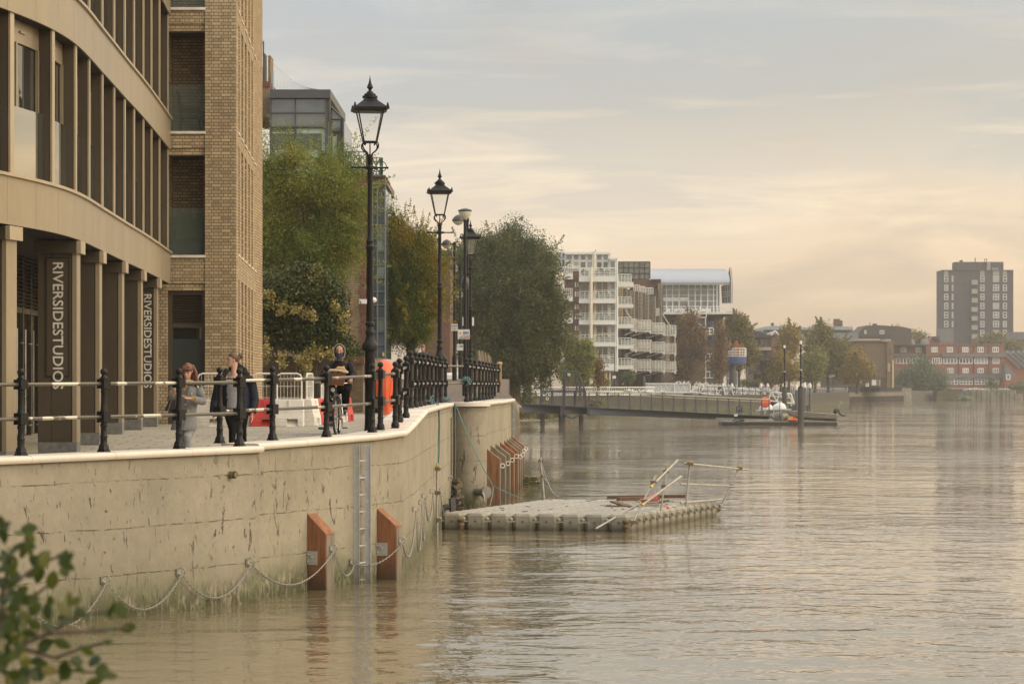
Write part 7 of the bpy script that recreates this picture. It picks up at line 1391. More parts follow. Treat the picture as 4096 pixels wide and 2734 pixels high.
t=thing('blue_crate','blue plastic crate with dark straps under the end of the gangway','crate',P(2960,1650,D+1)); mb=MB(); p=P(2952,1636,D+.6); q=P(2968,1651,D+.6); mb.box(p.x,q.x,D+.6,D+1,q.z,p.z); p=P(2958,1676,D+.6); q=P(2974,1684,D+.6); mb.box(p.x,q.x,D+.6,D+1,q.z,p.z); mb.build('crate_body',M_BLU,t); mb=MB(); mb.tube([P(2948,1650,D+.5),P(2947,1628,D+.5),P(2957,1622,D+.5),P(2968,1626,D+.5),P(2968,1651,D+.5)],.07,6); mb.build('strap',M_STD,t)
for lab,px,w,yt,pt,pw,d in(('near mooring pile with a tall black pole, in front of the aluminium boat',3203,25,1549,1371,7.5,212.0),('far mooring pile with a tall black pole, left of the near one',3138,21,1549,1387,6.5,250.0)):
    t=thing('mooring_pile',lab,'mooring pile',(X(px,d),d,WATER),'mooring piles with tall black poles'); r=w/2*d/F; p=P(px,yt,d); mb=MB(); mb.lathe((p.x,p.y,WATER-1),[(r,0),(r,p.z-WATER+1-.05),(r*1.04,p.z-WATER+1-.04),(r*1.04,p.z-WATER+1)],20); mb.build('pile',M_PILE,t,True); mb=MB(); z2=Z(pt,d); L=z2-p.z; rr=pw/2*d/F; mb.lathe((p.x,p.y,p.z),[(rr*1.8,0),(rr*1.8,.1),(rr,.12),(rr,L*.38),(rr*1.15,L*.385),(rr*1.15,L*.41),(rr*.85,L*.42),(rr*.85,L*.95),(rr*1.2,L*.96),(rr*.6,L)],10); mb.build('pole',M_IRON,t,True); mb=MB(); mb.lathe((p.x,p.y,p.z+L*.385),[(rr*1.2,0),(rr*1.2,.08),(rr*.9,.09)],10); mb.lathe((p.x,p.y,p.z+L*.97),[(rr*1.25,0),(rr*1.25,.22),(rr*.6,.3)],10); mb.build('white_band',M_WFR,t,True)
# white gangway, screen and capped piles behind
D=338.0; wgw=thing('white_truss_gangway','white lattice truss gangway sloping down behind the grey pier','gangway',P(2765,1567,D)); tp=lambda s:(2781+(3164-2781)*s,1534+(1575-1534)*s); bp=lambda s:(2765+(3176-2765)*s,1567.5+(1613-1567.5)*s)
for yo in(0,2.2):
    mb=MB(); dd=D+yo; mb.bar(P(*tp(0),dd),P(*tp(1),dd),.10,5); mb.bar(P(*bp(0),dd),P(*bp(1),dd),.10,5); mid=lambda s:(tp(s)[0]*.55+bp(s)[0]*.45,tp(s)[1]*.55+bp(s)[1]*.45); mb.bar(P(*mid(0),dd),P(*mid(1),dd),.05,4); n=12
    for k in range(n): s0,s1,s2=k/n,(k+.5)/n,(k+1)/n; mb.bar(P(*bp(s0),dd),P(*tp(s1),dd),.075,4); mb.bar(P(*tp(s1),dd),P(*bp(s2),dd),.075,4)
    mb.bar(P(*bp(0),dd),P(*tp(0),dd),.1,4); mb.bar(P(*tp(1),dd),P(*bp(1),dd),.1,4); mb.build('truss',M_WFR,wgw)
mb=MB(); mb.slab(P(*bp(0),D),P(*bp(1),D),P(*bp(1),D+2.2),P(*bp(0),D+2.2),.1); mb.build('deck',M_STL,wgw)
t=thing('screened_gangway','white mesh-screened landing gangway left of the truss gangway','gangway',P(2670,1570,324)); a,b_=P(2579,1534,324),P(2761,1570,324); mb=MB(); mb.box(a.x,b_.x,324,324.06,b_.z,a.z); mb.box(a.x,b_.x,326,326.06,b_.z,a.z); mb.build('mesh_screen',pm('translucent_white_mesh',(.50,.52,.50),.7,0,.05,.6),t); mb=MB()
for p,q in(((2579,1534),(2761,1534)),((2579,1570),(2761,1570)),((2579,1534),(2579,1570)),((2761,1534),(2761,1570)),((2698,1534),(2698,1570))): mb.bar(P(*p,323.9),P(*q,323.9),.07,4)
for k in range(8): x=2582+k*23; mb.bar(P(x,1569,323.95),P(x+11,1535,323.95),.03,4); mb.bar(P(x+11,1535,323.95),P(x+22,1569,323.95),.03,4)
mb.build('frame',M_WFR,t); mb=MB(); rb(mb,I_,2573,1502,2582,1570,323.7,.3); mb.build('end_post',M_STL,t); mb=MB(); mb.slab(P(2579,1570,324),P(2761,1570,324),P(2761,1570,326),P(2579,1570,326),.12); mb.build('deck',M_STL,t)
CP=['first','second','third','fourth','fifth','sixth','seventh','eighth','ninth']
for i,(px,yt,d) in enumerate(((2799,1538,340.5),(2811,1541,344),(2892,1538,341.5),(2928,1537,352),(3044,1537,342),(3071,1538,352),(3187,1544,340),(3218,1534,345),(3240,1535,350))):
    t=thing('capped_pile',CP[i]+' white-capped steel pile by the truss gangway, counting from the left','mooring pile',(X(px,d),d,WATER),'white-capped piles by the truss gangway'); r=5.2*d/F; z1=Z(yt+14,d); mb=MB(); mb.lathe((X(px,d),d,WATER-1),[(r,0),(r,z1-WATER+1)],14); mb.build('pile',M_STL,t,True); mb=MB(); mb.lathe((X(px,d),d,z1-.05),[(r*1.15,0),(r*1.15,.42),(r*.3,.72),(.01,.74)],14); mb.build('white_cap',M_WFR,t,True)
t=thing('work_barge','low dark barge with covered gear moored under the truss gangway','barge',P(3000,1632,346)); mb=MB(); a,b_=X(2782,346),X(3234,346); mb.box(a,b_,346,351,WATER-.2,Z(1620,346)); mb.build('hull',M_BLK,t); mb=MB(); c=P(3008,1618,347); mb.ball(c,.95,10,(1.0,1,.9)); mb.ball((c.x-.7,c.y,c.z-.1),.6,9); mb.build('blue_white_tarpaulin',pm('pale_blue_tarpaulin',(.42,.46,.48),.6,0,.2,1),t,True)
for x in(2822,2846,2884,2984,3166): mb=MB(); rb(mb,I_,x-2.5,1597,x+2.5,1624,345.6,.2); mb.build('white_post',M_WFR,t)
mb=MB(); rb(mb,I_,2790,1616,2830,1621,346.5,2); rb(mb,I_,3040,1615,3080,1621,346.5,2); mb.build('deck_gear',M_STD,t)
mb=MB(); mb.bar(P(2752,1570,330),P(2752,1640,330),.6,8); mb.build('dolphin',M_PILE,t)
# gulls
M_GUL=pm('white_feathers',(.70,.70,.69),.8,0,.04,8); M_GRY=pm('pale_grey_wing',(.36,.38,.40),.8,0,.06,8); M_GDK=M_GDK
gp=thing('gull','',' ',(0,0,0),'gulls perched on the pier and gangways'); mb=MB(); mb.tube([(-.21,0,.11),(-.13,0,.12),(0,0,.14),(.10,0,.17),(.15,0,.21)],[.012,.05,.075,.062,.035],9); mb.ball((.165,0,.245),.042,8); mb.tube([(.14,0,.2),(.16,0,.24)],[.045,.036],8); mb.build('body',M_GUL,gp,True,True); mb=MB()
for s in(-1,1): mb.tube([(.08,s*.058,.17),(-.05,s*.066,.15),(-.25,s*.03,.115)],[.03,.05,.008],7,flat=.35)
mb.build('wing',M_GRY,gp,True,True); mb=MB(); mb.tube([(.2,0,.24),(.24,0,.232)],[.012,.003],5); mb.bar((.0,.02,0),(.0,.02,.1),.006,4); mb.bar((.0,-.02,0),(.0,-.02,.1),.006,4); mb.build('beak_and_legs',pm('orange_beak',(.45,.16,.05),.6),gp,False,True)
GP=[]
for i,px in enumerate((2508,2523,2556,2581,2592,2604,2652,2664)): GP.append((px,yr(px)-1,208,1.9 if 0 else 1.25,('first','second','third','fourth','fifth','sixth','seventh','eighth')[i]+' gull from the left perched on the grey gangway handrail'))
for i,px in enumerate((2708,2721,2736,2751)): GP.append((px,1534,324.5,1.25,('first','second','third','fourth')[i]+' gull from the left on top of the white mesh screen'))
for i,s in enumerate((.01,.05,.09,.13,.185,.215,.24,.27,.31,.36,.44,.53,.58,.63,.70,.755,.775,.79,.845,.93)): GP.append((*tp(s),338,1.2,('1st 2nd 3rd 4th 5th 6th 7th 8th 9th 10th 11th 12th 13th 14th 15th 16th 17th 18th 19th 20th'.split()[i])+' gull from the left on the top chord of the white truss gangway'))
for i,x in enumerate((1452,1478,1500,1512,1530,1550,1562,1585,1600,1640,1790,1815)): p=C_(x,1266 if i not in(3,5) else 1258); GP.append((p[0],p[1]-.3,543.6,1.7,('1st 2nd 3rd 4th 5th 6th 7th 8th 9th 10th 11th 12th'.split()[i])+' gull from the left on the old timber jetty'))
for i,(x,y) in enumerate(((3465,1601),(3521,1601))): GP.append((x,y-1.5,535,1.6,('left','right')[i]+' gull floating on the water before the sheet piling'))
for i,(px,py,d,s,lab) in enumerate(GP):
    o=gp if i==0 else dup(gp); o.location=P(px,py,d); o.rotation_euler=(0,0,random.uniform(0,6.28)); o.scale=(s,s,s); o['label']=lab; o['category']='gull'
# ================================================================== people
M_SKIN=pm('skin',(.50,.29,.20),.55,0,.06,9); M_SKIN2=pm('fair_skin',(.56,.34,.25),.55,0,.06,9)
M_EYE=pm('dark_eye',(.03,.02,.018),.3); M_LIP=pm('lip',(.36,.11,.10),.5); M_BROW=pm('brow',(.07,.04,.025),.8)
M_HBR=pm('auburn_hair',(.13,.045,.02),.5,0,.35,30,.4,60,col2=(.05,.02,.012),stretch=(1,1,.15)); M_HBN=pm('brown_hair',(.075,.04,.022),.5,0,.3,30,.4,60,col2=(.05,.028,.018),stretch=(1,1,.15))
def remesh(mb,name,mat,parent,vox,smooth=3):
    o=mb.build(name,mat,parent); r=o.modifiers.new('r','REMESH'); r.mode='VOXEL'; r.voxel_size=vox; s=o.modifiers.new('s','SMOOTH'); s.iterations=smooth; s.factor=.5
    me=bpy.data.meshes.new_from_object(o.evaluated_get(bpy.context.evaluated_depsgraph_get())); o.modifiers.clear(); o.data=me; me.name=name
    me.polygons.foreach_set('use_smooth',[True]*len(me.polygons)); return o
class Fr:                                            # a small frame: right, forward, up
    def __init__(s,c,f,u): s.c=Vector(c); s.u=Vector(u).normalized(); f=Vector(f); s.f=(f-s.u*f.dot(s.u)).normalized(); s.r=s.f.cross(s.u)
    def __call__(s,x,y,z): return s.c+s.r*x+s.f*y+s.u*z
HP=[(-.115,.020,.078,-.02),(-.10,.042,.088,.02),(-.075,.055,.090,.058),(-.045,.063,.092,.080),(-.01,.069,.089,.092),(.03,.072,.091,.098),(.065,.067,.085,.094),(.095,.050,.060,.073),(.113,.022,.028,.035)]
def shell(mb,fr,prof,n=16,grow=0.0):
    vs=[]
    for h,w,f,b in prof:
        for k in range(n):
            a=2*math.pi*k/n; c,s=math.cos(a),math.sin(a); vs.append(fr((w+grow)*c,((f+grow) if s>0 else (b+grow))*s,h+(grow if h>.08 else 0)))
    L=len(prof); mb.add(vs,[(i*n+k,i*n+(k+1)%n,(i+1)*n+(k+1)%n,(i+1)*n+k) for i in range(L-1) for k in range(n)]+[tuple(range(n-1,-1,-1)),tuple(range((L-1)*n,L*n))])
def head(mb,fr):
    shell(mb,fr,HP); mb.tube([fr(0,.085,.022),fr(0,.104,-.012),fr(0,.114,-.03),fr(0,.09,-.042)],[.007,.010,.013,.008],8); mb.tube([fr(0,.082,-.058),fr(0,.094,-.066),fr(0,.082,-.075)],[.012,.016,.012],8)
    for s in(-1,1): mb.tube([fr(s*.068,-.004,-.03),fr(s*.076,-.01,-.005),fr(s*.07,-.008,.022)],[.008,.014,.01],7)
def face(fr,body,lips=True,eyes=True):
    if eyes:
        for s in(-1,1):
            mb=MB(); mb.tube([fr(s*.018,.088,.0),fr(s*.031,.087,.003),fr(s*.045,.079,.0)],[.003,.0055,.003],6); mb.build('eye',M_EYE,body,True)
            mb=MB(); mb.tube([fr(s*.014,.092,.022),fr(s*.032,.089,.028),fr(s*.05,.075,.022)],[.003,.004,.002],5); mb.build('eyebrow',M_BROW,body,True)
    if lips: mb=MB(); mb.tube([fr(-.022,.087,-.064),fr(0,.098,-.0625),fr(.022,.087,-.064)],[.003,.006,.003],6); mb.build('mouth',M_LIP,body,True)
def hand(mb,w,d,nrm,curl=.6,thumb=1):
    """palm with five separate fingers: w wrist, d direction, nrm towards the palm side"""
    w,d,nrm=Vector(w),Vector(d).normalized(),Vector(nrm); nrm=(nrm-d*nrm.dot(d)).normalized(); s=d.cross(nrm)
    mb.tube([w-d*.02,w+d*.03,w+d*.088],[.026,.034,.036],10,flat=.45,side=s)
    for k,(o,L) in enumerate(((-.027,.068),(-.009,.078),(.009,.074),(.026,.058))):
        p=w+d*.082+s*o; a=d*math.cos(curl*.4)+nrm*math.sin(curl*.4); b=d*math.cos(curl*1.2)+nrm*math.sin(curl*1.2); e=d*math.cos(curl*1.9)+nrm*math.sin(curl*1.9); q=p+a*L*.45; r=q+b*L*.33; mb.tube([p,q,r,r+e*L*.27],[.0092,.0088,.008,.0065],6)
    p=w+d*.03-s*.028*thumb; q=p+(d*.6-s*thumb*.7+nrm*.25).normalized()*.035; mb.tube([p,q,q+(d*.8+nrm*.5-s*thumb*.1).normalized()*.03],[.012,.0105,.008],6)
def ringtube(mb,rows,n=18):
    """torso-like loft: rows of (x,y,z,half width,half depth)"""
    vs=[(x+w*math.cos(2*math.pi*k/n),y+dp*math.sin(2*math.pi*k/n),z) for x,y,z,w,dp in rows for k in range(n)]; L=len(rows)
    mb.add(vs,[(i*n+k,i*n+(k+1)%n,(i+1)*n+(k+1)%n,(i+1)*n+k) for i in range(L-1) for k in range(n)]+[tuple(range(n-1,-1,-1)),tuple(range((L-1)*n,L*n))])
# ---- woman in the grey coat, looking at her phone
d=39.4; B=Vector((X(745,d),d,gz(d)-.03)); s_=d/F
def w1(px,py,y=0.0): return Vector((X(px,d),d+y,Z(py,d)))
p=thing('person','woman in a grey wool coat and pale jeans looking down at her phone','person',B); bz=B.z
hf=Fr(w1(752,1481,-.07)+Vector((0,0,-.005)),(-.15,-1,-.45),(.03,-.42,1)); mb=MB(); head(mb,hf); nk=w1(744,1537,.02); mb.tube([hf(0,-.03,-.06),w1(748,1527,-.01),nk],[.052,.05,.07],12)
sR,sL=w1(795,1553,.02),w1(698,1548,.02); eR,hR=w1(812,1606,-.04),w1(772,1592,-.30); eL,hL=w1(683,1600,.0),w1(694,1566,-.13)
ringtube(mb,[(nk.x,d+.02,nk.z,.07,.06),(nk.x,d+.02,nk.z-.09,.17,.095),(nk.x,d+.02,nk.z-.3,.15,.10),(nk.x-.01,d+.02,nk.z-.48,.13,.095),(nk.x-.02,d+.02,nk.z-.58,.15,.11),(nk.x-.02,d+.02,nk.z-.66,.12,.09)])
for a,b_,c in((sR,eR,hR),(sL,eL,hL)): mb.tube([a,b_,b_.lerp(c,.6),c],[.052,.042,.036,.026],10)
kA,kB=w1(752,1742,-.10),w1(733,1748,.10); fA,fB=Vector((w1(751,0,-.06).x,d-.04,bz+.06)),Vector((w1(737,0,.2).x,d+.25,bz+.07)); hip=nk.z-.70
mb.tube([(nk.x+.06,d,hip),kA,fA],[.088,.055,.038],10); mb.tube([(nk.x-.07,d+.04,hip),kB,fB],[.088,.055,.038],10); mb.tube([fA,fA+Vector((-.01,-.15,-.03))],[.04,.03],8); mb.tube([fB,fB+Vector((-.01,-.14,-.03))],[.04,.03],8)
hand(mb,hR,(-.75,-.35,.05),(.1,-.2,1),.8,-1); hand(mb,hL,(.5,-.6,.35),(.3,.5,0),1.1,1)
body=remesh(mb,'body',M_SKIN2,p,.0085); face(hf,body)
M_COAT=pm('grey_wool_coat',(.19,.19,.195),.9,0,.16,22,1.0,7,stretch=(1,1,.55))
mb=MB(); ringtube(mb,[(nk.x,d+.03,nk.z-.0,.085,.085),(nk.x,d+.025,nk.z-.05,.16,.115),(nk.x,d+.02,nk.z-.12,.205,.13),(nk.x,d+.02,nk.z-.3,.185,.14),(nk.x-.01,d+.01,nk.z-.46,.165,.13),(nk.x-.02,d+.01,nk.z-.60,.185,.145),(nk.x-.03,d+.0,nk.z-.71,.20,.155)])
for a,b_,c in((sR,eR,hR),(sL,eL,hL)): mb.tube([a,a.lerp(b_,.5),b_,b_.lerp(c,.5),b_.lerp(c,.86)],[.075,.072,.066,.06,.058],12)
coat=remesh(mb,'coat',M_COAT,p,.012,4)
mb=MB(); hemz=nk.z-.715; ringtube(mb,[(nk.x-.015,d+.01,nk.z-.52,.178,.142),(nk.x-.03,d+.0,hemz+.05,.203,.158),(nk.x-.035,d-.005,hemz,.208,.163),(nk.x-.035,d-.005,hemz+.012,.196,.152)],26); mb.build('coat_skirt',M_COAT,coat,True)
mb=MB(); cx0=nk.x+.0
for a,b_ in((( 733,1546),(741,1598)),((757,1546),(748,1598))): mb.slab(w1(a[0]-5,a[1],-.125),w1(a[0]+6,a[1],-.13),w1(b_[0]+4,b_[1],-.155),w1(b_[0]-3,b_[1],-.152),.012)
mb.tube([w1(748,1598,-.146),w1(752,1650,-.135),w1(738,1715,-.165)],.006,5); mb.build('lapel',pm('grey_coat_edge',(.12,.12,.125),.9),coat)
for px,py in((747,1617),(757,1643),(770,1574)): mb=MB(); mb.ball(w1(px,py,-.15 if px<765 else -.12),.014,8,(1,.5,1)); mb.build('button',pm('brass_button',(.6,.5,.33),.3,.6),coat,'all')
mb=MB()
for a in range(0,360,18): r=R(a); q=Vector((nk.x+.105*math.cos(r),d+.0+.095*math.sin(r)-.01,nk.z+.02-.025*math.sin(-r)*-1)); mb.ball(q,random.uniform(.034,.045),7)
remesh(mb,'fur_collar',pm('beige_fur',(.36,.29,.19),.95,0,.3,50,.6,90),p,.009,1)
mb=MB(); mb.tube([w1(742,1534,-.1),w1(741,1556,-.12),w1(739,1566,-.12)],[.03,.04,.02],8,flat=.5); mb.build('mustard_scarf',pm('mustard_knit',(.36,.20,.03),.9,0,.2,40),p,True)
for c,a in((hR,eR),(hL,eL)): mb=MB(); mb.tube([a.lerp(c,.84),a.lerp(c,.99)],[.044,.036],10); mb.build('mustard_cuff',MATS['mustard_knit'],p,True)
M_JEAN=pm('pale_grey_jeans',(.26,.28,.30),.85,0,.28,9,1.0,14)
mb=MB(); mb.tube([(nk.x+.06,d,hip),Vector((nk.x+.06,d,hip)).lerp(kA,.6),kA,kA.lerp(fA,.45),fA],[.095,.082,.066,.06,.05],12); mb.tube([(nk.x-.07,d+.04,hip),Vector((nk.x-.07,d+.04,hip)).lerp(kB,.6),kB,kB.lerp(fB,.45),fB],[.095,.082,.066,.06,.05],12); remesh(mb,'jeans',M_JEAN,p,.011,2)
mb=MB()
for f in(fA,fB): mb.tube([f+Vector((0,.05,-.03)),f+Vector((0,-.05,-.035)),f+Vector((-.01,-.17,-.045))],[.045,.043,.032],9,flat=.8); mb.tube([f+Vector((0,0,.1)),f],[.055,.05],9)
remesh(mb,'boots',pm('dark_boot',(.03,.03,.03),.6),p,.01,2)
mb=MB(); cap=[(h,w,(f*.98 if h>.02 else .0),b) for h,w,f,b in HP if h>-.12]
shell(mb,hf,[(-.02,.074,.045,.10),(.0,.078,.055,.104),(.02,.08,.084,.108),(.045,.080,.100,.110),(.07,.074,.096,.104),(.1,.056,.07,.082),(.126,.022,.03,.035)])
for sx,pts in((1,[(768,1460,-.02),(783,1490,-.04),(786,1518,-.05),(797,1538,-.05),(806,1546,-.04)]),(1,[(762,1462,.02),(780,1495,.0),(790,1525,.0),(800,1540,.0)]),(-1,[(735,1465,-.03),(728,1490,-.06),(727,1515,-.07),(732,1535,-.07)]),(-1,[(738,1462,.03),(724,1495,.0),(722,1525,.0)]),(1,[(755,1455,.06),(765,1500,.07),(775,1540,.07)]),(-1,[(745,1455,.06),(738,1500,.07),(735,1535,.07)])): mb.tube([w1(*q) for q in pts],[.035,.036,.034,.026,.01][:len(pts)],9,flat=.7)
for k in range(7): x=-.048+.016*k; mb.tube([hf(x,.055,.10),hf(x*1.1,.098,.06),hf(x*1.15,.101-abs(x)*.35,.022)],[.014,.013,.008],6)
remesh(mb,'hair',M_HBR,p,.007,1)
ph=thing('phone','rose-coloured mobile phone held by the woman in the grey coat','phone',w1(750,1583,-.36)); mb=MB(); mb.slab(w1(738,1577,-.40),w1(758,1584,-.36),w1(757,1586,-.28),w1(737,1580,-.32),.012); mb.build('phone_body',pm('rose_phone_case',(.42,.25,.21),.4),ph)
bg_=thing('handbag','black leather handbag with a gold zip on the arm of the grey-coated woman','handbag',w1(680,1650)); mb=MB(); c=[w1(690,1578,.02),w1(706,1582,.02),w1(700,1652,.02),w1(657,1640,.02)]; n=len(c); vs=[v+Vector((0,-.07,0)) for v in c]+[v+Vector((0,.09,0)) for v in c]; mb.add(vs,[(0,1,2,3),(7,6,5,4)]+[(i,4+i,4+(i+1)%4,(i+1)%4) for i in range(4)]); o=mb.build('bag_body',pm('black_leather',(.018,.016,.016),.5,0,.1,8),bg_); bv=o.modifiers.new('b','BEVEL'); bv.width=.02; bv.segments=3
mb=MB(); mb.tube([w1(691,1592,-.055),w1(673,1644,-.06)],.006,5); mb.tube([w1(688,1590,-.06),w1(695,1597,-.06)],.010,5); mb.build('gold_zip',MATS['brass_button'],bg_); mb=MB(); mb.tube([w1(694,1580,.0),w1(696,1560,-.02),w1(700,1540,.0),w1(705,1545,.05),w1(703,1582,.06)],.012,6); mb.build('strap',MATS['black_leather'],bg_,True)
# ---- woman in the navy padded coat, head turned to her companion
d=41.2
def w1(px,py,y=0.0): return Vector((X(px,d),d+y,Z(py,d)))
B=Vector((X(952,d),d,gz(d)-.04)); bz=B.z; p=thing('person','woman in an open navy padded coat, head turned left, brown hair in a bun','person',B)
hf=Fr(w1(931,1440,0),(-1,-.30,-.06),(.05,-.02,1)); mb=MB(); head(mb,hf); nk=w1(938,1497,.02); mb.tube([hf(0,-.03,-.05),w1(936,1478,.01),nk],[.055,.052,.07],12)
sR,sL=w1(1000,1519,.04),w1(884,1519,.02); eR,hR=w1(1016,1600,.05),w1(1009,1654,-.03); eL,hL=w1(862,1600,.03),w1(856,1652,-.06); tx=w1(942,0).x
ringtube(mb,[(nk.x,d+.02,nk.z,.07,.06),(tx,d+.03,nk.z-.1,.19,.10),(tx,d+.02,nk.z-.3,.165,.115),(tx,d+.02,nk.z-.46,.15,.11),(tx+.01,d+.02,nk.z-.62,.185,.125),(tx+.01,d+.02,nk.z-.74,.16,.12)])
for a,b_,c in((sR,eR,hR),(sL,eL,hL)): mb.tube([a,b_,b_.lerp(c,.6),c],[.055,.044,.038,.027],10)
hip=nk.z-.66; kA,kB=w1(932,1716,-.06),w1(968,1712,.1); fA,fB=Vector((w1(929,0).x,d-.12,bz+.07)),Vector((w1(968,0).x,d+.3,bz+.08))
hA,hB=Vector((tx-.075,d+.02,hip)),Vector((tx+.1,d+.02,hip))
mb.tube([hA,kA,fA],[.09,.055,.038],10); mb.tube([hB,kB,fB],[.09,.055,.038],10)
for f in(fA,fB): mb.tube([f,f+Vector((-.01,-.15,-.03))],[.04,.03],8)
hand(mb,hR,(.05,-.1,-1),(-1,0,0),.5,1); hand(mb,hL,(.0,-.15,-1),(1,0,0),.5,-1)
body=remesh(mb,'body',M_SKIN2,p,.0085); face(hf,body)
mb=MB(); ringtube(mb,[(nk.x,d+.005,nk.z-.06,.075,.07),(tx-.02,d+.01,nk.z-.10,.14,.11),(tx-.03,d+.005,nk.z-.22,.15,.13),(tx-.03,d+.0,nk.z-.45,.145,.13),(tx-.02,d+.0,nk.z-.55,.165,.14),(tx-.02,d+.0,nk.z-.56,.15,.13)],22); mb.build('grey_top',pm('grey_marl_jersey',(.25,.25,.26),.9,0,.25,60,.2,150),p,True)
M_NAVY=pm('navy_padded_nylon',(.010,.013,.026),.55,0,.2,6,1.0,16,spec=.2)
mb=MB()
def panel(side):
    rows=[]; 
    for t_ in range(15):
        f=t_/14; z=nk.z-.06-.62*f; puff=.012*abs(math.sin(math.pi*f*8)); w=.20+.035*min(1,f*3)-.02*abs(f-.45); dp=.13+.03*f; a0,a1=(R(-72),R(95)) if side>0 else (R(108),R(262)); rows.append([(tx+.01+(w+puff)*math.cos(a0+(a1-a0)*k/10),d+.03+(dp+puff)*math.sin(a0+(a1-a0)*k/10),z) for k in range(11)])
    inn=[[((q[0]-tx)*.88+tx,(q[1]-d)*.86+d,q[2]) for q in r] for r in rows]; m=11; n=len(rows); vs=[q for r in rows for q in r]+[q for r in inn for q in r]; o=n*m; fs=[]
    for i in range(n-1):
        for k in range(m-1): fs+=[(i*m+k,i*m+k+1,(i+1)*m+k+1,(i+1)*m+k),(o+(i+1)*m+k,o+(i+1)*m+k+1,o+i*m+k+1,o+i*m+k)]
        fs+=[(i*m,(i+1)*m,o+(i+1)*m,o+i*m),(o+i*m+m-1,o+(i+1)*m+m-1,(i+1)*m+m-1,i*m+m-1)]
    for k in range(m-1): fs+=[(k,o+k,o+k+1,k+1),((n-1)*m+k+1,o+(n-1)*m+k+1,o+(n-1)*m+k,(n-1)*m+k)]
    mb.add(vs,fs)
panel(1); panel(-1)
for a,b_,c in((sR,eR,hR),(sL,eL,hL)):
    pts,rad=[],[]
    for k in range(17): f=k/16; q=a.lerp(b_,f*2) if f<.5 else b_.lerp(c,(f-.5)*2*.92); pts.append(q); rad.append((.088-.022*f)+.007*abs(math.sin(math.pi*f*9)))
    mb.tube(pts,rad,12)
mb.ball(sR+Vector((-.02,0,.0)),.085,10); mb.ball(sL+Vector((.02,0,.0)),.08,10); coat=mb.build('padded_coat',M_NAVY,p,True)
mb=MB()
for (px,py,y,r) in ((898,1500,-.06,.05),(906,1485,-.04,.052),(892,1515,-.09,.045),(960,1470,.05,.06),(975,1482,.04,.066),(985,1498,.0,.066),(978,1515,-.06,.055),(968,1528,-.10,.045),(950,1464,.1,.06),(925,1474,.12,.06),(990,1512,-.02,.055),(888,1528,-.11,.038)): mb.ball(w1(px,py,y),r,9)
remesh(mb,'fur_collar',pm('black_fur',(.012,.011,.011),.95,0,.3,50,.7,90),p,.012,1)
mb=MB(); M_BLT=pm('black_trousers',(.008,.008,.009),.9,0,.2,10,spec=.1); ringtube(mb,[(tx-.0,d+.02,nk.z-.52,.15,.115),(tx+.01,d+.02,hip,.2,.14),(tx+.01,d+.02,hip-.1,.17,.12)])
for h_,k_,f_ in((hA,kA,fA),(hB,kB,fB)): mb.tube([h_,h_.lerp(k_,.5),k_,k_.lerp(f_,.5),f_],[.118,.092,.066,.056,.044],12)
remesh(mb,'trousers',M_BLT,p,.011,3)
mb=MB()
for f in(fA,fB): mb.tube([f+Vector((0,.05,-.035)),f+Vector((0,-.05,-.04)),f+Vector((-.01,-.17,-.05))],[.045,.043,.03],9,flat=.8)
remesh(mb,'shoes',MATS['dark_boot'],p,.01,2)
mb=MB(); shell(mb,hf,[(-.03,.06,-.03,.098),(.0,.077,-.02,.105),(.03,.08,.03,.11),(.055,.078,.075,.108),(.08,.07,.085,.10),(.105,.05,.058,.075),(.123,.02,.025,.03)]); mb.ball(hf(.0,-.125,.072),.042,10,(1,1,.9))
for k in range(5): mb.tube([hf(0,-.125,.072)+Vector((.03*math.cos(k*1.3),.0,.03*math.sin(k*1.3))),hf(0,-.13,.072)+Vector((.035*math.cos(k*1.3+1),-.02,.035*math.sin(k*1.3+1)))],.018,6)
hair=remesh(mb,'hair',M_HBN,p,.007,2); mb=MB(); mb.torus(hf(0,-.105,.05),hf.f,.028,.010,12,6); mb.build('orange_hair_band',pm('orange_band',(.5,.12,.03),.6),hair,'all')
# ---- cyclist and bicycle
d=47.0; gzc=gz(47)+.0
def w1(px,py,y=0.0): return Vector((X(px,d),d+y,Z(py,d)))
bk=thing('bicycle','black upright bicycle with a wicker basket and chrome headlamp, ridden towards us','bicycle',(X(1348,d),d,gzc)); M_FRM=pm('black_enamel',(.015,.015,.016),.3,.1,.15,5); M_CHR=pm('chrome',(.62,.62,.6),.15,.95,.08,10); M_TYR=pm('tyre_rubber',(.022,.022,.022),.75)
fc=Vector((X(1342,46.5),46.5,gzc+.345)); rc=Vector((X(1356,47.55),47.55,gzc+.345)); ax=Vector((fc.y-rc.y,-(fc.x-rc.x),0)).normalized(); axf=(ax+Vector((0,.05,0))).normalized(); fw=(fc-rc).normalized()
for c,a in((fc,axf),(rc,ax)):
    mb=MB(); mb.torus(c,a,.325,.02,36,8); w_=mb.build('wheel',M_TYR,bk,'all'); mb=MB(); mb.torus(c,a,.303,.011,36,6,1.4); mb.build('rim',M_CHR,w_,'all'); mb=MB(); mb.bar(c-a*.045,c+a*.045,.02,8); u=Vector((0,0,1)); v=a.cross(u)
    for k in range(16): an=2*math.pi*k/16; mb.bar(c+a*(.03 if k%2 else -.03),c+(u*math.cos(an)+v*math.sin(an))*.3,.0018,3)
    mb.build('spokes',M_CHR,w_)
hd=fc+Vector((-fw.x*.12,-fw.y*.14,.42)); bb_=rc+fw*.44+Vector((0,0,-.06)); st=rc+fw*.28+Vector((0,0,.42)); crn=fc+Vector((-fw.x*.05,-fw.y*.06,.36))
mb=MB(); mb.tube([hd,bb_],.018,8); mb.tube([hd+Vector((0,0,-.08)),st],.016,8); mb.tube([bb_,st,st+(st-bb_).normalized()*.12],.017,8)
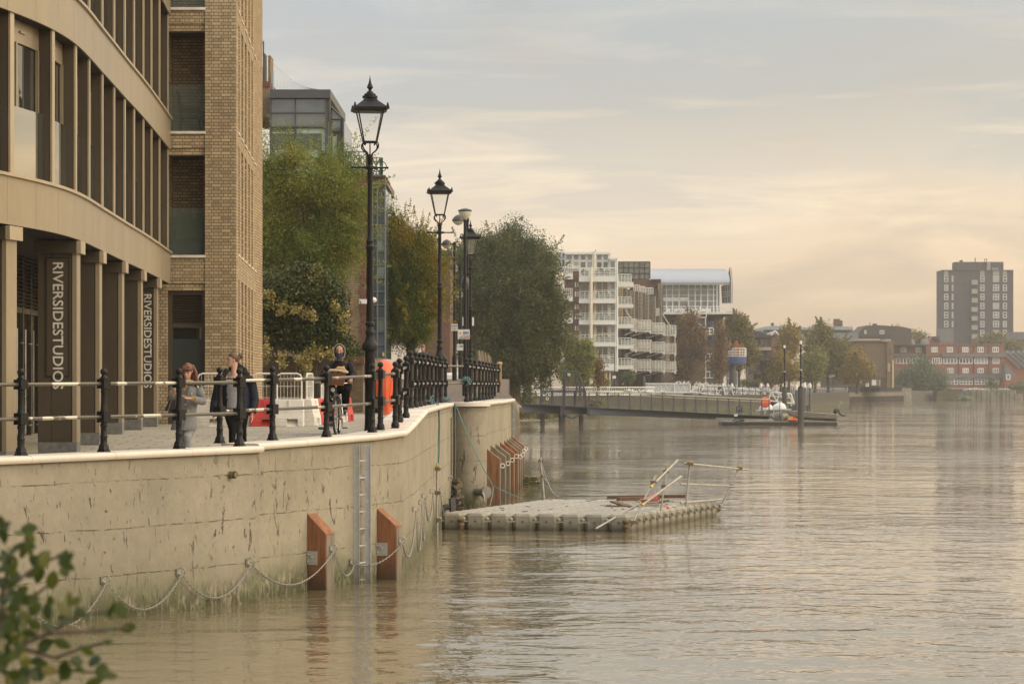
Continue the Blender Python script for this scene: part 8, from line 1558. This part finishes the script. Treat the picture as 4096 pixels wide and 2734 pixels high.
for s in(-1,1): mb.tube([rc+ax*s*.06,bb_+ax*s*.03],.010,6); mb.tube([rc+ax*s*.06,st+ax*s*.02],.009,6); mb.tube([fc+axf*s*.055,crn+axf*s*.05,crn+axf*s*.02+Vector((0,0,.03))],.012,6)
mb.tube([crn,hd,hd+Vector((0,.02,.13))],.018,8); mb.build('frame',M_FRM,bk,True)
hb=hd+Vector((0,.03,.20)); mb=MB(); mb.tube([hb-ax*.29+Vector((0,.18,-.03)),hb-ax*.26+Vector((0,.05,0)),hb-ax*.1+Vector((0,-.03,-.02)),hb+ax*.1+Vector((0,-.03,-.02)),hb+ax*.26+Vector((0,.05,0)),hb+ax*.29+Vector((0,.18,-.03))],.012,8); mb.tube([hd+Vector((0,.02,.1)),hb+Vector((0,-.03,-.02))],.014,8); mb.build('handlebar',M_CHR,bk,True)
mb=MB(); sd_=st+(st-bb_).normalized()*.14; mb.tube([sd_+Vector((0,.14,.03)),sd_+Vector((0,0,.03)),sd_+Vector((0,-.14,.03))],[.08,.065,.02],10,flat=.5); mb.build('saddle',M_FRM,bk,True)
for c,a,r0 in((fc,axf,.36),(rc,ax,.36)):
    mb=MB(); u=Vector((0,0,1)); v=a.cross(u); pts=[c+(u*math.cos(R(t_))+v*math.sin(R(t_)))*r0 for t_ in range(-70,100,17)]; mb.tube(pts,.026,6,flat=.3,side=a); mb.build('mudguard',M_FRM,bk,True)
mb=MB(); q=w1(1341,1558,-.62); mb.tube([q+Vector((0,.07,0)),q+Vector((0,.02,0)),q],[.015,.035,.04],14); hl=mb.build('headlamp',M_CHR,bk,True); mb=MB(); mb.tube([q,q+Vector((0,-.008,0))],[.034,.02],14); mb.build('lamp_lens',M_WFR,hl,True); mb=MB(); mb.bar(q+Vector((0,.05,-.01)),crn,.007,5); mb.tube([crn+Vector((-.07,-.04,-.05)),crn+Vector((-.02,-.05,.02)),crn+Vector((.05,-.05,.03)),crn+Vector((.10,-.04,-.04))],.008,5)
for s in(-1,1): mb.tube([crn+axf*s*.1+Vector((0,-.03,.03)),crn+axf*s*.075+Vector((0,-.03,-.05)),crn+axf*s*.035+Vector((0,-.02,-.06))],.008,5)
mb.build('brake_caliper',M_CHR,bk,True)
mb=MB(); cr=ax*.09; pR=bb_+cr+Vector((0,.03,.02)); pL=bb_-cr+Vector((0,-.02,-.17)); mb.tube([bb_-ax*.08,bb_+ax*.08],.022,8); mb.bar(bb_+cr,pR,.012); mb.bar(bb_-cr,pL,.012); mb.build('crank',M_CHR,bk)
for q,s in((pR,1),(pL,-1)): mb=MB(); mb.obox(q+ax*s*.05,.09,.08,.022); mb.build('pedal',M_TYR,bk)
M_WICK=pm('brown_wicker',(.21,.082,.033),.8,0,.45,26,.8,60,stretch=(1,1,3)); mb=MB(); a=w1(1318,1492,-.75); b_=w1(1391,1492,-.75); c=w1(1325,1538,-.75); e=w1(1383,1540,-.75)
def rect(a,b_,dy,i): return [Vector((a.x+i,a.y+i,a.z)),Vector((b_.x-i,b_.y+i,b_.z)),Vector((b_.x-i,b_.y+dy-i,b_.z)),Vector((a.x+i,a.y+dy-i,a.z))]
mb.add(rect(c,e,.22,.0)+rect(a,b_,.27,-.0),[(3,2,1,0)]+[(k,(k+1)%4,4+(k+1)%4,4+k) for k in range(4)])
for k in range(9):
    q0,q1=c.lerp(a,k/8),e.lerp(b_,k/8); mb.tube([q0+Vector((-.006,-.008,0)),q0.lerp(q1,.5)+Vector((0,-.014,0)),q1+Vector((.006,-.008,0))],.008,5)
for k in range(12): mb.tube([c.lerp(e,k/11)+Vector((0,-.012,0)),a.lerp(b_,k/11)+Vector((0,-.012,0))],.007,5)
bsk=mb.build('basket',M_WICK,bk); mb=MB(); mb.tube([w1(1313,1486,-.77),w1(1335,1480,-.78),w1(1372,1482,-.78),w1(1397,1489,-.77),w1(1397,1488,-.5),w1(1355,1480,-.48),w1(1314,1484,-.5),w1(1313,1486,-.77)],.022,8); mb.build('basket_rim',pm('cream_wicker_rim',(.50,.44,.33),.9,0,.25,30),bsk,True)
tw=thing('folded_cloth','orange and cream cloth folded in the bicycle basket','cloth',w1(1370,1490,-.65)); mb=MB(); mb.tube([w1(1345,1486,-.62),w1(1362,1476,-.64),w1(1380,1476,-.62),w1(1393,1488,-.6)],[.03,.05,.05,.03],9); mb.build('cloth',pm('orange_cream_cloth',(.45,.25,.10),.9,0,.4,9),tw,True)
B=Vector((X(1355,d),d+.35,gzc)); p=thing('person','cyclist in a hooded black padded jacket with a scarf over nose and mouth','person',B)
hf=Fr(w1(1356,1405,.12),(.0,-1,-.02),(0,-.05,1)); mb=MB(); head(mb,hf); nk=w1(1356,1447,.20); mb.tube([hf(0,-.03,-.05),nk],[.055,.07],12)
sR,sL=w1(1397,1463,.2),w1(1314,1463,.2); eR,eL=w1(1415,1500,-.02),w1(1292,1502,-.02); hR,hL=w1(1409,1517,-.30),w1(1296,1518,-.30); seat=Vector((w1(1356,0).x,d+.38,gzc+.84))
def lean(z): f=(nk.z-z)/(nk.z-seat.z); return nk.y+(seat.y-nk.y)*f
ringtube(mb,[(nk.x,lean(z),z,w,dp) for z,w,dp in((nk.z,.07,.06),(nk.z-.09,.19,.10),(nk.z-.3,.17,.11),(nk.z-.48,.15,.11),(seat.z,.18,.14),(seat.z-.08,.15,.13))])
for a,b_,c in((sR,eR,hR),(sL,eL,hL)): mb.tube([a,b_,b_.lerp(c,.6),c],[.055,.044,.038,.028],10)
kR,kL=w1(1384,1566,-.12),w1(1322,1582,-.06); fR,fL=w1(1379,1640,.12),w1(1325,1688,.10)
for s,k_,f_ in((1,kR,fR),(-1,kL,fL)): mb.tube([seat+Vector((s*.09,0,-.02)),k_,k_.lerp(f_,.5),f_],[.09,.06,.052,.036],10); mb.tube([f_,f_+Vector((0,-.14,-.04))],[.04,.03],8)
hand(mb,hR,(.0,-.9,-.2),(0,.1,-1),1.3,1); hand(mb,hL,(.0,-.9,-.2),(0,.1,-1),1.3,-1); body=remesh(mb,'body',M_SKIN,p,.0085); face(hf,body,False)
M_JKT=pm('black_padded_jacket',(.008,.008,.009),.6,0,.2,6,1.0,16,spec=.2); mb=MB(); rows=[]
for t_ in range(17): f=t_/16; z=nk.z+.02-(nk.z-seat.z+.04)*f; pf=.008*abs(math.sin(math.pi*f*9)); w=(.09+.14*min(1,f*4.5)-.03*max(0,f-.5))+pf; rows.append((nk.x,lean(z),z,w,.085+.07*min(1,f*4)+pf))
ringtube(mb,rows,22)
for a,b_,c in((sR,eR,hR),(sL,eL,hL)):
    pts,rad=[],[]
    for k in range(15): f=k/14; q=a.lerp(b_,f*2) if f<.5 else b_.lerp(c,(f-.5)*2*.9); pts.append(q); rad.append(.072-.022*f+.006*abs(math.sin(math.pi*f*8)))
    mb.tube(pts,rad,12)
mb.ball(sR,.074,10); mb.ball(sL,.074,10); jk=mb.build('padded_jacket',M_JKT,p,True)
mb=MB(); q=w1(1373,1468,.02); mb.torus(q,(0,-1,.2),.022,.006,12,5,sq=.7); mb.bar(q+Vector((-.02,0,-.016)),q+Vector((.03,0,-.016)),.005,5); mb.build('chest_badge',M_WFR,jk); mb=MB(); mb.ball(w1(1411,1475,.05),.012,6); mb.build('red_sleeve_tag',M_BR,jk)
mb=MB(); prof=[(-.13,.075,.05,.11),(-.09,.095,.055,.125),(-.02,.107,.05,.13),(.05,.108,.055,.132),(.10,.085,.06,.11),(.135,.045,.045,.06),(.15,.01,.01,.02)]
n=16; vs=[]
for h,w,f,b_ in prof:
    for k in range(n):
        a=R(-10)+math.pi*1.111*k/(n-1)+math.pi*0; a=R(170)+R(200)*k/(n-1); vs.append(hf(w*math.cos(a),(f if math.sin(a)>0 else b_)*math.sin(a),h))
L=len(prof); fs=[(i*n+k,i*n+k+1,(i+1)*n+k+1,(i+1)*n+k) for i in range(L-1) for k in range(n-1)]; mb.add(vs,fs); o=mb.build('hood',M_JKT,p,True); sd2=o.modifiers.new('t','SOLIDIFY'); sd2.thickness=.018
mb=MB(); mb.tube([hf(x,y,z) for x,y,z in((-.05,.07,-.135),(-.095,.05,-.09),(-.108,.04,-.02),(-.106,.045,.05),(-.078,.055,.105),(-.03,.06,.142),(.03,.06,.142),(.078,.055,.105),(.106,.045,.05),(.108,.04,-.02),(.095,.05,-.09),(.05,.07,-.135))],.011,8); mb.build('hood_rim',pm('pale_grey_fleece',(.30,.30,.28),.9,0,.1,40),o,True)
mb=MB(); shell(mb,hf,[(-.15,.085,.085,.09),(-.12,.07,.098,.07),(-.09,.067,.106,.07),(-.05,.074,.112,.085),(-.022,.076,.112,.09),(-.018,.068,.09,.085)],18); mb.build('scarf',pm('charcoal_scarf',(.055,.055,.07),.9,0,.25,30),p,True)
mb=MB()
for s,k_,f_ in((1,kR,fR),(-1,kL,fL)): mb.tube([seat+Vector((s*.09,.02,-.02)),(seat+Vector((s*.1,0,-.02))).lerp(k_,.55),k_,k_.lerp(f_,.35),k_.lerp(f_,.62)],[.11,.095,.082,.08,.075],12)
ringtube(mb,[(seat.x,seat.y,seat.z+.1,.17,.14),(seat.x,seat.y,seat.z-.04,.19,.16),(seat.x,seat.y,seat.z-.09,.14,.13)]); remesh(mb,'cropped_trousers',M_BLT,p,.011,2)
for k_,f_ in((kR,fR),(kL,fL)): mb=MB(); mb.tube([k_.lerp(f_,.74),f_],[.05,.046],10); mb.build('sock',pm('dark_blue_sock',(.02,.025,.05),.9),p,True); mb=MB(); mb.tube([f_+Vector((0,.07,-.03)),f_+Vector((0,-.04,-.03)),f_+Vector((0,-.19,-.055))],[.04,.047,.034],10,flat=.8); sh=mb.build('shoe',pm('blue_trainer',(.03,.08,.19),.7,0,.25,30),p,True); mb=MB(); mb.slab(f_+Vector((-.042,-.22,-.085)),f_+Vector((.042,-.22,-.085)),f_+Vector((.042,.1,-.075)),f_+Vector((-.042,.1,-.075)),.022); mb.build('sole',M_WFR,sh)
# ---- figures further off
def figure(label,px,ytop,d,h,jk,tr,hair,helmet=None,rz=0):
    zt=Z(ytop,d); x=X(px,d); b_=zt-h; p=thing('person',label,'person',(x,d,b_)); k=h/1.72; q=lambda a,c,z:Vector((x+a*k,d+c*k,b_+z*k)); mb=MB(); fr=Fr(q(0,0,1.60),(math.sin(rz),-math.cos(rz),0),(0,0,1)); head(mb,fr); mb.tube([q(0,.02,1.53),q(0,.02,1.42)],[.05,.065],8)
    ringtube(mb,[(q(0,.02,z).x,d+.02,q(0,0,z).z,w,dp) for z,w,dp in((1.43,.08,.07),(1.34,.19,.1),(1.1,.17,.11),(.98,.16,.1),(.85,.18,.11),(.78,.14,.1))])
    for s in(-1,1): mb.tube([q(s*.09,0,.84),q(s*.08,-.05*s,.46),q(s*.08,.08*s,.08),q(s*.08,.08*s-.14,.03)],[.085,.055,.04,.03],8); mb.tube([q(s*.2,.02,1.36),q(s*.25,.03,1.1),q(s*.22,-.1,.86)],[.05,.042,.03],8); hand(mb,q(s*.22,-.1,.86),(0,-.2,-1),(-s,0,0),.5,s)
    body=remesh(mb,'body',M_SKIN2,p,.012,1); face(fr,body); mb=MB(); ringtube(mb,[(x,d+.02,q(0,0,z).z,w,dp) for z,w,dp in((1.46,.08,.08),(1.38,.2,.12),(1.1,.2,.14),(.8,.21,.14),(.79,.15,.1))])
    for s in(-1,1): mb.tube([q(s*.19,.02,1.37),q(s*.255,.03,1.1),q(s*.23,-.08,.9)],[.08,.066,.05],8)
    mb.build('jacket',jk,p,True); mb=MB()
    for s in(-1,1): mb.tube([q(s*.09,0,.86),q(s*.08,-.05*s,.46),q(s*.08,.08*s,.1)],[.1,.075,.06],8)
    mb.build('trousers',tr,p,True); mb=MB(); shell(mb,fr,[(-.09,.07,-.02,.11),(0,.078,-.01,.105),(.03,.08,.04,.11),(.06,.077,.09,.107),(.1,.055,.07,.08),(.124,.02,.03,.03)]); hh=mb.build('hair',hair,p,True)
    if helmet: mb=MB(); shell(mb,fr,[(.03,.09,.11,.115),(.06,.092,.112,.118),(.1,.075,.09,.1),(.135,.04,.05,.06),(.145,.01,.01,.01)]); mb.build('cycle_helmet',helmet,p,True)
    return p
M_DJK=pm('dark_jacket',(.03,.032,.04),.8); M_PNK=pm('pink_shirt',(.5,.28,.30),.8)
figure('smiling woman in a dark jacket and red-brown cycle helmet coming over the ramp',1692,1379,91,1.66,M_DJK,M_BLT,M_HBN,pm('red_brown_helmet',(.2,.05,.04),.4))
figure('man in a dark jacket walking below the willow, just past the pale timber post',2047,1523,225,1.72,M_DJK,M_BLT,M_HBN)
figure('person in a grey top on the promenade under the cream columns',2431,1530,304,1.68,pm('grey_top',(.2,.2,.21),.9),M_BLT,M_HBR)
figure('stocky person in a black coat on the promenade before the terraced wing',2491,1530,311,1.74,MATS['black_padded_jacket'],M_BLT,M_HBN)
figure('person in a pink shirt walking down the ramp behind the truss gangway',3049,1527,372,1.72,M_PNK,M_DJK,M_HBN)
# ================================================================== out-of-focus branch close to the eye
L_FG=leafmat('glossy_near_leaves',[(.016,.028,.006),(.034,.05,.009),(.07,.088,.016),(.17,.14,.035)],.4,.4)
t=thing('leafy_branch','out-of-focus leafy branch hanging into the lower left corner','branch',(-1.1,5.4,-1.0)); rr=random.Random(5)
LV=[(30,570),(20,620),(190,640),(110,690),(150,730),(390,750),(290,770),(60,840),(390,840),(240,790),(100,900),(330,920),(30,930),(190,870),(60,1000),(190,1030),(320,1040),(480,1040),(400,1090),(210,1100),(710,1100),(775,1100),(500,1130),(690,1220),(820,1210),(590,1210),(110,1190),(320,1210),(150,1240),(50,1280),(410,1290),(690,1300),(520,1330),(280,1340),(30,1390),(160,1450),(310,1480),(560,1360),(600,1420),(510,1530),(700,1510),(650,1490),(600,1560),(40,1500),(130,1540),(480,1420),(380,1400),(420,770),(10,760),(-40,880),(-60,1020),(20,1120),(-30,1230),(90,1350),(230,1420),(70,1060),(140,980),(250,1500),(420,1500),(350,1560)]
def near(x,y,dd): return P(x/1.594,1750+y/1.594,dd)
mb=MB(); vals=[]
for x,y in LV+[(a+rr.gauss(0,28),b_+rr.gauss(0,28)) for a,b_ in LV if a<520]+[(rr.uniform(-60,230),rr.uniform(560,1560)) for _ in range(64)]:
    dd=rr.uniform(4.9,6.2); c=near(x,y,dd); L=rr.uniform(.026,.047)*dd/5.4; W=L*rr.uniform(.22,.36); dv=Vector((rr.gauss(.3,.7),rr.gauss(0,.6),rr.gauss(-.2,.6))).normalized(); n_=Vector((rr.gauss(0,.5),-1,rr.gauss(.4,.5))).normalized(); s=dv.cross(n_).normalized(); n_=s.cross(dv)
    prof=[(0,0),(.12,.55),(.35,1),(.6,.95),(.85,.55),(1,0)]; up=[c+dv*(a-.5)*L+s*b_*W+n_*(-.12*b_*W) for a,b_ in prof]; dn=[c+dv*(a-.5)*L-s*b_*W+n_*(-.12*b_*W) for a,b_ in prof[1:-1]]; mid=[c+dv*(a-.5)*L+n_*.05*W for a,b_ in prof[1:-1]]
    k0=len(mb.v); vs=up+dn+mid; fs=[]
    U_=list(range(6)); D_=[0]+[6,7,8,9]+[5]; M_=[0]+[10,11,12,13]+[5]
    for i in range(5):
        for A,Bq in((U_,M_),(M_,D_)):
            f=[]
            for v in(A[i],A[i+1],Bq[i+1],Bq[i]):
                if v not in f: f.append(v)
            if len(f)>2: fs.append(tuple(f)); vals.append(0)
    mb.add(vs,fs); v=min(1,max(0,rr.gauss(.45,.28))); 
    for i in range(len(vals)-1,-1,-1):
        if vals[i]==0: vals[i]=v+1e-4
        else: break
o=mb.build('leaves',L_FG,t,'all'); at=o.data.attributes.new('tint','FLOAT','FACE'); at.data.foreach_set('value',np.array(vals,dtype=np.float32))
mb=MB()
for pts in([(-120,1700),(-20,1350),(20,1000),(60,760),(120,690),(190,640)],[(20,1000),(150,880),(260,800),(390,750)],[(-60,1500),(120,1330),(320,1240),(500,1130),(690,1110)],[(120,1330),(350,1400),(520,1340),(690,1300)],[(-40,1650),(200,1520),(420,1480),(690,1500)],[(320,1240),(600,1230),(820,1210)],[(20,1120),(190,1030),(330,920)]): mb.tube([near(x,y,5.5+.2*math.sin(i)) for i,(x,y) in enumerate(pts)],[.006-.0045*i/len(pts) for i in range(len(pts))],6)
mb.build('twig',pm('brown_twig',(.06,.04,.025),.8),t,True)
# ================================================================== the air
hz=MB(); hz.box(-705,955,-38,1055,-7,75); m=bpy.data.materials.new('haze'); m.use_nodes=True; nt=m.node_tree; nt.nodes.clear(); ov=N(nt,'ShaderNodeOutputMaterial'); pv=N(nt,'ShaderNodeVolumePrincipled'); pv.inputs['Density'].default_value=.00025; pv.inputs['Color'].default_value=(.90,.89,.90,1); pv.inputs['Anisotropy'].default_value=.25; nt.links.new(pv.outputs[0],ov.inputs['Volume']); o=hz.build('haze',m); o['kind']='stuff'
